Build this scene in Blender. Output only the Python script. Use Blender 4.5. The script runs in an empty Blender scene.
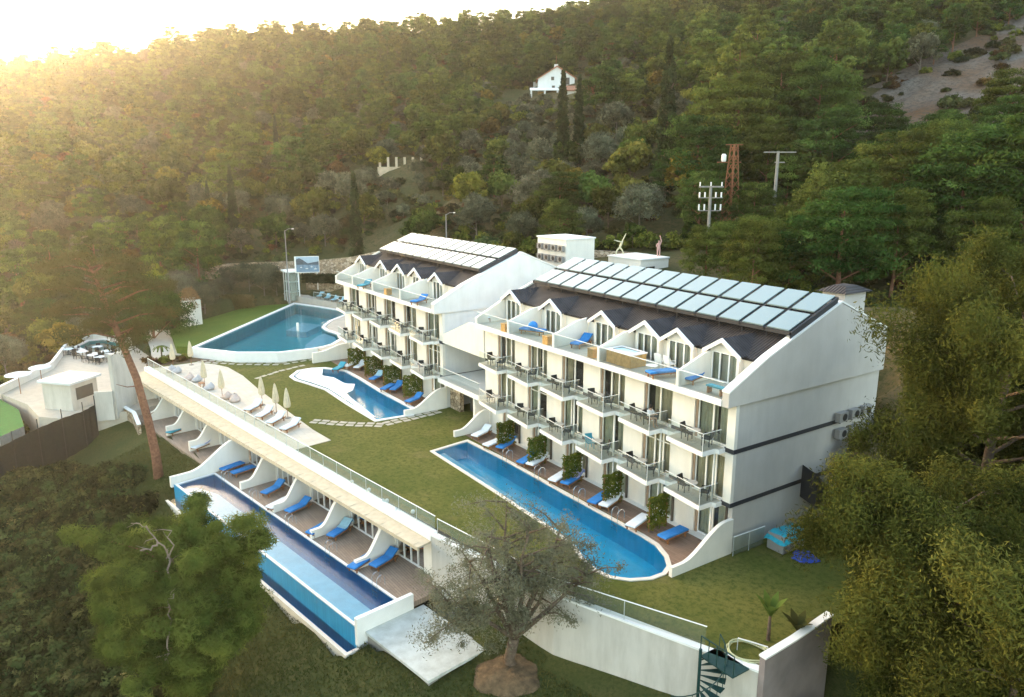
import bpy, bmesh, math, random
import numpy as np
from mathutils import Vector, Matrix
from mathutils.geometry import delaunay_2d_cdt
random.seed(7)
SC = bpy.context.scene
COL = SC.collection

# ------------------------------------------------------------------ camera
FPX = 764.0
PITCH = math.atan((348.5 - 169.0) / FPX)
YAW = math.radians(34.1)
FH = np.array([-math.cos(YAW), math.sin(YAW), 0.0])      # horizontal viewing direction
RT = np.array([math.sin(YAW), math.cos(YAW), 0.0])
ZZ = np.array([0, 0, 1.0])
FW = FH * math.cos(PITCH) - ZZ * math.sin(PITCH)
UP = FH * math.sin(PITCH) + ZZ * math.cos(PITCH)
CAM = np.array([25.297, -31.473, 20.763])
cd = bpy.data.cameras.new('camera'); co = bpy.data.objects.new('camera', cd); COL.objects.link(co)
cd.sensor_width = 36.0; cd.lens = FPX / 1024 * 36.0
cd.clip_start = 0.5; cd.clip_end = 6000
co.matrix_world = Matrix(((RT[0], UP[0], -FW[0], CAM[0]), (RT[1], UP[1], -FW[1], CAM[1]),
                          (RT[2], UP[2], -FW[2], CAM[2]), (0, 0, 0, 1)))
SC.camera = co

# ------------------------------------------------------------------ sky, sun, exposure
SUN_AZ = math.radians(40.0)      # left of the view axis
SUN_EL = math.radians(7.0)
sd = (FH * math.cos(SUN_AZ) - RT * math.sin(SUN_AZ)) * math.cos(SUN_EL) + ZZ * math.sin(SUN_EL)
w = bpy.data.worlds.new('World'); SC.world = w; w.use_nodes = True
nt = w.node_tree; nt.nodes.clear()
sky = nt.nodes.new('ShaderNodeTexSky'); sky.sky_type = 'NISHITA'; sky.sun_disc = False
sky.sun_elevation = SUN_EL; sky.sun_rotation = math.atan2(sd[0], sd[1])
sky.altitude = 50; sky.air_density = 1.0; sky.dust_density = 2.2; sky.ozone_density = 0.35
bg = nt.nodes.new('ShaderNodeBackground'); bg.inputs['Strength'].default_value = 0.15
wo = nt.nodes.new('ShaderNodeOutputWorld')
nt.links.new(sky.outputs[0], bg.inputs[0]); nt.links.new(bg.outputs[0], wo.inputs[0])
sl = bpy.data.lights.new('sun', 'SUN'); sl.energy = 4.0; sl.angle = math.radians(0.5); sl.color = (1.0, 0.72, 0.40)
so = bpy.data.objects.new('sun', sl); COL.objects.link(so)
so.rotation_euler = Vector(sd).to_track_quat('Z', 'Y').to_euler(); so.location = (0, 0, 150)
SC.view_settings.view_transform = 'Standard'; SC.view_settings.look = 'None'
SC.view_settings.exposure = 3.24; SC.view_settings.gamma = 1.0
SC.render.engine = 'CYCLES'
SC.cycles.use_denoising = True
SC.cycles.max_bounces = 8; SC.cycles.transparent_max_bounces = 24
SC.cycles.caustics_reflective = False; SC.cycles.caustics_refractive = False
SC.cycles.volume_bounces = 0

# ------------------------------------------------------------------ helpers
def ray(px, py):
    return FW + RT * ((px - 512) / FPX) + UP * ((348.5 - py) / FPX)
def at(px, py, z=0.0):
    r = ray(px, py); t = (z - CAM[2]) / r[2]; p = CAM + r * t
    return Vector((p[0], p[1], p[2]))
def dl(px, d):                     # point at column px and ground distance d (plan)
    l = (px - 512) / 785.0 * d
    p = CAM + FH * d + RT * l
    return p[0], p[1]

def tag(o, label=None, cat=None, group=None, kind=None):
    if label: o['label'] = label
    if cat: o['category'] = cat
    if group: o['group'] = group
    if kind: o['kind'] = kind
    return o
def empty(name, loc, label, cat, group=None, rz=0.0):
    o = bpy.data.objects.new(name, None); COL.objects.link(o)
    o.location = loc; o.rotation_euler = (0, 0, rz); o.empty_display_size = 0.3
    return tag(o, label, cat, group)
def top_of(o):
    while o.parent: o = o.parent
    return o
def copy_tree(o, parent=None):
    c = o.copy(); COL.objects.link(c)
    if parent is not None:
        c.parent = parent
        for k in ('label', 'category', 'group'):
            pass
    for ch in list(o.children): copy_tree(ch, c)
    return c
def place(proto, first, loc, rz, label, group=None, scale=None):
    """first use moves the prototype itself, later uses copy it with all its parts"""
    o = proto if first else copy_tree(proto)
    o.location = loc; o.rotation_euler = (0, 0, rz)
    if scale: o.scale = scale if hasattr(scale, '__len__') else (scale,) * 3
    o['label'] = label
    if group: o['group'] = group
    return o

class MB:
    def __init__(s, xf=None):
        s.v = []; s.f = []; s.m = []; s.mats = []; s.xf = xf; s.cur = 0
    def use(s, mat):
        if mat not in s.mats: s.mats.append(mat)
        s.cur = s.mats.index(mat); return s
    def add(s, vs, fs):
        b = len(s.v)
        for p in vs:
            s.v.append(tuple(s.xf(*p)) if s.xf else tuple(p))
        for f in fs:
            s.f.append([i + b for i in f]); s.m.append(s.cur)
        return s
    def box(s, x0, x1, y0, y1, z0, z1):
        return s.add([(x0,y0,z0),(x1,y0,z0),(x1,y1,z0),(x0,y1,z0),(x0,y0,z1),(x1,y0,z1),(x1,y1,z1),(x0,y1,z1)],
                     [(0,3,2,1),(4,5,6,7),(0,1,5,4),(1,2,6,5),(2,3,7,6),(3,0,4,7)])
    def rbox(s, cx, cy, z0, z1, lx, ly, a):
        c, n = math.cos(a), math.sin(a); P = []
        for z in (z0, z1):
            for ux, uy in ((-.5,-.5),(.5,-.5),(.5,.5),(-.5,.5)):
                P.append((cx + ux*lx*c - uy*ly*n, cy + ux*lx*n + uy*ly*c, z))
        return s.add(P, [(0,3,2,1),(4,5,6,7),(0,1,5,4),(1,2,6,5),(2,3,7,6),(3,0,4,7)])
    def prism(s, A, B):
        n = len(A); b = list(range(n))
        return s.add(list(A) + list(B), [tuple(reversed(b)), tuple(i + n for i in b)] +
                     [(i, (i+1) % n, (i+1) % n + n, i + n) for i in range(n)])
    def bar(s, a, b, w, h=None):
        a = Vector(a); b = Vector(b); h = h or w; d = (b - a).normalized()
        u = Vector((0,0,1)) if abs(d.z) < .95 else Vector((1,0,0))
        r = d.cross(u).normalized(); u = r.cross(d)
        A = [a + r*i*w/2 + u*j*h/2 for i, j in ((-1,-1),(1,-1),(1,1),(-1,1))]
        B = [b + r*i*w/2 + u*j*h/2 for i, j in ((-1,-1),(1,-1),(1,1),(-1,1))]
        return s.prism(A, B)
    def tube(s, pts, rad, n=6, cap=True):
        pts = [Vector(p) for p in pts]
        if not hasattr(rad, '__len__'): rad = [rad] * len(pts)
        V = []; F = []; pu = None
        for i, p in enumerate(pts):
            d = (pts[min(i+1, len(pts)-1)] - pts[max(i-1, 0)]).normalized()
            u = pu if pu else (Vector((0,0,1)) if abs(d.z) < .9 else Vector((1,0,0)))
            r = d.cross(u)
            if r.length < 1e-4: r = d.cross(Vector((1,.3,.2)))
            r.normalize(); u = r.cross(d).normalized(); pu = u
            for k in range(n):
                t = 2*math.pi*k/n
                V.append(p + (r*math.cos(t) + u*math.sin(t)) * rad[i])
        for i in range(len(pts)-1):
            for k in range(n):
                k2 = (k+1) % n
                F.append((i*n+k, i*n+k2, (i+1)*n+k2, (i+1)*n+k))
        if cap:
            F.append(tuple(reversed(range(n)))); F.append(tuple((len(pts)-1)*n + k for k in range(n)))
        return s.add(V, F)
    def lathe(s, c, prof, n=12):
        V = []; F = []
        for (r, z) in prof:
            for k in range(n):
                t = 2*math.pi*k/n
                V.append((c[0] + r*math.cos(t), c[1] + r*math.sin(t), c[2] + z))
        m = len(prof)
        for i in range(m-1):
            for k in range(n):
                k2 = (k+1) % n
                F.append((i*n+k, i*n+k2, (i+1)*n+k2, (i+1)*n+k))
        F.append(tuple(reversed(range(n)))); F.append(tuple((m-1)*n+k for k in range(n)))
        return s.add(V, F)
    def sheet(s, outer, z, holes=()):
        """flat polygon with holes; z number or function(x, y)"""
        vs = [Vector((p[0], p[1])) for p in outer]; fs = [list(range(len(outer)))]
        for h in holes:
            b = len(vs); vs += [Vector((p[0], p[1])) for p in h]; fs.append(list(range(b, b+len(h))))
        ed = [(f[i], f[(i+1) % len(f)]) for f in fs for i in range(len(f))]
        r = delaunay_2d_cdt(vs, ed, [], 0, 1e-5)
        V, T = r[0], r[2]
        out = []
        for t in T:
            c = sum((V[i] for i in t), Vector((0,0))) / len(t)
            if inside(c, outer) and not any(inside(c, h) for h in holes):
                a = V[t[0]]; b_ = V[t[1]]; c_ = V[t[2]]
                if (b_-a).cross(c_-a) < 0: t = list(reversed(t))
                out.append(tuple(t))
        fz = z if callable(z) else (lambda x, y: z)
        return s.add([(p.x, p.y, fz(p.x, p.y)) for p in V], out)
    def build(s, name, mat=None, parent=None, local=False, smooth=False):
        mats = s.mats if s.mats else [mat]
        me = bpy.data.meshes.new(name)
        off = Vector((0,0,0))
        if parent is not None and not local: off = top_of(parent).location
        me.from_pydata([(p[0]-off[0], p[1]-off[1], p[2]-off[2]) for p in s.v], [], s.f)
        for m in mats: me.materials.append(m)
        if len(mats) > 1: me.polygons.foreach_set('material_index', s.m)
        if smooth: me.polygons.foreach_set('use_smooth', [True]*len(me.polygons))
        me.update()
        o = bpy.data.objects.new(name, me); COL.objects.link(o)
        if parent is not None: o.parent = parent
        return o
def inside(p, poly):
    x, y = p[0], p[1]; c = False; n = len(poly)
    for i in range(n):
        x1, y1 = poly[i][0], poly[i][1]; x2, y2 = poly[(i+1) % n][0], poly[(i+1) % n][1]
        if (y1 > y) != (y2 > y) and x < (x2-x1)*(y-y1)/(y2-y1) + x1: c = not c
    return c
def offset(poly, d):
    """outset a polygon by d (positive = outwards)"""
    n = len(poly); A = sum(poly[i][0]*poly[(i+1)%n][1] - poly[(i+1)%n][0]*poly[i][1] for i in range(n))
    sg = 1 if A > 0 else -1; out = []
    for i in range(n):
        p0 = Vector(poly[i-1][:2]); p = Vector(poly[i][:2]); p1 = Vector(poly[(i+1)%n][:2])
        a = (p-p0).normalized(); b = (p1-p).normalized()
        na = Vector((a.y, -a.x))*sg; nb = Vector((b.y, -b.x))*sg
        m = (na+nb)
        if m.length < 1e-4: m = na
        m.normalize(); k = d / max(.45, m.dot(na))
        out.append((p.x + m.x*k, p.y + m.y*k))
    return out
def bevel(o, wd=0.02, seg=2):
    m = o.modifiers.new('bevel', 'BEVEL'); m.width = wd; m.segments = seg; m.limit_method = 'ANGLE'; return o
ORD = ['first','second','third','fourth','fifth','sixth','seventh','eighth','ninth','tenth','eleventh','twelfth','thirteenth','fourteenth']

# ------------------------------------------------------------------ materials
def mat(name, col, rough=.8, var=.12, scale=3.0, bump=0.0, bscale=None, spec=.3, metal=0.0, col2=None, coords='Object', detail=4.0):
    m = bpy.data.materials.new(name); m.use_nodes = True
    n = m.node_tree.nodes; L = m.node_tree.links
    b = n['Principled BSDF']; b.inputs['Roughness'].default_value = rough
    b.inputs['Specular IOR Level'].default_value = spec; b.inputs['Metallic'].default_value = metal
    tc = n.new('ShaderNodeTexCoord'); nz = n.new('ShaderNodeTexNoise')
    nz.inputs['Scale'].default_value = scale; nz.inputs['Detail'].default_value = detail
    L.new(tc.outputs[coords], nz.inputs['Vector'])
    rp = n.new('ShaderNodeValToRGB')
    c2 = col2 or tuple(min(1, c*(1+var)) for c in col)
    c1 = tuple(c*(1-var) for c in col) if not col2 else col
    rp.color_ramp.elements[0].position = .3; rp.color_ramp.elements[1].position = .7
    rp.color_ramp.elements[0].color = (*c1, 1); rp.color_ramp.elements[1].color = (*c2, 1)
    L.new(nz.outputs['Fac'], rp.inputs['Fac']); L.new(rp.outputs['Color'], b.inputs['Base Color'])
    if bump:
        n2 = n.new('ShaderNodeTexNoise'); n2.inputs['Scale'].default_value = bscale or scale*4; n2.inputs['Detail'].default_value = 3
        L.new(tc.outputs[coords], n2.inputs['Vector'])
        bp = n.new('ShaderNodeBump'); bp.inputs['Strength'].default_value = bump; bp.inputs['Distance'].default_value = .1
        L.new(n2.outputs['Fac'], bp.inputs['Height']); L.new(bp.outputs['Normal'], b.inputs['Normal'])
    return m
def glassy(name, tint, alpha, rough=.03, ior=1.45, floor=.04):
    """thin glass pane: lets light through, reflects by fresnel"""
    m = bpy.data.materials.new(name); m.use_nodes = True
    n = m.node_tree.nodes; L = m.node_tree.links; n.clear()
    o = n.new('ShaderNodeOutputMaterial'); t = n.new('ShaderNodeBsdfTransparent'); g = n.new('ShaderNodeBsdfGlossy')
    d = n.new('ShaderNodeBsdfDiffuse'); fr = n.new('ShaderNodeFresnel'); fr.inputs['IOR'].default_value = ior
    t.inputs['Color'].default_value = (*tint, 1); g.inputs['Roughness'].default_value = rough
    d.inputs['Color'].default_value = (*[c*.75 for c in tint], 1)
    m1 = n.new('ShaderNodeMixShader'); m1.inputs[0].default_value = alpha
    L.new(t.outputs[0], m1.inputs[1]); L.new(d.outputs[0], m1.inputs[2])
    m2 = n.new('ShaderNodeMixShader'); L.new(fr.outputs[0], m2.inputs[0])
    L.new(m1.outputs[0], m2.inputs[1]); L.new(g.outputs[0], m2.inputs[2]); L.new(m2.outputs[0], o.inputs['Surface'])
    return m
def water_mat(name, tint, bump=.05, scale=2.5):
    m = bpy.data.materials.new(name); m.use_nodes = True
    n = m.node_tree.nodes; L = m.node_tree.links; n.clear()
    o = n.new('ShaderNodeOutputMaterial'); t = n.new('ShaderNodeBsdfTransparent'); g = n.new('ShaderNodeBsdfGlossy')
    t.inputs['Color'].default_value = (*tint, 1); g.inputs['Roughness'].default_value = .10
    fr = n.new('ShaderNodeFresnel'); fr.inputs['IOR'].default_value = 1.30
    tc = n.new('ShaderNodeTexCoord'); nz = n.new('ShaderNodeTexNoise'); nz.inputs['Scale'].default_value = scale; nz.inputs['Detail'].default_value = 2
    L.new(tc.outputs['Object'], nz.inputs['Vector'])
    bp = n.new('ShaderNodeBump'); bp.inputs['Strength'].default_value = bump; bp.inputs['Distance'].default_value = .2
    L.new(nz.outputs['Fac'], bp.inputs['Height']); L.new(bp.outputs['Normal'], g.inputs['Normal']); L.new(bp.outputs['Normal'], fr.inputs['Normal'])
    mx = n.new('ShaderNodeMixShader'); L.new(fr.outputs[0], mx.inputs[0]); L.new(t.outputs[0], mx.inputs[1]); L.new(g.outputs[0], mx.inputs[2])
    L.new(mx.outputs[0], o.inputs['Surface'])
    return m
LEAF_GAIN = 1.22
def leaf_mat(name, c1, c2, trans=.35, per_tree=.25, scale=.5):
    m = bpy.data.materials.new(name); m.use_nodes = True
    n = m.node_tree.nodes; L = m.node_tree.links; n.clear()
    o = n.new('ShaderNodeOutputMaterial'); d = n.new('ShaderNodeBsdfDiffuse'); t = n.new('ShaderNodeBsdfTranslucent')
    tc = n.new('ShaderNodeTexCoord'); nz = n.new('ShaderNodeTexNoise'); nz.inputs['Scale'].default_value = scale; nz.inputs['Detail'].default_value = 3
    L.new(tc.outputs['Object'], nz.inputs['Vector'])
    rp = n.new('ShaderNodeValToRGB'); rp.color_ramp.elements[0].position = .35; rp.color_ramp.elements[1].position = .68
    rp.color_ramp.elements[0].color = (*[q*LEAF_GAIN for q in c1], 1); rp.color_ramp.elements[1].color = (*[q*LEAF_GAIN for q in c2], 1)
    L.new(nz.outputs['Fac'], rp.inputs['Fac'])
    oi = n.new('ShaderNodeObjectInfo')
    hs = n.new('ShaderNodeHueSaturation')
    mr = n.new('ShaderNodeMapRange'); mr.inputs['To Min'].default_value = 1-per_tree*1.3; mr.inputs['To Max'].default_value = 1+per_tree*1.5
    L.new(oi.outputs['Random'], mr.inputs['Value']); L.new(mr.outputs[0], hs.inputs['Value'])
    mh = n.new('ShaderNodeMath'); mh.operation = 'MULTIPLY'; mh.inputs[1].default_value = 7.31
    mf = n.new('ShaderNodeMath'); mf.operation = 'FRACT'; L.new(oi.outputs['Random'], mh.inputs[0]); L.new(mh.outputs[0], mf.inputs[0])
    m3 = n.new('ShaderNodeMapRange'); m3.inputs['To Min'].default_value = .5-.11*per_tree; m3.inputs['To Max'].default_value = .5+.13*per_tree
    L.new(mf.outputs[0], m3.inputs['Value']); L.new(m3.outputs[0], hs.inputs['Hue'])
    L.new(rp.outputs['Color'], hs.inputs['Color'])
    L.new(hs.outputs[0], d.inputs['Color']); L.new(hs.outputs[0], t.inputs['Color'])
    mx = n.new('ShaderNodeMixShader'); mx.inputs[0].default_value = trans
    L.new(d.outputs[0], mx.inputs[1]); L.new(t.outputs[0], mx.inputs[2]); L.new(mx.outputs[0], o.inputs['Surface'])
    return m
def brick_mat(name, c1, c2, mortar, scale, bw=.5, rh=.25, rough=.85, bump=.5, mort=.02, vertical=False):
    m = bpy.data.materials.new(name); m.use_nodes = True
    n = m.node_tree.nodes; L = m.node_tree.links; b = n['Principled BSDF']; b.inputs['Roughness'].default_value = rough
    tc = n.new('ShaderNodeTexCoord'); br = n.new('ShaderNodeTexBrick')
    br.inputs['Color1'].default_value = (*c1,1); br.inputs['Color2'].default_value = (*c2,1); br.inputs['Mortar'].default_value = (*mortar,1)
    br.inputs['Scale'].default_value = scale; br.inputs['Brick Width'].default_value = bw; br.inputs['Row Height'].default_value = rh; br.inputs['Mortar Size'].default_value = mort
    if vertical:
        sx = n.new('ShaderNodeSeparateXYZ'); cx = n.new('ShaderNodeCombineXYZ'); ad = n.new('ShaderNodeMath'); ad.operation = 'ADD'
        L.new(tc.outputs['Object'], sx.inputs[0]); L.new(sx.outputs[0], ad.inputs[0]); L.new(sx.outputs[1], ad.inputs[1])
        L.new(ad.outputs[0], cx.inputs[0]); L.new(sx.outputs[2], cx.inputs[1]); L.new(cx.outputs[0], br.inputs['Vector'])
    else:
        L.new(tc.outputs['Object'], br.inputs['Vector'])
    nz = n.new('ShaderNodeTexNoise'); nz.inputs['Scale'].default_value = 1.2; nz.inputs['Detail'].default_value = 5
    L.new(tc.outputs['Object'], nz.inputs['Vector'])
    mx = n.new('ShaderNodeMixRGB'); mx.blend_type = 'MULTIPLY'; mx.inputs[0].default_value = .6
    rp = n.new('ShaderNodeValToRGB'); rp.color_ramp.elements[0].color = (.55,.55,.55,1); rp.color_ramp.elements[1].color = (1.2,1.2,1.2,1)
    L.new(nz.outputs['Fac'], rp.inputs[0]); L.new(br.outputs['Color'], mx.inputs[1]); L.new(rp.outputs[0], mx.inputs[2])
    L.new(mx.outputs[0], b.inputs['Base Color'])
    bp = n.new('ShaderNodeBump'); bp.inputs['Strength'].default_value = bump; bp.inputs['Distance'].default_value = .03
    L.new(br.outputs['Fac'], bp.inputs['Height']); bp.invert = True; L.new(bp.outputs[0], b.inputs['Normal'])
    return m
M = {}
def streaky(name, col, amt=.16):
    m = mat(name, col, .86, .05, .8, .08, 14); n = m.node_tree.nodes; L = m.node_tree.links; b = n['Principled BSDF']
    tc = n.new('ShaderNodeTexCoord'); mp = n.new('ShaderNodeMapping'); mp.inputs['Scale'].default_value = (.9,.9,.16); L.new(tc.outputs['Object'], mp.inputs[0])
    nz = n.new('ShaderNodeTexNoise'); nz.inputs['Scale'].default_value = 1.6; nz.inputs['Detail'].default_value = 7; nz.inputs['Roughness'].default_value = .65; L.new(mp.outputs[0], nz.inputs['Vector'])
    r = n.new('ShaderNodeValToRGB'); e = r.color_ramp.elements; e[0].position = .32; e[1].position = .60; e[0].color = (1-amt,1-amt*1.05,1-amt*1.15,1); e[1].color = (1,1,1,1); L.new(nz.outputs['Fac'], r.inputs[0])
    src = b.inputs['Base Color'].links[0].from_socket; mx = n.new('ShaderNodeMixRGB'); mx.blend_type = 'MULTIPLY'; mx.inputs[0].default_value = 1
    L.new(src, mx.inputs[1]); L.new(r.outputs[0], mx.inputs[2]); L.new(mx.outputs[0], b.inputs['Base Color']); return m
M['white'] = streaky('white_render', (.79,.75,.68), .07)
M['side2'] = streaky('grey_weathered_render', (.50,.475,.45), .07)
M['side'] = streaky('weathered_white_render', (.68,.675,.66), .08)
M['trim'] = mat('white_trim', (.8,.79,.76), .6, .03, 2)
M['slab'] = mat('balcony_floor_tile', (.50,.47,.40), .5, .08, 3)
M['band'] = mat('dark_band_paint', (.035,.036,.042), .6, .1, 2)
M['roof'] = None
M['steel'] = mat('painted_white_steel', (.78,.78,.76), .35, .03, 3)
M['chrome'] = mat('polished_steel', (.7,.7,.7), .2, .03, 3, metal=1.0)
M['dark'] = mat('dark_rattan', (.03,.028,.026), .6, .2, 20)
M['black'] = mat('black_plastic', (.02,.02,.022), .5, .1, 8)
M['glass'] = glassy('balcony_glass', (.90,.96,.93), .07)
M['thinpost'] = mat('slim_grey_post', (.45,.47,.45), .4, .05, 3)
M['railglass'] = glassy('railing_glass', (.84,.93,.89), .14)
M['pane'] = glassy('window_glass', (.80,.84,.80), .03, .02, 1.5)
M['curtain'] = mat('beige_curtain', (.60,.52,.38), .9, .15, 1.5)
M['sheer'] = mat('green_grey_curtain', (.55,.55,.45), .9, .15, 1.5)
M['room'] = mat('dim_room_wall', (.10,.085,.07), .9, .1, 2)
M['jamb'] = mat('brown_curtain_edge', (.36,.25,.17), .9, .15, 3)
M['deck'] = brick_mat('brown_deck_tile', (.20,.125,.085), (.27,.175,.125), (.10,.07,.05), 1.0, 1.0, .16, .6, .2, .012)
M['deck2'] = brick_mat('tan_deck_tile', (.27,.20,.15), (.33,.25,.19), (.16,.12,.09), 1.0, 1.0, .16, .65, .2, .012)
M['stone_old'] = brick_mat('rubble_stone', (.30,.24,.17), (.42,.35,.26), (.18,.14,.10), 1.0, .55, .3, .95, .9, .04, True)
M['stone'] = None
M['paving'] = brick_mat('beige_paving', (.56,.49,.40), (.62,.55,.45), (.46,.40,.32), 1.0, .6, .6, .75, .1, .01)
M['palepav'] = mat('pale_paving', (.46,.41,.34), .8, .08, 1.5)
M['beige'] = mat('beige_canvas', (.55,.46,.33), .9, .10, 2.5)
M['wood'] = mat('teak_wood', (.27,.12,.05), .6, .25, 6)
M['honey'] = mat('honey_wood', (.50,.29,.10), .55, .2, 5)
M['blue'] = mat('blue_cushion', (.03,.20,.52), .85, .1, 4)
M['teal'] = mat('teal_cushion', (.05,.30,.40), .85, .1, 4)
M['pale'] = mat('pale_blue_cushion', (.34,.55,.64), .85, .08, 4)
M['towel'] = mat('white_towel', (.70,.74,.78), .95, .06, 6)
M['lilac'] = mat('striped_lilac_towel', (.35,.36,.60), .95, .4, 9)
M['canvas'] = mat('cream_canvas', (.60,.51,.36), .9, .1, 5)
M['copper'] = mat('grey_beanbag', (.50,.48,.48), .9, .1, 5)
M['pinkbag'] = mat('pink_beige_beanbag', (.60,.47,.40), .9, .1, 5)
M['coping'] = mat('pool_coping', (.70,.64,.56), .6, .06, 2)
M['tile'] = brick_mat('blue_pool_tile', (.05,.58,.80), (.06,.64,.86), (.10,.68,.86), 4.0, .5, .5, .3, .05, .02)
M['tilelight'] = brick_mat('light_pool_tile', (.50,.76,.84), (.54,.80,.87), (.6,.82,.88), 4.0, .5, .5, .3, .05, .02)
M['tilewhite'] = mat('white_pool_shelf', (.82,.84,.86), .5, .04, 2)
M['tiledeep'] = brick_mat('deep_blue_tile', (.02,.26,.50), (.025,.30,.56), (.04,.34,.58), 4.0, .5, .5, .3, .05, .02)
M['tileteal'] = brick_mat('teal_pool_tile', (.05,.50,.54), (.06,.54,.58), (.1,.56,.6), 4.0, .5, .5, .3, .05, .02)
M['water'] = water_mat('pool_water', (.72,.94,.98))
M['bark'] = mat('bark', (.12,.085,.06), .95, .35, 5, .6, 12)
M['redbark'] = mat('red_pine_bark', (.19,.09,.055), .95, .35, 5, .6, 12)
M['greybark'] = mat('grey_bark', (.16,.14,.12), .95, .3, 5, .6, 12)
M['dead'] = mat('dead_bleached_wood', (.21,.165,.13), .9, .2, 6)
M['rust'] = mat('rusty_steel', (.20,.085,.04), .85, .25, 5)
M['concrete'] = mat('concrete', (.27,.25,.22), .9, .15, 3, .1, 20)
M['greywall'] = streaky('grey_white_wall', (.54,.51,.46), .2)
M['green_steel'] = mat('dark_green_steel', (.012,.045,.042), .5, .15, 5)
M['turf'] = mat('bright_artificial_turf', (.015,.13,.02), .9, .12, 4)
M['mesh'] = mat('dark_privacy_net', (.014,.015,.012), .9, .25, 4)
M['terracotta'] = mat('terracotta_tile', (.33,.15,.09), .85, .25, 4)
M['skin'] = mat('skin', (.48,.30,.21), .6, .05, 5)
M['shirt'] = mat('white_cotton', (.72,.72,.72), .9, .05, 8)
M['hair'] = mat('dark_hair', (.025,.018,.014), .7, .2, 20)
M['cream'] = mat('cream_sculpture', (.60,.55,.36), .6, .1, 5)
M['pinkish'] = mat('pink_sculpture', (.55,.32,.28), .6, .15, 5)
M['hose'] = mat('pale_green_hose', (.50,.50,.30), .5, .1, 6)
M['tarp'] = mat('turquoise_tarp', (.02,.32,.42), .6, .15, 5, .3, 6)
M['tarpblue'] = mat('blue_tarp', (.02,.06,.34), .6, .2, 5, .3, 6)
M['gravel'] = mat('earth_mound', (.13,.085,.045), .95, .4, 2.5, .7, 8)
M['acgrille'] = mat('air_unit_grey', (.26,.25,.24), .6, .05, 5)

# grooved dark roof: bump ribs running down the slope
def ribbed(name, col, axis=0, scale=3.2):
    m = mat(name, col, .7, .35, 1.2, spec=.2)
    n = m.node_tree.nodes; L = m.node_tree.links; b = n['Principled BSDF']
    tc = n.new('ShaderNodeTexCoord'); wv = n.new('ShaderNodeTexWave'); wv.inputs['Scale'].default_value = scale
    wv.bands_direction = 'XYZ'[axis]; L.new(tc.outputs['Object'], wv.inputs['Vector'])
    bp = n.new('ShaderNodeBump'); bp.inputs['Strength'].default_value = .8; bp.inputs['Distance'].default_value = .06
    L.new(wv.outputs['Fac'], bp.inputs['Height']); L.new(bp.outputs[0], b.inputs['Normal']); b.inputs['Roughness'].default_value = .7; return m
M['roof'] = ribbed('dark_ribbed_roof', (.034,.030,.031), 0, 1.6)
M['droof'] = ribbed('dark_dormer_roof', (.042,.038,.041), 1, 1.6)
def solar_mat():
    m = mat('solar_collector', (.13,.20,.215), .35, .03, .4, spec=.8); b = m.node_tree.nodes['Principled BSDF']
    b.inputs['Coat Weight'].default_value = .35; b.inputs['Coat Roughness'].default_value = .06; b.inputs['Coat IOR'].default_value = 1.6
    return m
M['solar'] = solar_mat()

def rubble(name):
    m = bpy.data.materials.new(name); m.use_nodes = True
    n = m.node_tree.nodes; L = m.node_tree.links; b = n['Principled BSDF']; b.inputs['Roughness'].default_value = .95
    tc = n.new('ShaderNodeTexCoord'); mp = n.new('ShaderNodeMapping'); mp.inputs['Scale'].default_value = (1,1,1.7); L.new(tc.outputs['Object'], mp.inputs[0])
    v = n.new('ShaderNodeTexVoronoi'); v.inputs['Scale'].default_value = 1.9; L.new(mp.outputs[0], v.inputs['Vector'])
    e = n.new('ShaderNodeTexVoronoi'); e.feature = 'DISTANCE_TO_EDGE'; e.inputs['Scale'].default_value = 1.9; L.new(mp.outputs[0], e.inputs['Vector'])
    r = n.new('ShaderNodeValToRGB'); el = r.color_ramp.elements; el[0].color = (.26,.20,.13,1); el[1].color = (.58,.48,.36,1); q = r.color_ramp.elements.new(.5); q.color = (.44,.33,.22,1)
    sp = n.new('ShaderNodeSeparateXYZ'); L.new(v.outputs['Color'], sp.inputs[0]); L.new(sp.outputs[0], r.inputs[0])
    r2 = n.new('ShaderNodeValToRGB'); r2.color_ramp.elements[0].color = (.35,.3,.25,1); r2.color_ramp.elements[1].position = .09; L.new(e.outputs['Distance'], r2.inputs[0])
    mx = n.new('ShaderNodeMixRGB'); mx.blend_type = 'MULTIPLY'; mx.inputs[0].default_value = 1; L.new(r.outputs[0], mx.inputs[1]); L.new(r2.outputs[0], mx.inputs[2]); L.new(mx.outputs[0], b.inputs['Base Color'])
    bp = n.new('ShaderNodeBump'); bp.inputs['Strength'].default_value = .8; bp.inputs['Distance'].default_value = .08; L.new(r2.outputs[0], bp.inputs['Height']); L.new(bp.outputs[0], b.inputs['Normal']); return m
M['stone'] = rubble('rubble_stone')
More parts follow.
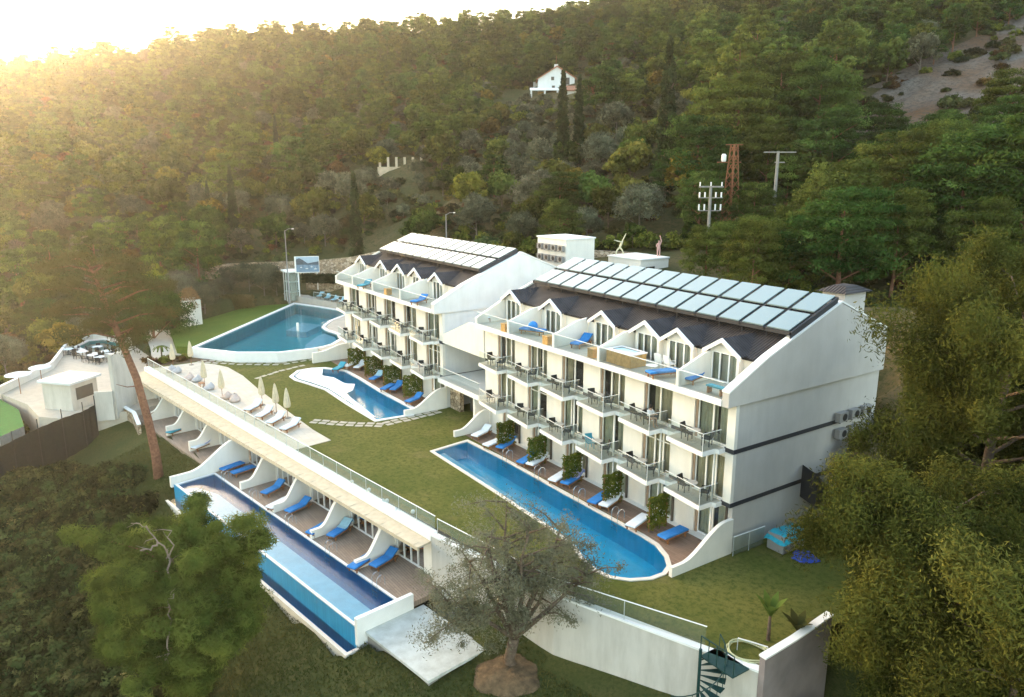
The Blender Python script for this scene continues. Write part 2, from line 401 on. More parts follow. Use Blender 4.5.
def grass_mat(name, c1, c2, c3, s1=.25, s2=5, dry=.0):
    m = bpy.data.materials.new(name); m.use_nodes = True
    n = m.node_tree.nodes; L = m.node_tree.links; b = n['Principled BSDF']; b.inputs['Roughness'].default_value = .95; b.inputs['Specular IOR Level'].default_value = .1
    tc = n.new('ShaderNodeTexCoord')
    a = n.new('ShaderNodeTexNoise'); a.inputs['Scale'].default_value = s1; a.inputs['Detail'].default_value = 6; a.inputs['Roughness'].default_value = .65
    f = n.new('ShaderNodeTexNoise'); f.inputs['Scale'].default_value = s2; f.inputs['Detail'].default_value = 6; f.inputs['Roughness'].default_value = .8
    L.new(tc.outputs['Object'], a.inputs[0]); L.new(tc.outputs['Object'], f.inputs[0])
    r1 = n.new('ShaderNodeValToRGB'); e = r1.color_ramp.elements; e[0].position = .36; e[1].position = .66
    e[0].color = (*c1,1); e[1].color = (*c2,1); L.new(a.outputs[0], r1.inputs[0])
    r2 = n.new('ShaderNodeValToRGB'); e = r2.color_ramp.elements; e[0].position = .46; e[1].position = .62
    e[0].color = (0,0,0,1); e[1].color = (1,1,1,1); L.new(f.outputs[0], r2.inputs[0])
    mx = n.new('ShaderNodeMixRGB'); L.new(r2.outputs[0], mx.inputs[0]); L.new(r1.outputs[0], mx.inputs[1]); mx.inputs[2].default_value = (*c3,1)
    dn = n.new('ShaderNodeTexNoise'); dn.inputs['Scale'].default_value = s1*1.7; dn.inputs['Detail'].default_value = 9; dn.inputs['Roughness'].default_value = .72
    mpd = n.new('ShaderNodeMapping'); mpd.inputs['Location'].default_value = (13,7,3); L.new(tc.outputs['Object'], mpd.inputs[0]); L.new(mpd.outputs[0], dn.inputs[0])
    r3 = n.new('ShaderNodeValToRGB'); e = r3.color_ramp.elements; e[0].position = .56; e[1].position = .74; e[0].color = (0,0,0,1); e[1].color = (dry,dry,dry,1); L.new(dn.outputs[0], r3.inputs[0])
    m2 = n.new('ShaderNodeMixRGB'); L.new(r3.outputs[0], m2.inputs[0]); L.new(mx.outputs[0], m2.inputs[1]); m2.inputs[2].default_value = (.21,.155,.07,1)
    L.new(m2.outputs[0], b.inputs['Base Color'])
    bp = n.new('ShaderNodeBump'); bp.inputs['Strength'].default_value = .7; bp.inputs['Distance'].default_value = .08
    L.new(f.outputs[0], bp.inputs['Height']); L.new(bp.outputs[0], b.inputs['Normal']); return m
M['lawn'] = grass_mat('lawn_grass', (.085,.100,.020), (.158,.142,.038), (.060,.078,.015), .16, 3.0, .75)
M['slope'] = grass_mat('green_slope_grass', (.07,.11,.015), (.10,.135,.02), (.06,.10,.015), .3, 5)
M['ground'] = grass_mat('hillside_ground', (.055,.060,.022), (.12,.088,.045), (.04,.048,.016), .09, 1.6)
M['lowgrass'] = grass_mat('rough_grass', (.050,.062,.018), (.085,.080,.028), (.038,.050,.014), .3, 5, .4)
M['scree'] = grass_mat('grey_scree', (.13,.066,.030), (.150,.135,.12), (.07,.055,.04), .07, 1.6)
# ------------------------------------------------------------------ terrain
CP = []       # control points x, y, z
def cp(px, d, z): x, y = dl(px, d); CP.append((x, y, z))
for px, row in {
    -700: [(25,-9),(60,-9),(110,-6),(180,12),(250,32),(330,20),(430,0)],
    -350: [(25,-10),(45,-10),(75,-8),(110,-7),(150,2),(200,20),(250,39),(320,25),(430,0)],
    -150: [(25,-10),(45,-9),(70,-7),(90,-8),(120,-5),(150,5),(200,24),(250,44),(310,34),(430,5)],
    0:    [(22,-9),(35,-8.5),(50,-7),(62,-5.5),(85,-7),(120,-3),(150,7),(200,27),(250,46),(310,36),(430,8)],
    100:  [(20,-8.5),(32,-7.6),(45,-5.5),(110,-2),(125,3),(150,12),(200,31),(250,49),(310,38),(430,8)],
    200:  [(20,-8.5),(28,-7),(36,-5.6),(112,1.5),(121,1.8),(129,5.5),(150,14),(200,36),(250,54),(310,40),(430,10)],
    300:  [(112,2.2),(119,2.6),(128,7),(150,16),(200,38),(250,55.5),(310,40),(430,10)],
    420:  [(110,10),(125,13),(150,22),(200,40),(250,58),(310,42),(430,12)],
    530:  [(18,-8),(92,10),(105,12),(125,18),(150,26),(200,40),(250,61),(310,46),(430,18)],
    620:  [(20,-7),(76,10),(90,11),(120,20),(150,31),(200,48),(260,68),(330,62),(430,40)],
    700:  [(62,9.5),(78,10.5),(100,16),(125,25),(150,35),(200,54),(260,80),(330,110),(430,110)],
    800:  [(20,-6),(50,7),(62,8.5),(80,11),(100,18),(125,28),(150,38),(200,59),(260,86),(330,112),(430,112)],
    900:  [(16,-6.5),(24,-5),(30,-3.5),(50,5),(65,9),(80,13),(100,22),(125,33),(150,44),(200,65),(260,90),(330,112),(430,112)],
    1020: [(16,-6),(26,-4.5),(45,1),(60,8),(80,15),(100,25),(125,38),(150,50),(200,70),(260,92),(330,112)],
    1250: [(20,-5),(45,1),(65,10),(90,22),(125,40),(160,56),(220,80),(300,105)],
    1600: [(20,-5),(45,1),(65,10),(90,22),(125,40),(160,56),(220,80)]}.items():
    for d, z in row: cp(px, d, z)
EA = math.radians(8.9); O3 = (-2.0, -10.17)
E3 = (-math.cos(EA), -math.sin(EA)); N3 = (math.sin(EA), -math.cos(EA))
def b3(s, t, z=0.0): return (O3[0] + E3[0]*s + N3[0]*t, O3[1] + E3[1]*s + N3[1]*t, z)
for s, t, z in [(0,1,-3.5),(0,4,-4.0),(0,8,-4.4),(6,7.4,-4.1),(3,6.8,-4.0),(9,7.8,-4.6),(6,10,-5.2),(14,8,-4.8),(22,8,-4.8),(30,8,-4.75),(36,7.5,-4.3),(38,4.2,-3.45),(44,3.9,-3.4),(44,6,-3.9),
                (50,4,-3.3),(56,4.2,-3.2),(60,5,-3.2),(40,6.5,-4.2),(48,7,-4.3),(44,11,-6.3),(52,10,-6),(36,12,-6.3),(28,13,-6.6),(18,13,-6.3),(8,13,-5.9),(-4,6,-4.0)]:
    CP.append(b3(s, t, z))
CP += [(3.5,-8.6,-2.8),(7.7,-7.6,-2.7),(9.5,-4,-2.9),(9.8,-1,-1.9),(9.3,3,-.5),(8.6,7,.3),(4,12,3),(1,16,7.5),(-10,15,8.2),(-25,15,8.6),(-40,15,8.8),(-55,14,8),(-62,13,5.5),(-75,14,4.5),(-88,12,3.5),(-93,2,2.2),(-90,-8,0.0),(-84,-16,-2.0),
       (-95,-5,2.4),(-25,22,9.6),(-45,23,9.8),(-10,22,10),(3,20,9.5)]
CPA = np.array(CP)
def _phi(r2): return np.where(r2 > 1e-9, .5*r2*np.log(np.maximum(r2, 1e-9)), 0.0)
_sc = 100.0
_X = CPA[:, :2]/_sc; _n = len(CPA)
_r2 = ((_X[:, None]-_X[None])**2).sum(2)
_K = _phi(_r2) + np.eye(_n)*1e-4
_P = np.c_[np.ones(_n), _X]
_A = np.block([[_K, _P], [_P.T, np.zeros((3, 3))]])
_W = np.linalg.solve(_A, np.r_[CPA[:, 2], 0, 0, 0])
def rbf(xy):
    xy = np.atleast_2d(np.asarray(xy, float))/_sc; out = []
    for i in range(0, len(xy), 4000):
        q = xy[i:i+4000]; r2 = ((q[:, None]-_X[None])**2).sum(2)
        out.append(_phi(r2) @ _W[:_n] + _W[_n] + q @ _W[_n+1:])
    return np.concatenate(out)
_rng = np.random.default_rng(3)
def bumps(x, y):
    return (.35*np.sin(x*.31+1.3)*np.sin(y*.27+.4) + .25*np.sin(x*.73+y*.41) + .18*np.sin(x*1.3-y*1.1+2))
def terr(x, y):
    z = rbf(np.c_[np.atleast_1d(x), np.atleast_1d(y)])
    d = np.hypot(np.atleast_1d(x)-CAM[0], np.atleast_1d(y)-CAM[1])
    z = z + bumps(np.atleast_1d(x), np.atleast_1d(y))*np.clip((d-70)/60, .12, 2.2)
    far = np.clip((d-420)/200, 0, 1)
    return np.clip(z, -12, 118)*(1-far) + far*np.clip(z, -12, 60)*.6
SITE = [b3(61,-.6)[:2], b3(0,-.2)[:2], (7.5,-6.9), (7.6,-2.5), (7.6,8), (.4,9), (.3,14), (-56,13.6), (-57,10.5), (-77,10.8), (-90,6.5), (-92,-1), (-86,-10), (-72,-15.5), (-66,-18)]
REST = [(-62.5,-19.5),(-56.2,-19.2),(-55.0,-22.5),(-56.2,-25.3),(-55.8,-27.6),(-58.3,-29.9),(-63.5,-30.6),(-69.3,-32.7),(-78.5,-27.3),(-88,-25.2),(-93,-21.5),(-88,-17.5),(-72,-16.2)]
def in_poly_np(x, y, poly):
    c = np.zeros(x.shape, bool); n = len(poly)
    for i in range(n):
        x1, y1 = poly[i]; x2, y2 = poly[(i+1) % n]
        if y1 == y2: continue
        k = ((y1 > y) != (y2 > y)) & (x < (x2-x1)*(y-y1)/(y2-y1)+x1); c ^= k
    return c
B3P = [b3(62.5,2.9)[:2], b3(35.6,2.9)[:2], b3(35.6,7.1)[:2], b3(8.3,7.1)[:2], b3(8.3,5.6)[:2], b3(3.6,5.4)[:2], b3(3.6,2.8)[:2], b3(8,0)[:2], b3(62.5,0)[:2]]
def axis(lo, hi, f0, f1, fine, coarse):
    a = list(np.arange(f0, f1, fine)); st = fine; v = f1
    while v < hi: a.append(v); st = min(coarse, st*1.12); v += st
    a.append(hi); v = f0; st = fine; b = []
    while v > lo: st = min(coarse, st*1.12); v -= st; b.append(v)
    return np.array(b[::-1] + a)
gx = axis(-800, 500, -100, 25, .9, 14); gy = axis(-300, 800, -40, 40, .9, 14)
GX, GY = np.meshgrid(gx, gy)
GZ = terr(GX.ravel(), GY.ravel()).reshape(GX.shape)
GZ = np.where(in_poly_np(GX, GY, SITE), np.minimum(GZ, -2.2), GZ)
GZ = np.where(in_poly_np(GX, GY, REST), np.minimum(GZ, -3.0), GZ)
GZ = np.where(in_poly_np(GX, GY, B3P), np.minimum(GZ, -5.6), GZ)
me = bpy.data.meshes.new('hillside_terrain')
nx, ny = len(gx), len(gy)
idx = np.arange(nx*ny).reshape(ny, nx)
quads = np.stack([idx[:-1,:-1], idx[:-1,1:], idx[1:,1:], idx[1:,:-1]], -1).reshape(-1, 4)
me.vertices.add(nx*ny); me.vertices.foreach_set('co', np.stack([GX, GY, GZ], -1).ravel())
me.loops.add(quads.size); me.loops.foreach_set('vertex_index', quads.ravel())
me.polygons.add(len(quads)); me.polygons.foreach_set('loop_start', np.arange(len(quads))*4)
me.polygons.foreach_set('use_smooth', np.ones(len(quads), bool))
me.materials.append(M['ground']); me.materials.append(M['lowgrass']); me.materials.append(M['scree'])
cxy = np.stack([GX, GY], -1).reshape(-1, 2)[quads].mean(1)
def sdist(c, a, b, r):     # capsule mask
    a = np.array(a); b = np.array(b); ab = b-a; t = np.clip(((c-a)@ab)/(ab@ab), 0, 1)
    return np.hypot(*(c-(a+t[:, None]*ab)).T) < r
mi = np.zeros(len(quads), int)
mi[sdist(cxy, b3(52,5)[:2], b3(36,7)[:2], 5) | sdist(cxy, b3(40,11)[:2], b3(5,14)[:2], 7.5) | sdist(cxy, b3(8,10)[:2], (12,-8), 8.5)] = 1
_wob = 5*np.sin(cxy[:,0]*.19)+4*np.sin(cxy[:,1]*.23+1)
def scr(c):
    a = np.array(dl(945,112)); b = np.array(dl(1130,132)); ab = b-a; t = np.clip(((c-a)@ab)/(ab@ab), 0, 1)
    return np.hypot(*(c-(a+t[:,None]*ab)).T) + _wob < 18
mi[scr(cxy)] = 2
me.polygons.foreach_set('material_index', mi); me.update()
to = bpy.data.objects.new('hillside_terrain', me); COL.objects.link(to); tag(to, kind='structure')

# ------------------------------------------------------------------ lawn level
P1 = [at(*q) for q in [(467,441.5),(504,460),(560,491.5),(612,520),(640,535.5),(655,545),(664,556),(667,566),(662,573),(650,577.5),(630,579),(612,576.5),(597,570),(585,559),(576,547),(565,537),(546,524),(500,493.5),(434,451.5)]]
P2 = [at(*q) for q in [(293,376.5),(300,371),(312,369),(324,368.5),(344,371),(358,378.5),(380,392),(410,408),(410,414.5),(377,420),(350,404),(328,389.5),(310,383.5),(298,380)]]
PM = [(-64.6,-13.9),(-59.7,-10.6),(-57.2,-6.9),(-56.9,-4),(-56.9,-2.2),(-57.6,-.6),(-59.9,1.45),(-62.6,2.1),(-65.4,1.75),(-67.6,2.0),(-69.2,2.95),(-71.3,4.5),(-74.2,7.8),(-76.8,8.7),(-81.9,7.0),(-86.7,5.0)]
lawn_out = [b3(60.5,.2)[:2], b3(0,.1)[:2], (7.4,-6.8), (7.4,9.5), (-56,9.5), (-56.6,-2), (-57,-7), (-59.7,-11), (-64.8,-14.4), (-68,-16.5)]
mb = MB().use(M['lawn'])
mb.sheet(lawn_out, 0.0, [offset(P1, .26), offset(P2, .38)])
tag(mb.build('lawn'), kind='structure')
def pool(name, label, P, zw, depth, cop, ztop, tile, water, wall_to=None, cmat='coping', shelf=None):
    c = sum((Vector(p[:2]) for p in P), Vector((0,0)))/len(P)
    r = empty(name, (c.x, c.y, ztop), label, 'pool')
    P = [tuple(p[:2]) for p in P]; Q = offset(P, cop); n = len(P)
    mb = MB()
    V = [(*p, ztop) for p in P] + [(*q, ztop) for q in Q] + [(*q, ztop-.14 if wall_to is None else wall_to) for q in Q] + [(*p, ztop-.12) for p in P]
    F = []
    for i in range(n):
        j = (i+1) % n
        F += [(i, j, n+j, n+i), (n+i, n+j, 2*n+j, 2*n+i), (3*n+i, 3*n+j, j, i)]
    mb.add(V, F); mb.build('coping', M[cmat], r)
    mb = MB()
    A = offset(P, .003)
    mb.add([(*p, ztop-.12) for p in A] + [(*p, zw-depth) for p in A], [(i, (i+1)%n, (i+1)%n+n, i+n) for i in range(n)])
    mb.sheet(A, zw-depth)
    bas = mb.build('basin', M[tile], r)
    if shelf:
        for nm, poly, zs, mt in shelf:
            poly = [tuple(p[:2]) for p in poly]; m2 = MB(); k = len(poly)
            m2.sheet(poly, zs); m2.add([(*p, zs) for p in poly] + [(*p, zw-depth) for p in poly], [(i,(i+1)%k,(i+1)%k+k,i+k) for i in range(k)])
            m2.build(nm, M[mt], r)
    mb = MB(); mb.sheet(offset(P, .002), zw); mb.build('water', M[water], r)
    return r
pool('swimming_pool', 'long blue pool with rounded near end in front of the near hotel block', P1, -.04, 1.3, .25, .05, 'tile', 'water',
     shelf=[('pool_step', [at(437,452.6,-.1), at(500,493,-.1), at(546,523.3,-.1), at(549,519,-.1), at(503,488,-.1), at(444,450.5,-.1)], -.30, 'tilelight')])
pool('swimming_pool', 'curved blue pool with white shallow shelf in front of the far hotel block', P2, -.04, 1.2, .36, .05, 'tile', 'water', cmat='trim',
     shelf=[('shallow_shelf', [at(*q,-.1) for q in [(295,376.5),(301,371.6),(312,369.6),(323,369.2),(322,376),(334,378),(345,384),(355,384.5),(353,391),(346,394),(352,399),(376,418),(370,417),(350,403),(328,388.8),(311,382.8),(299,379.4)]], -.032, 'tilewhite')])
# main pool on its raised terrace
pool('swimming_pool', 'large dark teal pool raised above the lawn beside the green slope', PM, 1.0, 1.5, .45, 1.12, 'tileteal', 'water', wall_to=-.2, cmat='trim',
     shelf=[('shallow_shelf', [(-57.3,-3.9),(-57.1,-2.3),(-57.8,-.8),(-60.0,1.2),(-62.6,1.8),(-65.3,1.5),(-64.5,.4),(-60.5,-2.6)], .72, 'tilelight'),
            ('pool_step', [(-72,-1.2),(-69.5,.6),(-73,4.0),(-76,2.4)], .25, 'tilelight')])
# sun terrace paving
_p = at(289,451.5); _s = (_p.x-O3[0])*E3[0]+(_p.y-O3[1])*E3[1]
tp = [Vector(b3(60.2,-.3,0)), Vector(b3(_s,.05,0))] + [at(*q) for q in [(331,440.5),(313,430),(290,413),(258,389),(243,376),(228,367.5),(215,364.5),(196,362.5),(186,364),(170,366)]]
mb = MB().use(M['paving']); T2 = [tuple(p[:2]) for p in tp]
mb.sheet(T2, .03); k = len(T2); mb.add([(*p,.03) for p in T2]+[(*p,-.1) for p in T2], [(i,(i+1)%k,(i+1)%k+k,i+k) for i in range(k)])
tag(mb.build('sun_terrace_paving'), kind='structure')
# dry strip and planting soil round the terrace head
mb = MB().use(M['gravel']); mb.sheet([tuple(at(*q)[:2]) for q in [(146,368),(170,365),(186,363),(196,361.5),(215,363),(213,359),(193,357.5),(170,359),(147,356)]], .012)
tag(mb.build('planting_bed'), kind='structure')
# pale forecourt left of the big pool
mb = MB().use(M['palepav']); fc = [(-64.9,-14.5),(-68,-16.8),(-63,-18.9),(-63.5,-19.5),(-72,-16.3),(-88,-17.4),(-80.5,-9.5)]
mb.sheet([(-65.2,-14.5),(-67.5,-16.4),(-64,-18.6),(-72,-17.5),(-84,-16.4),(-82,-12.8)], .02); tag(mb.build('forecourt_paving'), kind='structure')
# green slope beside the pool, falling away from it
gs = [(-87.2,5.2),(-65.3,-14.2),(-67.5,-15.4),(-81.5,-13.6),(-92.0,-.5)]
def gz(x, y):
    a = np.array((-87.2,5.2)); b = np.array((-65.3,-14.2)); ab = b-a; t = np.clip(((np.array((x,y))-a)@ab)/(ab@ab),0,1)
    dd = np.hypot(*(np.array((x,y))-(a+t*ab))); return 1.06 - .085*dd
mb = MB().use(M['slope']); mb.sheet(gs, gz); k = len(gs)
mb.add([(*p,gz(*p)) for p in gs]+[(*p,-.6) for p in gs], [(i,(i+1)%k,(i+1)%k+k,i+k) for i in range(k)])
tag(mb.build('green_slope'), kind='structure')
# pool deck between big pool and the far block, and the upper sunbed deck behind the pool
PD = [(-56.4,-2.6),(-57.2,-.2),(-59.8,2.0),(-62.6,2.6),(-65.2,2.3),(-67.4,2.6),(-68.8,3.4),(-71.0,5.0),(-73.8,8.2),(-73.5,10.8),(-54.62,10.8),(-54.62,-2.6)]
mb = MB().use(M['palepav']); mb.sheet(PD, 1.10); k = len(PD)
mb.add([(*p,1.10) for p in PD]+[(*p,-.3) for p in PD], [(i,(i+1)%k,(i+1)%k+k,i+k) for i in range(k)])
tag(mb.build('pool_deck'), kind='structure')
UD = [(-73.5,8.6),(-76.9,9.4),(-82.2,7.8),(-87.4,5.9),(-92,5),(-93,8),(-80,14),(-66,15),(-66,10.9),(-73.5,10.9)]
mb = MB().use(M['palepav']); mb.sheet(UD, 1.95); k = len(UD)
mb.add([(*p,1.95) for p in UD]+[(*p,-.3) for p in UD], [(i,(i+1)%k,(i+1)%k+k,i+k) for i in range(k)])
tag(mb.build('upper_deck'), kind='structure')

# ------------------------------------------------------------------ hotel blocks
BANDS = {1: 2.95, 2: 6.05}
def wave_wall(parent, x0, x1, T, hi, lo, name='curved_wall', z0=-.3, y0=0.28, kk=22, tipdir=-1):
    A, B = [], []
    pts = [(y0, z0)]
    for i in range(kk+1):
        u = i/kk; k = min(1, max(0, (u-.12)/.72)); sm = k*k*(3-2*k)
        pts.append((y0 + (tipdir*T-y0)*u, hi + (lo-hi)*sm))
    pts.append((tipdir*T, z0))
    mb = MB(); mb.prism([(x0, y, z) for y, z in pts], [(x1, y, z) for y, z in pts])
    return mb.build(name, M['white'], parent)
def curtain_mesh(x0, x1, y, z0, z1, side):
    mb = MB(); V = []; F = []
    xs = np.linspace(x0, x1, max(6, int((x1-x0)/.07)))
    for i, x in enumerate(xs): V += [(x, y + .05*math.sin(i*1.9), z0), (x, y + .05*math.sin(i*1.9), z1)]
    for i in range(len(xs)-1): F.append((2*i, 2*i+2, 2*i+3, 2*i+1))
    return mb.add(V, F)
rnd = random.Random(11)
def window(parent, x0, x1, y, z0, z1, mull=(.55,), trans=False):
    """sliding window unit: frame > glass pane and curtains"""
    mb = MB(); w = .07
    mb.box(x0, x0+w, y-.04, y+.05, z0, z1); mb.box(x1-w, x1, y-.04, y+.05, z0, z1)
    mb.box(x0+w, x1-w, y-.04, y+.05, z0, z0+.09); mb.box(x0+w, x1-w, y-.04, y+.05, z1-w, z1)
    for q in mull:
        xm = x0 + (x1-x0)*q; mb.box(xm-.05, xm+.05, y-.05, y+.045, z0+.09, z1-w)
    if trans: mb.box(x0+w, x1-w, y-.035, y+.035, z1-.62, z1-.56)
    f = mb.build('window', M['trim'], parent)
    mb = MB().add([(x0+w,y,z0+.09),(x1-w,y,z0+.09),(x1-w,y,z1-w),(x0+w,y,z1-w)], [(0,1,2,3)]); mb.build('pane', M['pane'], f)
    k = rnd.random(); W = x1-x0
    cm = M['curtain'] if rnd.random() < .55 else M['sheer']
    if k < .35: segs = [(x0+.06, x0+W*.60), (x0+W*.66, x1-.06)]
    elif k < .6: segs = [(x0+.06, x0+W*.42), (x0+W*.62, x1-.06)]
    elif k < .85: segs = [(x0+W*.22, x1-.06)]
    else: segs = [(x0+.06, x0+W*.35), (x0+W*.8, x1-.06)]
    mb = MB()
    for a, b in segs:
        c = curtain_mesh(a, b, y+.13, z0+.05, z1-.05, 1); mb.add(c.v, c.f)
    mb.build('curtain', cm, f)
    return f

def hotel(label, xr, L, period, nb, divs, dormers, SIDE):
    xl = xr - L
    r = empty('hotel_building', (xr, 0, 0), label, 'building', 'white hotel blocks with pools')
    bays = [xr - .55 - period*k for k in range(nb)]          # right edge of each window
    ww = period*.58
    # body walls
    mb = MB()
    mb.prism([(xr-.3, y, z) for y, z in ((.25,-.6),(13.3,-.6),(13.3,8.6),(.25,8.6))], [(xr, y, z) for y, z in ((.25,-.6),(13.3,-.6),(13.3,8.6),(.25,8.6))])
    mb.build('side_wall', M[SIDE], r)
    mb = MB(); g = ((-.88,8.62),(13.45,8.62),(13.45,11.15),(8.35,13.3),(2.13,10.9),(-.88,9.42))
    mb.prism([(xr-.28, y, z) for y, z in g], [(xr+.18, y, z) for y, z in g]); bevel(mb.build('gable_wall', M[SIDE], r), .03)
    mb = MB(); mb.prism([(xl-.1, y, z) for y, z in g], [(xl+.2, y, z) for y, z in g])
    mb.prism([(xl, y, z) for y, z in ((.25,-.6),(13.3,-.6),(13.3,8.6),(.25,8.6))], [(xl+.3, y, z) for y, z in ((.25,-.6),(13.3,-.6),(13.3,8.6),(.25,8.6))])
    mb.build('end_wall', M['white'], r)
    # gable capping
    mb = MB(); cap = [(-.9,9.43),(2.12,10.92),(8.35,13.33),(13.5,11.18)]
    for i in range(3):
        (ya, za), (yb, zb) = cap[i], cap[i+1]
        mb.prism([(xr-.3,ya,za),(xr+.2,ya,za),(xr+.2,ya,za+.1),(xr-.3,ya,za+.1)], [(xr-.3,yb,zb),(xr+.2,yb,zb),(xr+.2,yb,zb+.1),(xr-.3,yb,zb+.1)])
    mb.build('gable_capping', M['trim'], r)
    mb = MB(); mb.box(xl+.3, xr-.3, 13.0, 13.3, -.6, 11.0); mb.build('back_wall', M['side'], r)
    # dark interior block (rooms) behind the windows
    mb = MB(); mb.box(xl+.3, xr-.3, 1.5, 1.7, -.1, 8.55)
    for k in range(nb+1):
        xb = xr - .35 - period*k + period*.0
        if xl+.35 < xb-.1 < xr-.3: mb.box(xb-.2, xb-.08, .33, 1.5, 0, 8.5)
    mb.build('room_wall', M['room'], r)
    for fl, z0 in ((0, .06), (1, BANDS[1]), (2, BANDS[2])):
        z1 = {0: 2.70, 1: 5.80, 2: 8.62}[fl]
        # floor slab
        mb = MB(); mb.box(xl+.3, xr-.3, .05, 1.5, z0-.25 if fl else -.3, z0); mb.build('floor_slab', M['trim'], r)
        yw = 0.0 if fl else .45
        mb = MB(); prev = xr-.3 if False else xr-.0
        edges = []
        for xw in bays:
            if xw - ww < xl+.3: continue
            edges.append((xw-ww, xw))
        px = xr - .002
        for a, b in edges:
            mb.box(b, px, yw, yw+.3, z0, z1); px = a
        mb.box(xl+.002, px, yw, yw+.3, z0, z1)
        for a, b in edges: mb.box(a, b, yw+.02, yw+.28, z1-.28, z1)
        mb.build('front_wall', M['white'], r)
        mb = MB()
        for a, b in edges:
            wf = window(r, a+.16, b, yw+.2, z0+.02, z1-.28, mull=(.5,) if rnd.random() < .5 else (.36,.68), trans=fl == 1 and rnd.random() < .3)
            MB().box(a+.0, a+.158, yw+.1, yw+.34, z0, z1-.28).build('window_jamb', M['jamb'], wf)
    # dark bands
    for fl in (1, 2):
        z = BANDS[fl]; mb = MB()
        mb.box(xr-.002, xr+.035, .21, 12.9, z-.2, z+.04); mb.box(xr-.62, xr+.035, -.035, .21, z-.2, z+.04)
        for xw in bays[1:]:
            if xw + .1 > xl + .3: MB().box(xw+.02, xw+period-ww-.02, -.03, -.0015, z+.005, z+.2).build('dark_skirting', M['band'], r)
        mb.build('dark_band', M['band'], r)
    # balconies
    for fl in (1, 2):
        z = BANDS[fl]
        for k, xw in enumerate(bays):
            xn = xr - .8 - period*k; xf = xn - period*.74
            if xf < xl: xf = xl+.1
            yn, yf, yb = -1.55, -1.22, -.12
            mb = MB()
            A = [(xf,yf),(xn,yn),(xn+.02,-.55),(xn+period*.26 if k else xn+.25,-.5),(xn+period*.26 if k else xn+.25,0.04),(xf,0.04)]
            mb.use(M['trim']).prism([(x,y,z-.27) for x,y in A], [(x,y,z-.02) for x,y in A])
            Ai = [(xf+.05,yf+.06),(xn-.06,yn+.07),(xn-.05,-.6),(xn+period*.2 if k else xn+.2,-.44),(xn+period*.2 if k else xn+.2,-.01),(xf+.05,-.01)]
            mb.use(M['slab']).sheet(Ai, z-.012)
            bal = mb.build('balcony', None, r)
            # glass on the front and the near return
            P = [(xf+.05,yf+.05),(xn-.05,yn+.06),(xn-.03,-.1)]
            mg = MB(); mr = MB()
            for (a, b) in zip(P[:-1], P[1:]):
                mg.add([(*a,z+.03),(*b,z+.03),(*b,z+.98),(*a,z+.98)], [(0,1,2,3)])
                mr.bar((*a,z+1.0),(*b,z+1.0),.028,.03)
            mg.build('glass_panel', M['glass'], bal)
            for (a, b) in zip(P[:-1], P[1:]): pass
            for p in P[1:2]: mr.box(p[0]-.012,p[0]+.012,p[1]-.012,p[1]+.012,z-.02,z+1.0)
            mr.build('handrail', M['steel'], bal)
            # post from slab to slab at the near corner
            mp = MB(); zb = z-3.1+.04 if fl == 2 else .06
            mp.box(xn-.16, xn-.06, yn+.1, yn+.2, zb, z-.28)
            if fl == 2 or k % 1 == 0:
                mp2 = MB(); mp2.box(xn-.14, xn-.06, -.5, -.42, zb, z-.28); mp2.build('post', M['steel'], bal)
    # terrace
    mb = MB(); mb.use(M['trim']).box(xl, xr-.3, -.92, 2.1, 8.64, 8.98)
    mb.use(M['slab']).sheet([(xl+.1,-.8),(xr-.3,-.8),(xr-.3,2.1),(xl+.1,2.1)], 8.985); mb.build('roof_terrace', None, r)
    for i, xd in enumerate(divs[1:]):
        mb = MB(); pr = [(-.9,8.99),(2.25,8.99),(2.25,10.75),(1.2,10.62),(-.75,9.92),(-.9,9.92)]
        mb.prism([(xd-.08,y,z) for y,z in pr], [(xd+.1,y,z) for y,z in pr]); bevel(mb.build('terrace_divider', M['white'], r), .02)
    ed = sorted(divs + [xr-.2])
    for a, b in zip(ed[:-1], ed[1:]):
        mb = MB().add([(a+.12,-.82,9.05),(b-.1,-.82,9.05),(b-.1,-.82,9.9),(a+.12,-.82,9.9)], [(0,1,2,3)])
        g = mb.build('glass_parapet', M['glass'], r)
        MB().bar((a+.1,-.82,9.93),(b-.08,-.82,9.93),.035,.04).build('handrail', M['steel'], g)
    # knee wall below the roof, between dormers
    mb = MB(); mb.box(xl+.2, xr-.29, 2.12, 2.32, 8.99, 10.55); mb.build('knee_wall', M['white'], r)
    # roof
    mb = MB(); zr = lambda y: 10.62 + .386*(y-2.13)
    mb.prism([(xl+.2,1.95,zr(1.95)),(xl+.2,8.3,zr(8.3)),(xl+.2,8.3,zr(8.3)+.14),(xl+.2,1.95,zr(1.95)+.14)],
             [(xr-.29,1.95,zr(1.95)),(xr-.29,8.3,zr(8.3)),(xr-.29,8.3,zr(8.3)+.14),(xr-.29,1.95,zr(1.95)+.14)])
    mb.prism([(xl+.2,8.3,zr(8.3)),(xl+.2,13.6,10.9),(xl+.2,13.6,11.04),(xl+.2,8.3,zr(8.3)+.14)],
             [(xr-.29,8.3,zr(8.3)),(xr-.29,13.6,10.9),(xr-.29,13.6,11.04),(xr-.29,8.3,zr(8.3)+.14)])
    rf = mb.build('roof', M['roof'], r)
    for xq in dormers:
        mb = MB().box(xq+1.35, xq+1.42, 2.0, 4.2, zr(2)+.15, zr(2)+.17) if False else None
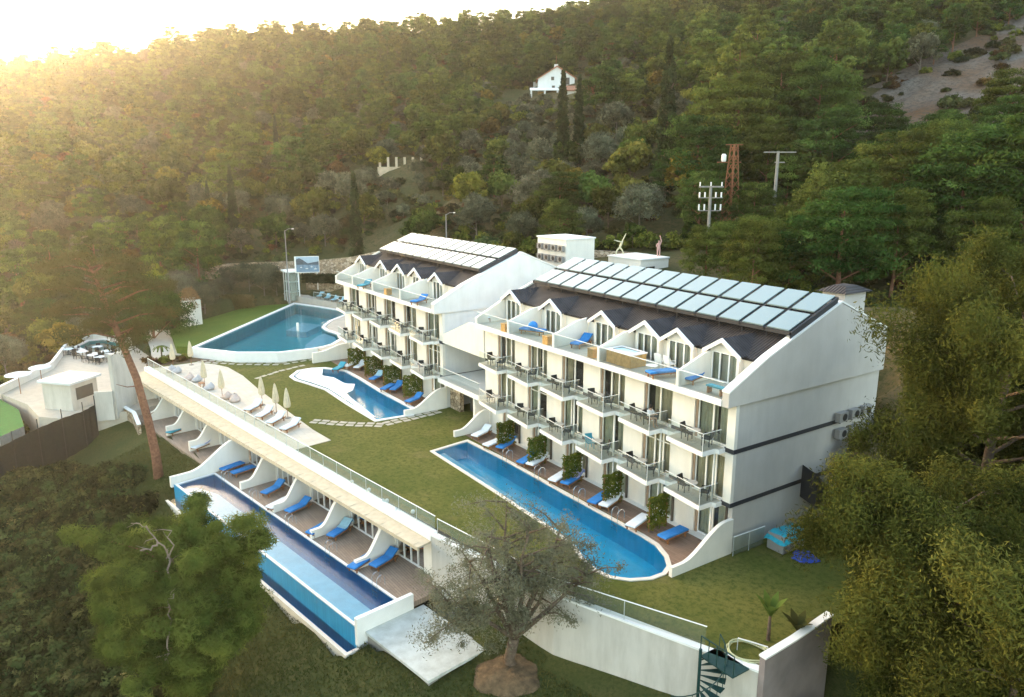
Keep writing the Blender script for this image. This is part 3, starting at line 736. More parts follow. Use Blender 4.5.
    # dormers
    for xd in dormers:
        hw = 1.05; yf = 1.75; zp = 11.5; ze = 10.85
        mb = MB()
        mb.box(xd-hw, xd-hw+.14, yf, 3.2, 8.99, ze); mb.box(xd+hw-.14, xd+hw, yf, 3.2, 8.99, ze)
        mb.prism([(xd-hw,yf,ze),(xd+hw,yf,ze),(xd,yf,zp-.12)], [(xd-hw,yf+.12,ze),(xd+hw,yf+.12,ze),(xd,yf+.12,zp-.12)])
        mb.box(xd-hw+.14, xd+hw-.14, yf+.01, yf+.11, 10.72, ze)
        d = mb.build('dormer', M['white'], r)
        # gable-shaped roof
        ridge_end = 2.13 + (zp - 10.76)/.386
        mb = MB(); ov = .28; yy = yf-.3
        for sx in (-1, 1):
            a = (xd, yy, zp+.02); b = (xd+sx*(hw+ov), yy, zp - (zp-ze)*(hw+ov)/hw+.02)
            ye = 2.13 + (b[2]-10.76)/.386; ye = max(ye, 2.4)
            a2 = (xd, ridge_end+.2, zp+.02); b2 = (b[0], ye+.1, b[2])
            mb.add([a, b, b2, a2, (a[0],a[1],a[2]+.07), (b[0],b[1],b[2]+.07), (b2[0],b2[1],b2[2]+.07), (a2[0],a2[1],a2[2]+.07)],
                   [(0,1,2,3),(4,7,6,5),(0,4,5,1),(1,5,6,2),(2,6,7,3)])
        mb.build('dormer_roof', M['droof'], d)
        mb = MB()
        for sx in (-1, 1):
            mb.prism([(xd,yy-.05,zp-.14),(xd,yy-.05,zp+.12),(xd+sx*(hw+ov+.03),yy-.05,zp-(zp-ze)*(hw+ov)/hw+.10),(xd+sx*(hw+ov+.03),yy-.05,zp-(zp-ze)*(hw+ov)/hw-.15)],
                     [(xd,yy+.04,zp-.14),(xd,yy+.04,zp+.12),(xd+sx*(hw+ov+.03),yy+.04,zp-(zp-ze)*(hw+ov)/hw+.10),(xd+sx*(hw+ov+.03),yy+.04,zp-(zp-ze)*(hw+ov)/hw-.15)])
        mb.build('bargeboard', M['trim'], d)
        mb = MB(); w = .07; x0, x1, z0, z1 = xd-hw+.14, xd+hw-.14, 9.0, 10.72
        for a, b in ((x0,x0+w),(x1-w,x1),(xd-.38,xd-.28),(xd+.28,xd+.38)): mb.box(a, b, yf+.02, yf+.10, z0, z1)
        mb.box(x0+w, x1-w, yf+.025, yf+.095, z0, z0+.09); mb.box(x0+w, x1-w, yf+.025, yf+.095, z1-.08, z1); mb.build('window_frame', M['trim'], d)
        MB().add([(x0,yf+.06,z0),(x1,yf+.06,z0),(x1,yf+.06,z1),(x0,yf+.06,z1)], [(0,1,2,3)]).build('pane', M['pane'], d)
        mb = MB(); c = curtain_mesh(x0, xd-.42, yf+.25, z0, z1, 1); mb.add(c.v, c.f); c = curtain_mesh(xd+.4, x1, yf+.25, z0, z1, 1); mb.add(c.v, c.f)
        mb.build('curtain', M['sheer'], d)
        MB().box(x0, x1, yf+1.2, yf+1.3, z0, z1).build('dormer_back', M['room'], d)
    return r

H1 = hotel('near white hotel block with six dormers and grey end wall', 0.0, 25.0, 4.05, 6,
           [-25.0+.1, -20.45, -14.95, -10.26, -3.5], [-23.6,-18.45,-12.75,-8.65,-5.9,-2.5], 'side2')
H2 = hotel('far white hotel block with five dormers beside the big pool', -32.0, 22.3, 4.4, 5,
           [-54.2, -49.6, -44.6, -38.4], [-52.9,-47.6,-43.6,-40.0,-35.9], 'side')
# curved end walls of the ground-floor patios
wave_wall(H1, -.12, .10, 4.35, 2.05, .55); wave_wall(H1, -25.1, -24.88, 3.0, 1.75, .5)
wave_wall(H2, -32.15, -31.9, 3.9, 1.9, .5)
wave_wall(H2, -54.5, -54.2, 4.0, 1.75, 1.15)
# chimney at the near end of the ridge
mb = MB(); mb.box(-1.5,-.05,8.9,11.0,12.3,13.75); mb.build('chimney', M['side2'], H1)
mb = MB(); mb.prism([(-1.75,8.6,13.76),(.2,8.6,13.76),(.2,11.3,13.76),(-1.75,11.3,13.76)], [(-1.2,9.4,14.1),(-.4,9.4,14.1),(-.4,10.5,14.1),(-1.2,10.5,14.1)]); mb.build('chimney_cap', M['roof'], H1)
mb = MB(); mb.prism([(-4,13.4,11.1),(-.1,13.4,11.1),(-.1,15.6,10.6),(-4,15.6,10.6)], [(-4,13.4,11.24),(-.1,13.4,11.24),(-.1,15.6,10.74),(-4,15.6,10.74)]); mb.build('lean_to_roof', M['roof'], H1)
mb = MB(); mb.tube([(.07,7.45,2.72),(.07,7.45,.1)], .05); mb.build('drain_pipe', M['band'], H1)
mb = MB(); mb.box(.001,.03,-.0,.0,0,0) if False else None
# deck patios
for rr, x0, x1 in ((H1, -24.8, -.15), (H2, -54.1, -32.2)):
    MB().box(x0, x1, -2.06, .46, -.2, .045).build('patio_deck', M['deck'], rr)

_o = offset(P1, .255); _cv = [p for p in _o if p[0] > -4.9 and p[1] < -1.8 and p[1] > -4.6]
MB().sheet([(-4.9,-1.9)] + sorted(_cv, key=lambda p: p[0]+(-p[1])*.6) + [(-.2,-4.2),(-.2,-1.9)], .043).build('patio_deck', M['deck'], H1)

# link between the two blocks
LK = empty('link_building', (-28.5, 4, 0), 'low white link with dark open lounge between the two hotel blocks', 'building')
mb = MB(); mb.box(-31.9,-25.15,-.05,.25,6.0,6.35); mb.prism([(-31.9,-.05,6.35),(-25.15,-.05,6.35),(-25.15,-.05,8.55),(-27.5,-.05,8.55),(-31.9,-.05,6.75)], [(-31.9,.2,6.35),(-25.15,.2,6.35),(-25.15,.2,8.55),(-27.5,.2,8.55),(-31.9,.2,6.75)])
mb.build('parapet_wall', M['white'], LK)
MB().box(-31.95,-25.1,.25,10,6.0,6.3).build('flat_roof', M['side'], LK)
MB().box(-31.95,-25.1,-.6,8,2.55,2.95).build('lounge_floor', M['trim'], LK)
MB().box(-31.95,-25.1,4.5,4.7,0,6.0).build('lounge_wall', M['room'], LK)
mb = MB()
for a in (-31.9,-29.7,-27.5,-25.3): mb.box(a,a+.1,4.3,4.45,2.95,6.0)
mb.build('door_frame', M['band'], LK)
MB().add([(-31.9,4.38,3),(-25.2,4.38,3),(-25.2,4.38,5.9),(-31.9,4.38,5.9)],[(0,1,2,3)]).build('lounge_glass', M['pane'], LK)
mb = MB().add([(-31.9,-.5,3),(-25.2,-.5,3),(-25.2,-.5,3.95),(-31.9,-.5,3.95)],[(0,1,2,3)]); g = mb.build('glass_rail', M['glass'], LK)
MB().bar((-31.9,-.5,3.97),(-25.2,-.5,3.97),.05).build('handrail', M['steel'], g)
MB().box(-31.9,-30.2,.6,1.0,0,2.55).build('stone_pier', M['stone'], LK)
mb = MB(); mb.box(-30.1,-26.6,1.6,1.75,0,2.55); mb.build('entrance_wall', M['room'], LK)
dr = MB().box(-28.9,-27.5,1.5,1.6,0.02,2.3).build('entrance_door', M['jamb'], LK)
mb = MB(); mb.tube([(-28.2+.3*math.cos(t),1.42,1.6+.3*math.sin(t)) for t in np.linspace(0,2*math.pi,17)], .09, 6); mb.build('wreath', M['dark'], dr)
MB().box(-27.2,-26.3,1.3,1.45,0,2.4).build('green_shutter', mat('green_shutter',(.03,.12,.06)), LK)
MB().box(-26.3,-26.1,-.4,1.3,0,2.55).build('entrance_pillar', M['trim'], LK)

# ------------------------------------------------------------------ solar arrays (things on the roofs)
def solar(label, x0, x1, n):
    r = empty('solar_array', ((x0+x1)/2, 6, 12.2), label, 'solar panels', 'solar collectors on the hotel roofs')
    zs = lambda y: 12.12 + .386*(y-4.0)
    mb = MB()
    for y in (4.0, 5.95, 8.0):
        mb.box(x0-.05, x1+.05, y-.05, y+.05, zs(y)-.22, zs(y)-.02)
    for k in range(n+1):
        x = x0 + (x1-x0)*k/n
        for y in (4.2, 6, 7.8): mb.box(x-.03, x+.03, y-.03, y+.03, zs(y)-1.2, zs(y)-.1)
        mb.prism([(x-.06,3.95,zs(3.95)-.16),(x+.06,3.95,zs(3.95)-.16),(x+.06,3.95,zs(3.95)-.02),(x-.06,3.95,zs(3.95)-.02)], [(x-.06,8.05,zs(8.05)-.16),(x+.06,8.05,zs(8.05)-.16),(x+.06,8.05,zs(8.05)-.02),(x-.06,8.05,zs(8.05)-.02)])
    mb.prism([(x1-.02,3.95,zs(3.95)-.75),(x1+.04,3.95,zs(3.95)-.75),(x1+.04,3.95,zs(3.95)-.05),(x1-.02,3.95,zs(3.95)-.05)], [(x1-.02,8.05,zs(8.05)-.5),(x1+.04,8.05,zs(8.05)-.5),(x1+.04,8.05,zs(8.05)-.05),(x1-.02,8.05,zs(8.05)-.05)])
    mb.build('rack', M['band'], r)
    w = (x1-x0)/n
    for ya, yb in ((4.0, 5.80), (6.12, 8.0)):
        for k in range(n):
            a, b = x0+k*w+.13, x0+(k+1)*w-.13
            mb = MB(); mb.prism([(a,ya,zs(ya)),(b,ya,zs(ya)),(b,ya,zs(ya)+.07),(a,ya,zs(ya)+.07)], [(a,yb,zs(yb)),(b,yb,zs(yb)),(b,yb,zs(yb)+.07),(a,yb,zs(yb)+.07)])
            mb.build('panel', M['solar'], r)
    return r
solar('two rows of pale solar panels on the near hotel roof', -24.0, .05, 14)
solar('two rows of pale solar panels on the far hotel roof', -53.4, -32.2, 13)

# ------------------------------------------------------------------ lower building under the terrace edge
LB = empty('lower_building', b3(35, 1, -3.1), 'low white row of rooms with wave walls under the terrace edge', 'building')
def X(s, t, z): return b3(s, t, z)
S0, S1 = 9.3, 61.0
MB(X).box(S0, S1, .0, .3, -3.1, -.25).build('rear_wall', M['room'], LB) if False else None
tb = lambda s: .98 - .0165*(s-10)         # front of the roof band
mb = MB(X); mb.prism([(S0,tb(S0)-.55,-.3),(S0,tb(S0),-.3),(S0,tb(S0),.16),(S0,tb(S0)-.55,.16)], [(S1,tb(S1)-.55,-.3),(S1,tb(S1),-.3),(S1,tb(S1),.16),(S1,tb(S1)-.55,.16)])
bevel(mb.build('roof_parapet', M['trim'], LB), .02)
mb = MB(X); mb.prism([(S0,tb(S0)+.002,-.42),(S0,1.95,-.46),(S0,1.95,-.36),(S0,tb(S0)+.002,-.3)], [(S1,tb(S1)+.002,-.42),(S1,1.75,-.46),(S1,1.75,-.36),(S1,tb(S1)+.002,-.3)])
mb.build('pergola_canopy', M['beige'], LB)
mb = MB(X)
for i in range(30):
    s = S0+.4+i*1.75
    if s < S1: mb.box(s, s+.06, tb(s)+.05, 1.9, -.358, -.325)
mb.box(S0, S1, 1.80, 1.9, -.62, -.47) ; mb.build('pergola_beam', M['beige'], LB)
MB(X).box(8.5, S1, .35, 3.5, -3.4, -3.08).build('patio_deck', M['deck2'], LB)
bay3 = 5.45; tips = [13.9 + bay3*k for k in range(9)]
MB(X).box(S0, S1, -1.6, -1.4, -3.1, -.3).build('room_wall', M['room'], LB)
mb = MB(X); prev = S0
wins = []
for k in range(-1, 9):
    a = tips[0] + bay3*k + .25 if k >= 0 else tips[0]-bay3+.25
    wa, wb = a + 1.5, a + bay3 - .5
    if k == -1: wa = S0+1.4
    wb = min(wb, S1-.3)
    if wa >= wb: continue
    wins.append((wa, wb))
for wa, wb in wins:
    mb.box(prev, wa, .2, .5, -3.08, -.45); prev = wb
    mb.box(wa, wb, .22, .48, -.85, -.45)
mb.box(prev, S1, .2, .5, -3.08, -.45); mb.build('front_wall', M['white'], LB)
for wa, wb in wins:
    m1 = MB(X); w = .08
    n = 4
    for i in range(n+1):
        s = wa + (wb-wa)*i/n; s = min(max(s, wa+.04), wb-.04); m1.box(s-.04, s+.04, .32, .42, -3.06, -.85)
    m1.box(wa, wb, .33, .41, -3.06, -2.96); m1.box(wa, wb, .33, .41, -.95, -.85)
    f = m1.build('window', M['trim'], LB)
    MB(X).add([(wa,.37,-3.05),(wb,.37,-3.05),(wb,.37,-.86),(wa,.37,-.86)],[(0,1,2,3)]).build('pane', M['pane'], f)
    m2 = MB(X)
    for a, b in ((wa+.05, wa+(wb-wa)*.3),(wa+(wb-wa)*.55, wa+(wb-wa)*.78)):
        c = curtain_mesh(a, b, .1, -3.0, -.9, 1); m2.add(c.v, c.f)
    m2.build('curtain', M['jamb'] if rnd.random() < .4 else M['curtain'], f)
def wave3(s, T, hi, lo, th=.28, z0=-3.4):
    pts = [(.5, z0)]
    for i in range(25):
        u = i/24; k = min(1, max(0, (u-.10)/.68)); sm = k*k*(3-2*k); bow = .22*math.sin(math.pi*min(1,u*1.6)) if u < .625 else 0
        pts.append((.5 + (T-.5)*u, hi + (lo-hi)*sm + bow*.4))
    pts.append((T, z0))
    mb = MB(X); mb.prism([(s-th/2,t,z) for t,z in pts], [(s+th/2,t,z) for t,z in pts])
    return mb.build('wave_wall', M['white'], LB)
for k, s in enumerate(tips):
    if s > S1: continue
    if k == 4: wave3(s-.6, 6.85, -.7, -2.55)
    elif k < 4: wave3(s, 3.35, -.62, -2.5)
    else: wave3(s, 3.1, -.65, -2.2)
wave3(S1, 3.2, -.6, -2.0)
# lower pool
PL = [b3(8.75,3.52)[:2], b3(34.7,3.58)[:2], b3(34.5,6.5)[:2], b3(8.75,6.4)[:2]]
pool('infinity_pool', 'long infinity pool with overflow trough below the low row of rooms', PL, -3.12, 1.3, .16, -3.06, 'tiledeep', 'water', wall_to=-4.9, cmat='trim',
     shelf=[('shallow_shelf', [b3(8.8,4.75)[:2], b3(31.5,4.6)[:2], b3(32.6,4.95)[:2], b3(33.9,5.3)[:2], b3(34.4,6.45)[:2], b3(8.8,6.35)[:2]], -3.5, 'tilelight')])
tr = empty('overflow_trough', b3(21,7,-4.9), 'narrow blue overflow trough along the outer edge of the infinity pool', 'pool trough')
MB(X).prism([(8.6,7.2,-5.6),(8.6,7.42,-5.6),(8.6,7.42,-4.3),(8.6,7.2,-4.3)], [(35,7.2,-5.6),(35,7.42,-5.6),(35,7.42,-4.3),(35,7.2,-4.3)]).build('curb', M['coping'], tr)
MB(X).box(8.4,8.6,6.56,7.42,-5.6,-4.302).build('end_curb', M['coping'], tr)
MB(X).add([(8.6,6.58,-5.1),(35,6.68,-5.1),(35,7.2,-5.1),(8.6,7.2,-5.1)],[(0,1,2,3)]).build('basin', M['tiledeep'], tr)
MB(X).add([(8.6,6.58,-4.4),(35,6.68,-4.4),(35,7.2,-4.4),(8.6,7.2,-4.4)],[(0,1,2,3)]).build('water', M['water'], tr)
MB(X).add([(8.62,6.585,-5.1),(34.9,6.685,-5.1),(34.9,6.685,-3.12),(8.62,6.585,-3.12)],[(0,1,2,3)]).build('tiled_face', M['tiledeep'], tr)
bevel(MB(X).box(8.45,8.72,2.9,6.6,-4.2,-2.55).build('pool_end_wall', M['trim'], LB), .02)
pd = empty('pump_room', b3(6,4.5,-4.3), 'low pump room with white flat roof beyond the pool end wall', 'pump room')
MB(X).box(2.95,8.42,2.35,6.0,-5.6,-3.63).build('wall', M['concrete'], pd)
MB(X).box(2.85,8.44,2.25,6.12,-3.63,-3.48).build('roof', streaky('white_painted_roof',(.55,.56,.52),.25), pd)

# ------------------------------------------------------------------ retaining wall at the lawn edge
RW = empty('retaining_wall', (2,-9.5,-3), 'long white retaining wall holding up the lawn behind the olive tree', 'wall')
W2 = [b3(9.3,.95)[:2], b3(0,.35)[:2], (7.7,-6.95)]
for a, b in zip(W2[:-1], W2[1:]):
    a = Vector(a); b = Vector(b); d = (b-a).normalized(); nn = Vector((-d.y, d.x))*.3
    ln = (b-a).length; n = 1
    mb = MB(); mb.prism([(*a,-6),(*b,-6),(*b,.02),(*a,.02)], [(*(a+nn),-6),(*(b+nn),-6),(*(b+nn),.02),(*(a+nn),.02)]); mb.build('wall', M['greywall'], RW)
    nn = Vector((-d.y, d.x)); q0 = a - nn*.04; q1 = b - nn*.04; q2 = b + nn*.36; q3 = a + nn*.36
    mb = MB(); mb.prism([(*p,.022) for p in (q0,q1,q2,q3)], [(*p,.13) for p in (q0,q1,q2,q3)]); mb.build('capping', M['trim'], RW)
SW = empty('side_wall', (7.75,-5,-2), 'pinkish side wall rising from the corner beside the garden hose', 'wall')
mb = MB(); q = [(-7.0,-4),(-2.4,-4),(-2.4,1.25),(-5.0,.95),(-7.0,.85)]
mb.prism([(7.72,y,z) for y,z in q], [(8.0,y,z) for y,z in q]); mb.build('wall', mat('shaded_pinkish_render',(.24,.20,.19),.9,.2,.8), SW)  # pinkish grey made darker to carry the shade on this face
mb = MB()
for (ya,za),(yb,zb) in (((-2.38,1.25),(-5.0,.95)),((-5.0,.95),(-7.02,.85))):
    mb.prism([(7.68,ya,za),(8.04,ya,za),(8.04,ya,za+.08),(7.68,ya,za+.08)], [(7.68,yb,zb),(8.04,yb,zb),(8.04,yb,zb+.08),(7.68,yb,zb+.08)])
mb.build('capping', M['trim'], SW)

# ------------------------------------------------------------------ glass balustrades
def balustrade(label, pts, h=1.0, step=1.9, cat='glass railing', grp='glass railings along the lawn edge', gm='railglass'):
    c = Vector(pts[0]); r = empty('glass_railing', c, label, cat, grp)
    for a, b in zip(pts[:-1], pts[1:]):
        a = Vector(a); b = Vector(b); n = max(1, round((b-a).length/step))
        for i in range(n):
            p = a.lerp(b, i/n); q = a.lerp(b, (i+1)/n); g = (q-p).normalized()*.03
            MB().add([tuple(p+g+Vector((0,0,.06))), tuple(q-g+Vector((0,0,.06))), tuple(q-g+Vector((0,0,h-.03))), tuple(p+g+Vector((0,0,h-.03)))], [(0,1,2,3)]).build('glass_panel', M[gm], r)
            MB().box(p.x-.015,p.x+.015,p.y-.015,p.y+.015,p.z,p.z+h-.02).build('post', M['thinpost'], r)
    mb = MB()
    for a, b in zip(pts[:-1], pts[1:]): mb.bar(Vector(a)+Vector((0,0,h)), Vector(b)+Vector((0,0,h)), .045, .035)
    mb.build('handrail', M['steel'], r); return r
balustrade('long green-tinted glass railing along the sun terrace and the roof of the low row', [b3(60.4,-.15,.16), b3(9.3,.62,.16)])
balustrade('glass railing with thin white rail above the retaining wall behind the olive tree', [b3(9.0,.7,.13), b3(0,.55,.13), (5.3,-7.55,.13)], step=4.0, gm='glass')
balustrade('short glass screen on the grass beside the grey end wall of the near hotel block', [(.35,.1,.0), (.45,2.6,.0)], 1.15, 1.25, gm='railglass')
# ------------------------------------------------------------------ loungers
def dir_px(f, h, z):
    a = at(*f, z); b = at(*h, z); c = (a+b)/2; return c, math.atan2(b.y-a.y, b.x-a.x)
def make_lounger(cush, back=True, frame='wood', towel=None):
    r = empty('sun_lounger', (0,0,0), 'x', 'sun lounger')
    mb = MB()
    for sy in (-.3, .3): mb.box(-.98, .98, sy-.03, sy+.03, .22, .30)
    for i in range(9): mb.box(-.96+i*.21, -.86+i*.21, -.27, .27, .255, .285)
    for sx in (-.8, .7):
        for sy in (-.3, .3): mb.box(sx-.035, sx+.035, sy-.034, sy+.034, 0, .22)
    if back:
        mb.bar((.35,-.28,.30),(.92,-.28,.62),.05,.05); mb.bar((.35,.28,.30),(.92,.28,.62),.05,.05)
        mb.bar((.75,-.2,.28),(.85,-.2,.55),.04); mb.bar((.75,.2,.28),(.85,.2,.55),.04)
    mb.build('frame', M[frame], r, local=True)
    z = .30; hz = .66 if back else .31
    prof = [(-1.0,z),(.32,z),(1.0,hz)] ; t = .13
    mb = MB()
    top = [(-1.02,z+.02),(-1.0,z+t*.8),(-.94,z+t),(.28,z+t),(.36,z+t+.01),(.93,hz+t-.01),(1.0,hz+t*.75),(1.03,hz+.02)]
    bot = [(.34,z+.005),(-.98,z+.0)]
    P = top + [(.99,hz)] + bot
    mb.prism([(x,-.34,zz) for x,zz in P], [(x,.34,zz) for x,zz in P])
    bevel(mb.build('mattress', M[cush], r, local=True), .04, 2)
    if towel:
        mb = MB(); P = [(.1,z+t+.012),(.36,z+t+.024),(.95,hz+t+.012),(1.045,hz+t*.7),(1.05,hz-.12),(1.07,hz-.12),(1.065,hz+t*.75),(.96,hz+t+.03),(.35,z+t+.045),(.1,z+t+.03)]
        mb.prism([(x,-.36,zz) for x,zz in P], [(x,.36,zz) for x,zz in P]); mb.build('towel', M[towel], r, local=True)
    return r
LP = {}; 
def lounger(kind, f, h, z, label, group):
    c, a = dir_px(f, h, z+.35)
    key = kind
    if key not in LP:
        args = {'blue': ('blue',), 'white': ('towel',), 'bluetowel': ('blue',True,'wood','pale'), 'lilac': ('blue',True,'wood','lilac'), 'flat': ('blue',False), 'pale': ('pale',), 'teal': ('teal',), 'striped': ('towel',True,'wood','lilac'), 'whiteflat': ('towel',False)}[kind]
        LP[key] = make_lounger(*args); first = True
    else: first = False
    return place(LP[key], first, (c.x, c.y, z), a, label, group)
gA = 'sun loungers on the patio decks of the near hotel block'
Z0 = .045
for kind, f, h, lb in [
    ('white',(472,437),(491,428),'white lounger beside the curved wall at the far end of the near pool'),
    ('blue',(497,449),(515,439),'blue lounger by the first green screen from the far end of the near pool'),
    ('whiteflat',(489,444),(499,440),'white lounger half hidden behind the first green screen of the near pool'),
    ('white',(527,466),(547,455),'white lounger by the second green screen of the near pool'),
    ('blue',(521,462),(534,455),'blue lounger half hidden behind the second green screen of the near pool'),
    ('lilac',(562,485),(582,473),'blue lounger with lilac towel over its back at the third green screen'),
    ('whiteflat',(553,480),(566,472),'white lounger half hidden behind the third green screen of the near pool'),
    ('white',(600,508),(621,493),'white lounger by the fourth green screen of the near pool'),
    ('flat',(594,501),(605,494),'blue lounger half hidden behind the fourth green screen of the near pool'),
    ('whiteflat',(632,525),(645,516),'white lounger half hidden behind the nearest green screen'),
    ('flat',(660,538),(686,527),'flat blue lounger by the nearest rounded end of the near pool')]:
    lounger(kind, f, h, Z0, lb, gA)
gB = 'sun loungers on the roof terraces'
ZT = 9.0
for kind, f, h, lb in [
    ('white',(479,320),(502,311),'white lounger on the farthest roof terrace of the near block'),
    ('flat',(520,328),(546,331),'blue lounger with blue ball on the second roof terrace'),
    ('blue',(566,347),(596,336),'blue lounger with raised back on the third roof terrace'),
    ('flat',(652,372),(674,370),'low blue lounger beside the white table on the jacuzzi terrace'),
    ('blue',(682,381),(707,370),'blue lounger on the nearest roof terrace of the near block'),
    ('blue',(408,303),(430,297),'blue lounger on the nearest roof terrace of the far block'),
    ('teal',(359,286),(370,283),'teal lounger on the far roof terrace of the far block')]:
    lounger(kind, f, h, ZT, lb, gB)
gC = 'sun loungers on the patio of the far hotel block'
for kind, f, h, lb in [
    ('white',(352,370),(368,361),'white lounger by the farthest green screen of the far block'),
    ('whiteflat',(346,366),(355,362),'white lounger behind the farthest green screen of the far block'),
    ('bluetowel',(368,381),(385,373),'blue lounger with pale towel between the far block screens'),
    ('blue',(389,392),(404,382),'blue lounger in the middle of the far block patio'),
    ('flat',(383,389),(393,384),'flat blue lounger beside the third far screen'),
    ('blue',(404,403),(424,395),'blue lounger next to the curved wall of the far block patio'),
    ('teal',(332,371),(346,364),'dark teal lounger against the pool deck wall of the far block patio')]:
    lounger(kind, f, h, Z0, lb, gC)
gD = 'sun loungers on the patios of the low row'
ZL = -3.08
for kind, f, h, lb in [
    ('blue',(369,568),(398,551),'blue lounger in the patio nearest the olive tree'),
    ('flat',(357,564),(366,558),'flat blue lounger just behind the nearest wave wall'),
    ('bluetowel',(327,538),(352,522),'blue lounger with pale towel in the second patio from the olive tree'),
    ('flat',(315,530),(324,525),'flat blue lounger behind the second wave wall from the olive tree'),
    ('blue',(286,512),(310,501),'blue lounger in the third patio from the olive tree'),
    ('whiteflat',(274,505),(284,500),'white lounger behind the third wave wall from the olive tree'),
    ('blue',(262,494),(284,483),'blue lounger in the fourth patio from the olive tree'),
    ('flat',(229,474),(257,465),'nearer of two flat blue loungers at the far end of the infinity pool'),
    ('flat',(218,471),(246,461),'farther of two flat blue loungers at the far end of the infinity pool'),
    ('striped',(191,449),(213,440),'towel covered lounger in the patio next to the infinity pool end'),
    ('teal',(165,434),(188,425),'teal blue lounger in the grass side patio nearer the tall pine'),
    ('white',(151,417),(166,410),'white lounger right beside the tall pine trunk'),
    ('white',(125,405),(140,396),'white lounger in the farthest patio left of the tall pine')]:
    lounger(kind, f, h, ZL, lb, gD)
gE = 'white loungers in a row on the sun terrace'
for i, (f, h, nm) in enumerate([((242,412),(264,401),'farthest'),((253,419),(275,407),'second farthest'),((264,425),(287,413),'second nearest'),((276,432),(304,419),'nearest')]):
    lounger('white', f, h, .03, f'{nm} white lounger of the row beside the closed parasols', gE)
gF = 'pale blue loungers on the deck behind the big pool'
for i, (f, h) in enumerate([((317,297),(324,293.5)),((325,299),(331,295)),((332,300.5),(339,297)),((340,302),(346,298.5)),((347,303.5),(353,300))]):
    lounger('pale', f, h, 1.95, f'pale blue lounger behind the big pool, {ORD[i]} from the white tower', gF)

# ------------------------------------------------------------------ parasols, bean bags, small furniture
def make_parasol():
    r = empty('closed_parasol', (0,0,0), 'x', 'parasol')
    MB().lathe((0,0,0), [(.24,0),(.24,.06),(.05,.07)], 10).build('base', M['concrete'], r, local=True)
    MB().tube([(0,0,.06),(0,0,2.75)], .025, 6).build('pole', M['wood'], r, local=True)
    mb = MB(); n = 14; prof = [(.17,.95),(.24,1.05),(.26,1.3),(.22,1.7),(.15,2.2),(.08,2.55),(.03,2.68)]; V = []; F = []
    for i, (rr, z) in enumerate(prof):
        for k in range(n):
            t = 2*math.pi*k/n; q = rr*(1.18 if k % 2 else .8); V.append((q*math.cos(t), q*math.sin(t), z))
    for i in range(len(prof)-1):
        for k in range(n): k2 = (k+1) % n; F.append((i*n+k, i*n+k2, (i+1)*n+k2, (i+1)*n+k))
    mb.add(V, F).build('canopy', M['canvas'], r, local=True)
    return r
par = make_parasol(); gP = 'closed cream parasols on the sun terrace'
for i, (q, lb) in enumerate([((173.5,368),'closed cream parasol by the planting bed, farthest left'),((191.5,365),'closed cream parasol by the planting bed near the pool corner'),
    ((205,387),'closed cream parasol by the wooden side table'),((222.5,398),'closed cream parasol standing alone beside the pink bean bags'),
    ((262.5,405),'closed cream parasol behind the farthest lounger of the white row'),((276.5,413),'closed cream parasol in the middle behind the white loungers'),((288,418),'closed cream parasol nearest the lawn tip behind the white loungers')]):
    c = at(*q, .03); place(par, i == 0, c, i*.7, lb, gP)
def make_bag():
    r = empty('bean_bag', (0,0,0), 'x', 'bean bag')
    mb = MB(); n = 14; V = []; F = []
    prof = [(.30,0),(.46,.10),(.50,.24),(.40,.42),(.24,.60),(.10,.74),(.02,.78)]
    for i, (rr, z) in enumerate(prof):
        for k in range(n):
            t = 2*math.pi*k/n; V.append((rr*math.cos(t)*1.1 + z*.28, rr*math.sin(t), z*(.82 if math.cos(t) < 0 else 1)))
    for i in range(len(prof)-1):
        for k in range(n): k2 = (k+1) % n; F.append((i*n+k, i*n+k2, (i+1)*n+k2, (i+1)*n+k))
    F.append(tuple(reversed(range(n))))
    mb.add(V, F).build('cover', M['copper'], r, local=True, smooth=True); return r
bag = make_bag(); gQ = 'bean bags on the sun terrace'; first = True; pinkmesh = None
for q, pink, a, lb in [((171,371.5),0,.3,'grey bean bag nearest the planting bed'),((176,373),0,1.2,'grey bean bag second from the planting bed'),((188.5,380),1,2,'pink beige bean bag between grey ones'),
    ((196.5,381.5),0,.8,'grey bean bag beside the pink one in the middle of the terrace'),((208.5,389.5),0,1.4,'grey bean bag beside the wooden side table'),((227,398.5),1,.2,'pink beige bean bag behind the single parasol'),((235,401.5),1,2.8,'pink beige bean bag nearest the white loungers')]:
    o = place(bag, first, at(*q, .03), a, lb, gQ)
    if pink:
        ch = o.children[0]
        if pinkmesh is None: pinkmesh = ch.data.copy(); pinkmesh.materials[0] = M['pinkbag']
        ch.data = pinkmesh
    first = False
st = empty('side_table', at(202,387,.03), 'low wooden side table between bean bags and parasol', 'side table')
MB().box(-.35,.35,-.25,.25,.38,.43).build('table_top', M['wood'], st, local=True)
mb0 = [(-.3,-.2),(.3,-.2),(.3,.2),(-.3,.2)]
for x, y in mb0: MB().box(x-.03,x+.03,y-.03,y+.03,0,.38).build('leg', M['wood'], st, local=True)

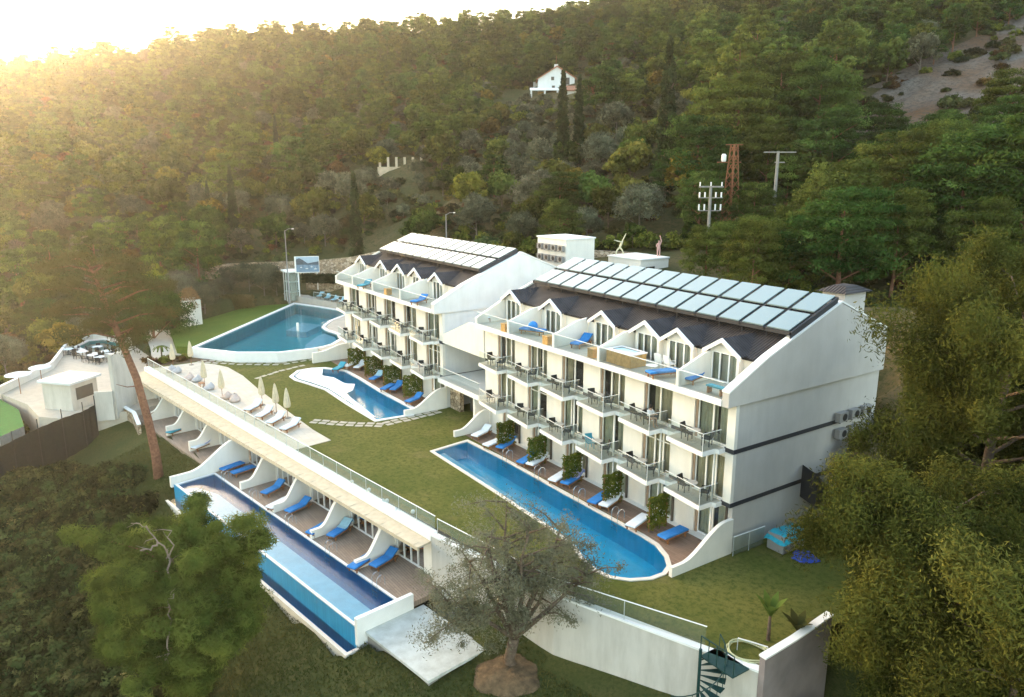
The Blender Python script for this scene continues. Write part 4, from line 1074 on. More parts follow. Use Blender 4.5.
# balcony chairs and tables: one mesh per thing at this size
def chair_mesh():
    mb = MB(); mb.box(-.25,.25,-.24,.24,.40,.46)
    P = [(.2,.46),(.27,.46),(.36,.92),(.30,.93)]
    mb.prism([(x,-.24,z) for x,z in P], [(x,.24,z) for x,z in P])
    for sx in (-.21,.21):
        for sy in (-.21,.21): mb.box(sx-.02,sx+.02,sy-.02,sy+.02,0,.40)
    for sy in (-.26,.26): mb.bar((-.22,sy,.64),(.3,sy,.66),.04); mb.bar((-.22,sy,.42),(-.22,sy,.64),.035)
    return mb
def table_mesh():
    mb = MB(); mb.lathe((0,0,0), [(.36,.70),(.37,.715),(.36,.73)], 14); mb.box(-.03,.03,-.03,.03,.03,.70); mb.box(-.22,.22,-.03,.03,0,.03); mb.box(-.03,.03,-.22,.22,0,.03); return mb
chp = chair_mesh().build('balcony_chair', M['dark']); tbp = table_mesh().build('balcony_table', M['greywall'])
cw = chp.data.copy(); cw.materials[0] = M['trim']; ct = chp.data.copy(); ct.materials[0] = M['teal']
used = {'c': False, 't': False}
def put(kind, x, y, z, a, label, group, data=None):
    src = chp if kind == 'c' else tbp
    o = src.copy() if used[kind] else src
    if used[kind]: COL.objects.link(o)
    used[kind] = True
    o.location = (x, y, z); o.rotation_euler = (0,0,a); tag(o, label, 'chair' if kind == 'c' else 'table', group)
    if data: o.data = data
    return o
blk = {0: ('near', 0.0, 4.05, 6), 1: ('far', -32.0, 4.4, 5)}
for b, (nm, xr, per, nb) in blk.items():
    for fl in (1, 2):
        z = BANDS[fl]-.01; fn = 'lower' if fl == 1 else 'upper'
        for k in range(nb):
            xn = xr-.8-per*k; pos = ORD[k]
            put('c', xn-.55-rnd.random()*.25, -.72+rnd.random()*.2, z, .3+rnd.random()*.8, f'dark chair nearer the end wall on the {pos} {fn} balcony of the {nm} block', 'dark chairs on the hotel balconies')
            put('c', xn-2.15+rnd.random()*.3, -.75+rnd.random()*.15, z, 2.6+rnd.random()*.8, f'dark chair farther from the end wall on the {pos} {fn} balcony of the {nm} block', 'dark chairs on the hotel balconies', ct if (b == 0 and fl == 1 and k == 2) else None)
            if b == 0 or k % 2 == 0:
                put('t', xn-1.4, -.7, z, rnd.random(), f'small round table on the {pos} {fn} balcony of the {nm} block', 'small tables on the hotel balconies')
# roof terrace pieces
def crate(q, z, lb):
    c = at(*q, z); r = empty('wooden_side_box', c, lb, 'side box', 'wooden side boxes on the roof terraces')
    MB().box(-.28,.28,-.28,.28,.0,.55).build('body', M['honey'], r, local=True); bevel(MB().box(-.31,.31,-.31,.31,.552,.60).build('lid', M['honey'], r, local=True), .015)
crate((506,331),ZT,'honey wood side box on the farthest roof terrace'); crate((548,344),ZT,'honey wood side box on the second roof terrace'); crate((593.5,357),ZT,'honey wood side box on the third roof terrace'); crate((388,294.5),ZT,'honey wood side box on the far block terrace')
jc = empty('jacuzzi', (-8.8,.15,ZT), 'square jacuzzi clad in honey coloured wood on the double terrace', 'jacuzzi')
MB().box(-1.1,1.1,-.65,.65,0,.78).build('cladding', M['honey'], jc, local=True)
mb = MB(); o1 = [(-1.15,-.7),(1.15,-.7),(1.15,.7),(-1.15,.7)]; i1 = [(-.85,-.45),(.85,-.45),(.85,.45),(-.85,.45)]
mb.sheet(o1,.86,[i1]); mb.add([(*p,.86) for p in o1]+[(*p,.782) for p in o1],[(i,(i+1)%4,(i+1)%4+4,i+4) for i in range(4)]); mb.build('rim', M['trim'], jc, local=True)
MB().add([(-.85,-.45,.82),(.85,-.45,.82),(.85,.45,.82),(-.85,.45,.82)],[(0,1,2,3)]).build('water', M['tilelight'], jc, local=True)
for q, lb in (((649,367),'white armchair left under the open dormer canopy'),((660,369),'white armchair right under the open dormer canopy'),((649,374),'white low table by the blue lounger on the jacuzzi terrace')):
    pass
put('c', -6.9, 1.2, ZT, -1.4, 'pale armchair under the wide curtained dormer, left one', 'pale armchairs under the curtained dormer', cw)
put('c', -6.1, 1.2, ZT, -1.7, 'pale armchair under the wide curtained dormer, right one', 'pale armchairs under the curtained dormer', cw)
o = put('t', -6.2, -.2, ZT, 0, 'white low table beside the blue lounger on the jacuzzi terrace', 'white table on the jacuzzi terrace'); d = o.data.copy(); d.materials[0] = M['trim']; o.data = d; o.scale = (1,1,.7)
ball = MB(); ball.lathe((0,0,.36), [(.02,-.36),(.2,-.3),(.33,-.15),(.36,0),(.33,.15),(.2,.3),(.02,.36)], 16)
p = at(533,330,ZT+.5); o = ball.build('beach_ball', M['blue'], smooth=True); o.location = (p.x, p.y, ZT+.43); tag(o, 'round blue beach ball resting on the second roof terrace lounger', 'ball')
bs = empty('bench', (-1.0,-.35,ZT), 'low turquoise topped bench at the nearest roof terrace corner', 'bench')
MB().box(-.7,.35,-.2,.2,.38,.46).build('seat', M['teal'], bs, local=True)
for x in (-.62,.25): MB().box(x-.04,x+.04,-.17,.17,0,.38).build('leg', M['wood'], bs, local=True)

# green screens (climbing plants on trellis panels)
def leaf_arrays(P, Nrm, size, rng, asp=.5, jit=.7):
    n = len(P); d = Nrm + rng.normal(0, jit, (n,3)); d /= np.linalg.norm(d, axis=1)[:, None] + 1e-9
    t = rng.normal(0,1,(n,3)); t -= (t*d).sum(1)[:, None]*d; t /= np.linalg.norm(t, axis=1)[:, None]+1e-9
    b = np.cross(d, t); s = size*(.6+.8*rng.random((n,1)))
    V = np.stack([P - t*s, P - b*s*asp*.9 , P + t*s, P + b*s*asp*.9], 1)
    return V.reshape(-1,3)
def quad_mesh(name, V, mats, mi=None, smooth=False):
    me = bpy.data.meshes.new(name); n = len(V)//4
    me.vertices.add(len(V)); me.vertices.foreach_set('co', V.astype(np.float32).ravel())
    me.loops.add(n*4); me.loops.foreach_set('vertex_index', np.arange(n*4, dtype=np.int32))
    me.polygons.add(n); me.polygons.foreach_set('loop_start', np.arange(n, dtype=np.int32)*4)
    for m in mats: me.materials.append(m)
    if mi is not None: me.polygons.foreach_set('material_index', mi.astype(np.int32))
    me.update(); me.validate(); return me
L = {}
L['vine'] = leaf_mat('vine_leaves', (.060,.085,.014), (.15,.155,.030), .3, .1, 1.5)
L['pine'] = leaf_mat('pine_needles', (.036,.060,.014), (.076,.104,.024), .25, .28, .35)
L['pinelight'] = leaf_mat('young_pine_needles', (.052,.076,.016), (.105,.128,.028), .3, .2, .35)
L['olive'] = leaf_mat('olive_leaves', (.075,.080,.048), (.125,.125,.080), .2, .25, .4)
L['olivebig'] = leaf_mat('grey_olive_leaves', (.105,.100,.062), (.18,.168,.115), .25, .1, .5)
L['round'] = leaf_mat('broad_leaves', (.046,.064,.015), (.098,.108,.024), .3, .4, .4)
L['gold'] = leaf_mat('yellowing_leaves', (.085,.080,.016), (.14,.115,.022), .3, .3, .5)
L['rust'] = leaf_mat('rusty_leaves', (.075,.045,.018), (.11,.066,.026), .25, .4, .6)
L['cypress'] = leaf_mat('cypress_leaves', (.016,.025,.010), (.030,.042,.015), .15, .15, .8)
L['scrub'] = leaf_mat('scrub_leaves', (.045,.054,.018), (.085,.082,.030), .2, .5, .4)
L['dimscrub'] = leaf_mat('dark_scrub_leaves', (.024,.032,.011), (.048,.053,.018), .15, .4, .4)  # scrub colours darkened to put the hill's shade into the leaves
L['pinebig'] = leaf_mat('bushy_pine_needles', (.046,.064,.013), (.108,.118,.024), .25, .1, .5)
L['pepper'] = leaf_mat('drooping_leaves', (.046,.054,.013), (.094,.094,.020), .3, .08, .35)
L['browncrown'] = leaf_mat('dry_pine_needles', (.052,.056,.018), (.092,.082,.026), .25, .1, .3)
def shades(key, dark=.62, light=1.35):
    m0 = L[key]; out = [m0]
    for nm, k in (('older_leaves', dark), ('tip_leaves', light)):  # older darker and younger lighter leaf tones, given to clumps at random
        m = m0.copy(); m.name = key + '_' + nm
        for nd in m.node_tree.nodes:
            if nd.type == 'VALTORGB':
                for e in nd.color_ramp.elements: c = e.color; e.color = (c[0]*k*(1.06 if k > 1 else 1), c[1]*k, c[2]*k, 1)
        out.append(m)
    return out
L['magenta'] = leaf_mat('magenta_flowers', (.13,.02,.045), (.19,.05,.07), .2, .2, .6)

rngv = np.random.default_rng(5)
def vine_panel(x, y0, y1, h, lb, grp, first=[None]):
    r = empty('climbing_plant_screen', (x, (y0+y1)/2, .045), lb, 'green screen', grp)
    mb = MB(); dy = (y1-y0)/2
    for y in (-dy, dy): mb.box(-.03,.03,y-.03,y+.03,0,h)
    for z in (.25, h-.1): mb.box(-.02,.02,-dy+.03,dy-.03,z-.02,z+.02)
    mb.build('trellis', M['wood'], r, local=True)
    n = 1500; P = np.c_[rngv.normal(0,.08,n), rngv.uniform(-dy-.08,dy+.08,n), rngv.beta(1.3,1.0,n)*(h+.12)+.04]
    P[:,2] += .06*np.sin(P[:,1]*7)
    Nn = np.c_[np.sign(P[:,0]), np.zeros(n), np.zeros(n)+.3]
    me = quad_mesh('leaves', leaf_arrays(P, Nn, .085, rngv, .6), [L['vine']])
    o = bpy.data.objects.new('leaves', me); COL.objects.link(o); o.parent = r; return r
for i, k in enumerate([5,4,3,2,1]):
    vine_panel(-.8-4.05*k+.55, -1.75, -.35, 1.95, f'leafy green screen on the near block patio, {ORD[i]} from its far end', 'green screens between the near patios')
for i, k in enumerate([4,3,2,1]):
    vine_panel(-32.8-4.4*k+.5, -1.6, .2, 1.95, f'leafy green screen on the far block patio, {ORD[i]} from the big pool', 'green screens between the far patios')

# pool ladders
def make_ladder():
    r = empty('pool_ladder', (0,0,0), 'x', 'pool ladder')
    for sx in (-.25,.25):
        pts = [(sx,.35,0),(sx,.35,.55)] + [(sx,.35-.28+.28*math.cos(t),.55+.28*math.sin(t)) for t in np.linspace(.3,math.pi-.2,6)] + [(sx,-.2,.4),(sx,-.22,-.6)]
        MB().tube(pts, .022, 6).build('rail', M['chrome'], r, local=True)
    for z in (-.2,-.45): MB().box(-.25,.25,-.26,-.19,z-.015,z+.015).build('step', M['chrome'], r, local=True)
    return r
lad = make_ladder(); fl = True
for q, z, a, lb in [((507,460),.05,0,'steel pool ladder at the near pool, farthest one'),((538,478),.05,0,'steel pool ladder at the near pool between first and second screen'),((577,500),.05,0,'steel pool ladder at the near pool by the lilac towel lounger'),((617,521),.05,0,'steel pool ladder at the near pool before the nearest screen'),
    ((405,566),-3.06,0,'steel pool ladder'),]:
    if q == (405,566): continue
    c = at(*q, z); place(lad, fl, (c.x, -2.35, z), 0, lb, 'steel ladders along the near pool'); fl = False
for i, s in enumerate([11.2, 16.6, 22.0, 27.6, 32.6]):
    p = b3(s, 3.5, -3.06); place(lad, False, p, EA, f'steel ladder of the infinity pool, {ORD[i]} from the olive tree', 'steel ladders along the infinity pool')
place(lad, False, (-66.5,2.05,1.1), 2.4, 'steel ladder at the curved edge of the big pool', 'steel ladder of the big pool')

# stepping stones on the lawn
sto = bevel(MB().box(-.32,.32,-.2,.2,0,.03).build('stepping_stone', M['palepav']), .01); uses = False
def stones(pts, n, lb, z=0.0, off=0.0):
    global uses
    P = [at(*q, z) for q in pts]; seg = [(P[i+1]-P[i]).length for i in range(len(P)-1)]; T = sum(seg)
    for k in range(n):
        d = T*(k+.5)/n; i = 0
        while d > seg[i] and i < len(seg)-1: d -= seg[i]; i += 1
        p = P[i].lerp(P[i+1], d/seg[i]); a = math.atan2(*(P[i+1]-P[i]).yx)
        nn = Vector((-math.sin(a), math.cos(a)))*(off + .05*math.sin(k*2.3))
        o = sto.copy() if uses else sto
        if uses: COL.objects.link(o)
        uses = True
        o.location = (p.x+nn.x, p.y+nn.y, 0.0); o.rotation_euler = (0,0,a+.06*math.sin(k*1.7)); tag(o, lb, 'stepping stone', lb)
for of in (-.3,.3):
    stones([(311,421),(345,424),(380,425),(412,418),(440,411)], 15, 'pale stepping stones in the double row round the tip of the far pool' if of < 0 else 'pale stepping stones in the second row round the tip of the far pool', off=of)
    stones([(198,361),(240,363.5),(280,364),(322,357)], 15, 'pale stepping stones in the row below the big pool wall' if of > 0 else 'pale stepping stones in the lower row below the big pool wall', off=of*1.3)
stones([(255,379),(280,371),(305,365)], 8, 'pale stepping stones in the short diagonal row below the big pool')
# steps from the pool deck down to the lawn
sp = empty('garden_steps', at(318,355,0), 'short flight of pale steps from the lawn to the pool deck', 'steps')
a0 = at(313,358.5,0); a1 = at(325,359,0); dv = (a1-a0); dn = Vector((-dv.y, dv.x, 0)).normalized()*.36
for i in range(5):
    q = [a0+dn*i, a1+dn*i, a1+dn*(i+1), a0+dn*(i+1)]; MB().prism([(p.x,p.y,-.2) for p in q], [(p.x,p.y,.2+.2*i) for p in q]).build('step', M['trim'], sp)
# white marker post standing by the big pool and wall grille
o = MB().box(-.16,.16,-.12,.12,0,1.75).build('pool_shower', M['trim']); p = at(298,331,1.0); o.location = (p.x,p.y,.3); tag(o, 'slim white shower column standing in the big pool', 'shower column')

# spherical garden lights on the lawn edge
gl0 = MB().lathe((0,0,0), [(.03,0),(.05,.02),(.12,.08),(.14,.16),(.11,.25),(.04,.29)], 10).build('garden_light', M['trim'], smooth=True); fl = True
for i, q in enumerate([(369,492),(383,503),(387,503),(413,514),(352,484),(395,512)]):
    o = gl0 if fl else gl0.copy()
    if not fl: COL.objects.link(o)
    fl = False; p = at(*q, 0); o.location = (p.x,p.y,0); tag(o, 'small white globe light in the grass behind the glass railing', 'garden light', 'white globe lights behind the glass railing')

# air conditioning units on the grey end wall
def make_ac():
    r = empty('air_conditioner', (0,0,0), 'x', 'air conditioner')
    MB().box(.06,.38,-.42,.42,0,.58).build('casing', M['acgrille'], r, local=True)
    mb = MB(); mb.lathe((0,0,0), [(.22,0),(.23,.01),(.22,.02)], 16); mb.v = [(.381+z, x+.08, y+.29) for x, y, z in mb.v]; mb.build('fan_grille', M['black'], r, local=True)
    mb = MB(); mb.box(0,.38,-.35,-.31,-.05,0); mb.box(0,.38,.31,.35,-.05,0); mb.build('bracket', M['black'], r, local=True); return r
ac = make_ac(); fl = True
for i, (y, z, lb) in enumerate([(9.4,6.0,'upper row air conditioner nearest the lawn on the grey end wall'),(10.65,6.0,'middle air conditioner of the upper row on the grey end wall'),(11.9,6.0,'upper row air conditioner nearest the trees on the grey end wall'),(9.5,4.95,'lower row air conditioner nearer the lawn on the grey end wall'),(10.8,4.95,'lower row air conditioner nearer the trees on the grey end wall')]):
    place(ac, fl, (.0,y,z), 0, lb, 'air conditioners on the grey end wall'); fl = False
# white plant rooms behind the roofs
PR = empty('plant_room', (-40,19.5,8.6), 'white box on the slope behind the far roof covered with air units', 'plant room')
MB().box(-42.2,-37.2,17.6,21.4,8.2,13.6).build('wall', M['white'], PR)
bevel(MB().box(-42.3,-37.1,17.5,21.5,13.602,13.75).build('roof', M['trim'], PR), .02)
PR2 = empty('plant_room', (-33,25,8.6), 'low white box on the slope behind the near roof under two sculptures', 'plant room')
MB().box(-37.2,-32.2,23.4,27.4,8.2,11.6).build('wall', M['white'], PR2); bevel(MB().box(-37.3,-32.1,23.3,27.5,11.602,11.75).build('roof', M['trim'], PR2), .02)
mb = MB(); mb.box(-32.19,-32.16,24.2,25.4,9.8,10.9); mb.build('louvre', M['black'], PR2)
for r_ in range(3):
    for c_ in range(4):
        o = place(ac, False, (-42.0+.6+c_*1.2, 17.58, 10.2+r_*1.12), -math.pi/2, f'air unit in row {["bottom","middle","top"][r_]} column {ORD[c_]} on the white plant room', 'air units stacked on the white plant room')

# wheelie bins with tarps, black awning on the grey wall
bn = empty('covered_bins', (1.3,3.4,0), 'grey bins under a turquoise tarp against the grey end wall', 'bins')
for i in range(2): bevel(MB().box(-.55,.55,-.95+i*1.0,-.05+i*1.0,.02,1.0).build('bin', M['acgrille'], bn, local=True), .04)
mb = MB(); V = []; F = []
for i in range(7):
    for j in range(9):
        x = -.7+1.4*i/6; y = -1.1+2.3*j/8; e = max(abs(x)/.7, abs(y-.05)/1.15); V.append((x, y, 1.06+.05*math.sin(x*5+y*3)-(.45 if e > .97 else 0)+.03*math.sin(y*9)))
for i in range(6):
    for j in range(8): F.append((i*9+j, (i+1)*9+j, (i+1)*9+j+1, i*9+j+1))
mb.add(V, F).build('tarp', M['tarp'], bn, local=True, smooth=True)
mb = MB(); mb.add([(math.cos(t)*(.7+.2*math.sin(3*t)), math.sin(t)*(.8+.2*math.cos(2*t)), .05) for t in np.linspace(0,2*math.pi,13)[:-1]] + [(.45*math.cos(t), .5*math.sin(t), .28+.06*math.sin(4*t)) for t in np.linspace(0,2*math.pi,13)[:-1]], [(i,(i+1)%12,(i+1)%12+12,i+12) for i in range(12)]+[tuple(range(12,24))])
o = mb.build('folded_tarp', M['tarpblue']); o.location = (2.7,3.1,0); tag(o, 'crumpled dark blue tarp on the grass beside the covered bins', 'tarp')
aw = empty('stair_cover', (.3,7.5,1.0), 'black framed sloping stair cover on the grey end wall', 'stair cover')
mb = MB(); mb.prism([(.04,6.2,3.9),(.04,8.9,1.2),(.04,8.9,.7),(.04,6.2,1.9)], [(1.1,6.2,3.6),(1.1,8.9,.9),(1.1,8.9,.4),(1.1,6.2,1.6)]); mb.build('panel', M['black'], aw)

# ------------------------------------------------------------------ spiral stair, hose, fence pipe
ss = empty('spiral_staircase', (5.7,-8.35,-3), 'dark green metal spiral staircase against the retaining wall', 'staircase')
MB().tube([(0,0,0),(0,0,3.55)], .07, 8).build('centre_pole', M['green_steel'], ss, local=True)
mbr = MB()
for i in range(13):
    a = -2.5 + i*.32; z = .15 + i*.235; A = [(0,0),(1.15*math.cos(a),1.15*math.sin(a)),(1.15*math.cos(a+.36),1.15*math.sin(a+.36))]
    MB().prism([(x,y,z) for x,y in A], [(x,y,z+.04) for x,y in A]).build('tread', M['green_steel'], ss, local=True)
    mbr.tube([(1.12*math.cos(a+.16),1.12*math.sin(a+.16),z),(1.12*math.cos(a+.16),1.12*math.sin(a+.16),z+.95)], .018, 5)
mbr.tube([(1.12*math.cos(-2.34+i*.32),1.12*math.sin(-2.34+i*.32),1.10+i*.235) for i in range(13)], .028, 6); mbr.build('railing', M['green_steel'], ss, local=True)
mb = MB(); mb.box(-.1,1.7,.1,1.15,3.08,3.13)
for x in (-.1,.35,.8,1.25,1.7): mb.box(x-.018,x+.018,.1,.13,3.13,4.1)
mb.box(-.1,1.7,.09,.14,4.08,4.12); mb.build('landing', M['green_steel'], ss, local=True)
hs = MB()
pts = []
for i in range(75):
    t = i*2*math.pi/24; r = .85+.05*math.sin(i*.9); pts.append((r*1.05*math.cos(t), r*.9*math.sin(t), .05+.018*i/8))
hs.tube(pts, .035, 6); o = hs.build('garden_hose', M['hose'], smooth=True); p = at(748,654,0); o.location = (p.x,p.y,0); o.rotation_euler = (0,0,.4); tag(o, 'coil of pale green hose on the grass by the corner of the wall', 'hose')
gt = empty('corner_rail', (6.9,-6.3,0), 'short white pipe rail above the hose coil at the wall corner', 'rail')
_a = at(738,638,.6); _b = at(768,647,.6); mb = MB(); mb.bar(_a,_b,.04); mb.build('rail', M['steel'], gt)
for _p in (_a, _b): MB().bar((_p.x,_p.y,0),(_p.x,_p.y,.58),.03).build('post', M['thinpost'], gt)
bk = empty('black_bin', (9.2,-5.0,-2.8), 'black round bin behind the pinkish side wall', 'bin')
MB().lathe((0,0,0), [(.3,0),(.38,.8),(.41,.82)], 14).build('body', M['black'], bk, local=True); MB().lathe((0,0,.83), [(.41,0),(.36,.1),(.1,.17),(.02,.18)], 14).build('lid', M['black'], bk, local=True)

# ------------------------------------------------------------------ restaurant terrace on the left
rt = MB().use(M['palepav']); rt.sheet(REST, -2.45); k = len(REST); rt.add([(*p,-2.45) for p in REST]+[(*p,-6) for p in REST], [(i,(i+1)%k,(i+1)%k+k,i+k) for i in range(k)])
tag(rt.build('restaurant_terrace'), kind='structure')
def wall_line(name, lb, pts, h, th, mt, cat='wall', cap=None, zoff=0):
    c = pts[0]; r = empty(name, c, lb, cat)
    mb = MB(); mc = MB()
    for a, b in zip(pts[:-1], pts[1:]):
        a = Vector(a); b = Vector(b); d = (b-a).to_2d().normalized(); n = Vector((-d.y,d.x,0))*th/2; n2 = n*1.25; e = Vector((d.x,d.y,0))*.0
        up = Vector((0,0,h))
        A = [a-n, a+n, a+n+up, a-n+up]; B = [b-n, b+n, b+n+up, b-n+up]
        mb.prism(A, B)
        if cap:
            u2 = up + Vector((0,0,.003)); u3 = up+Vector((0,0,.08)); mc.prism([a-n2+u2,a+n2+u2,a+n2+u3,a-n2+u3],[b-n2+u2,b+n2+u2,b+n2+u3,b-n2+u3])
    mb.build('wall', M[mt], r)
    if cap: mc.build('capping', M[cap], r)
    return r
Zr = -2.45
wall_line('parapet_wall', 'white parapet along the outer edge of the restaurant terrace', [(-69,-33,Zr-1.2),(-78.5,-27.4,Zr-1.2),(-88,-25.3,Zr-1.2),(-93,-21.6,Zr-1.2),(-88.2,-17.5,Zr-1.2)], 2.0, .25, 'white', 'wall', 'trim')
# kiosk
kq = empty('kiosk', (-60.5,-27.3,Zr), 'white kiosk with flat pale roof on the restaurant terrace', 'kiosk')
def kp(u, v, z):   # kiosk frame: u along its front, v inwards
    ax = np.array((3.03,2.57)); ax /= np.hypot(*ax); av = np.array((-ax[1]*1.0, ax[0]))
    o_ = np.array((-60.9,-29.6)); q = o_ + ax*u + av*v; return (q[0], q[1], z)
mb = MB(kp); mb.box(.25,3.7,.3,3.6,Zr,.25); mb.build('wall', M['greywall'], kq)
mb = MB(kp); mb.box(0,4.0,0,4.0,.252,.5); bevel(mb.build('roof', mat('pale_grey_roof',(.62,.65,.68),.45,.05,.6), kq), .03)
mb = MB(kp); mb.box(3.702,3.74,.9,3.0,Zr+1.0,Zr+2.2); mb.build('serving_hatch', M['room'], kq)
wall_line('tall_screen_wall', 'tall grey white screen wall beside the pine trunk', [(-57.9,-21.4,-3),(-55.2,-23.6,-3)], 6.4, .35, 'greywall')
wall_line('low_screen_wall', 'lower grey screen wall in front of the tall one', [(-55.1,-23.7,-3),(-55.6,-25.2,-3)], 2.9, .3, 'greywall')
# privacy fence
pf = empty('privacy_fence', (-55,-29,-4), 'dark privacy net fence on posts below the kiosk', 'fence')
fp = [(-55.4,-25.3),(-54.6,-26.4),(-54.2,-28.2),(-53.0,-30.2),(-51.3,-32.2),(-48.8,-34.6),(-46,-37)]
mb = MB(); mp = MB()
for fi, (a, b) in enumerate(zip(fp[:-1], fp[1:])):
    a = Vector(a); b = Vector(b)
    za, zb = -3.6-.25*fi, -3.85-.25*fi
    n = 8
    for i in range(n):
        p = a.lerp(b, i/n); q = a.lerp(b, (i+1)/n); z0 = za+(zb-za)*i/n; z1 = za+(zb-za)*(i+1)/n
        dn = Vector((-(b-a).y,(b-a).x)).normalized()*.05*math.sin(i*1.6); de = Vector((-(b-a).y,(b-a).x)).normalized()*.05*math.sin((i+1)*1.6)
        mb.add([(p.x+dn.x,p.y+dn.y,z0-2.6),(q.x+de.x,q.y+de.y,z1-2.6),(q.x+de.x,q.y+de.y,z1+2.3),(p.x+dn.x,p.y+dn.y,z0+2.3)],[(0,1,2,3)])
    MB().box(a.x-.04,a.x+.04,a.y-.04,a.y+.04,za-2,za+3.2).build('post', M['black'], pf)
mb.build('net', M['mesh'], pf)
tf = MB().use(M['turf']); tq = [(-57.2,-31.2),(-63.4,-31.4),(-69.2,-33.0),(-66,-40),(-52,-41),(-50.2,-37.5)]
tf.sheet(tq, -2.85); k=len(tq); tf.use(M['concrete']).add([(*p,-2.85) for p in tq]+[(*p,-7) for p in tq], [(i,(i+1)%k,(i+1)%k+k,i+k) for i in range(k)]); tag(tf.build('turf_court'), kind='structure')
wall_line('white_railing', 'white slatted railing along the green turf court', [(-53.5,-33.2,-3.2),(-50.5,-36.0,-3.4),(-47.5,-38.6,-3.6)], 1.2, .12, 'white', 'railing', 'trim')
# small pool by the restaurant
sp_ = [(-80.5,-20.6),(-83.0,-23.0),(-87.5,-23.9),(-90.6,-22.2),(-90.4,-20.6),(-86.5,-19.0),(-82,-19.2)]
pool('small_pool', 'small dark round ended pool at the end of the restaurant terrace', sp_, -1.95, .8, .4, -1.85, 'tileteal', 'water', wall_to=-2.6, cmat='trim')
# dining tables and chairs
def make_dining():
    r = empty('dining_table', (0,0,0), 'x', 'dining table')
    MB().lathe((0,0,0), [(.62,.70),(.63,.72),(.62,.75)], 16).build('table_top', M['towel'], r, local=True)
    MB().lathe((0,0,0), [(.3,0),(.3,.03),(.05,.05),(.05,.70)], 10).build('pedestal', M['black'], r, local=True); return r
dt = make_dining(); fl = True
for i, (q, lb) in enumerate([((69,349.5),'white dining table at the outer side, beside the kiosk roof'),((98,347),'white dining table nearest the small round pool'),((107,351.5),'white dining table by the tall screen wall'),((93,355.5),'white dining table in the middle of the group'),((100,357.5),'white dining table at the front of the group'),((83,352),'white dining table on the left of the group')]):
    p = at(q[0], q[1]+5, Zr); place(dt, fl, p, 0, lb, 'dining tables on the restaurant terrace'); fl = False
    for j in range(4):
        a = j*math.pi/2+.4+i; put('c', p.x+1.0*math.cos(a), p.y+1.0*math.sin(a), Zr, a, f'dark dining chair around the {lb[6:]}', f'dark chairs around the {lb}')
rp = empty('round_parasol', (-68.3,-31.0,Zr), 'flat white round parasol left of the kiosk', 'parasol'); 
MB().tube([(0,0,0),(0,0,2.2)], .04, 6).build('pole', M['wood'], rp, local=True); MB().lathe((0,0,2.1), [(1.25,0),(1.22,.06),(.5,.25),(.03,.32)], 18).build('canopy', M['towel'], rp, local=True)
rp2 = empty('round_parasol', (-70.5,-28.9,Zr), 'flat white round parasol close behind the kiosk', 'parasol'); 
MB().tube([(0,0,0),(0,0,2.2)], .04, 6).build('pole', M['wood'], rp2, local=True); MB().lathe((0,0,2.1), [(1.1,0),(1.08,.06),(.5,.22),(.03,.28)], 18).build('canopy', M['towel'], rp2, local=True)
# white planter with dry thatch
pt = empty('planter_tower', (-83.2,-10.5,.0), 'white planter block topped with a tuft of dry brown grass', 'planter')
bevel(MB().box(-1.3,1.3,-.9,.9,-.6,2.9).build('block', M['white'], pt, local=True), .05)
pt.scale = (1.25,1.25,1.3); n = 1600; ang = rngv.uniform(0,2*math.pi,n); rr = np.sqrt(rngv.random(n)); P = np.c_[1.5*rr*np.cos(ang), 1.15*rr*np.sin(ang), 2.7+1.1*(1-rr**2)+rngv.normal(0,.15,n)-rngv.random(n)*.7*(rr>.75)]
me_ = quad_mesh('dry_tuft', leaf_arrays(P, np.c_[np.cos(ang)*.6,np.sin(ang)*.6,np.ones(n)*.4], .3, rngv, .15, .5), [mat('dry_thatch',(.24,.14,.06),.95,.3,3)])
o = bpy.data.objects.new('dry_tuft', me_); COL.objects.link(o); o.parent = pt
# glazed lift tower
tw = empty('lift_tower', (-88.9,5.4,1.2), 'white framed glazed tower at the far corner of the big pool', 'tower')
mb = MB()
for x in (-1.5,0,1.5):
    for y in (-1.1,1.1): mb.box(x-.1,x+.1,y-.1,y+.1,0,6.2)
for z in (2.0,4.1,): mb.box(-1.5,1.5,-1.1,1.1,z-.05,z+.05)
mb.build('frame', M['trim'], tw, local=True); bevel(MB().box(-2.0,2.0,-1.5,1.5,6.2,6.5).build('roof', M['trim'], tw, local=True), .03)
mb = MB()
for (x0,y0,x1,y1) in ((-1.5,-1.12,1.5,-1.12),(1.52,-1.1,1.52,1.1),(-1.5,1.12,1.5,1.12)): mb.add([(x0,y0,.05),(x1,y1,.05),(x1,y1,6.1),(x0,y0,6.1)],[(0,1,2,3)])
mb.build('glazing', M['railglass'], tw, local=True); MB().box(-.55,.55,-.4,.7,.05,5.9).build('lift_shaft', M['greywall'], tw, local=True)
balustrade('white posted rail along the deck behind the big pool', [(-84.5,7.2,1.95),(-77,9.3,1.95),(-66.5,10.9,1.95)], 1.0, 2.2, gm='glass')
tw.scale = (.72,.72,.72)
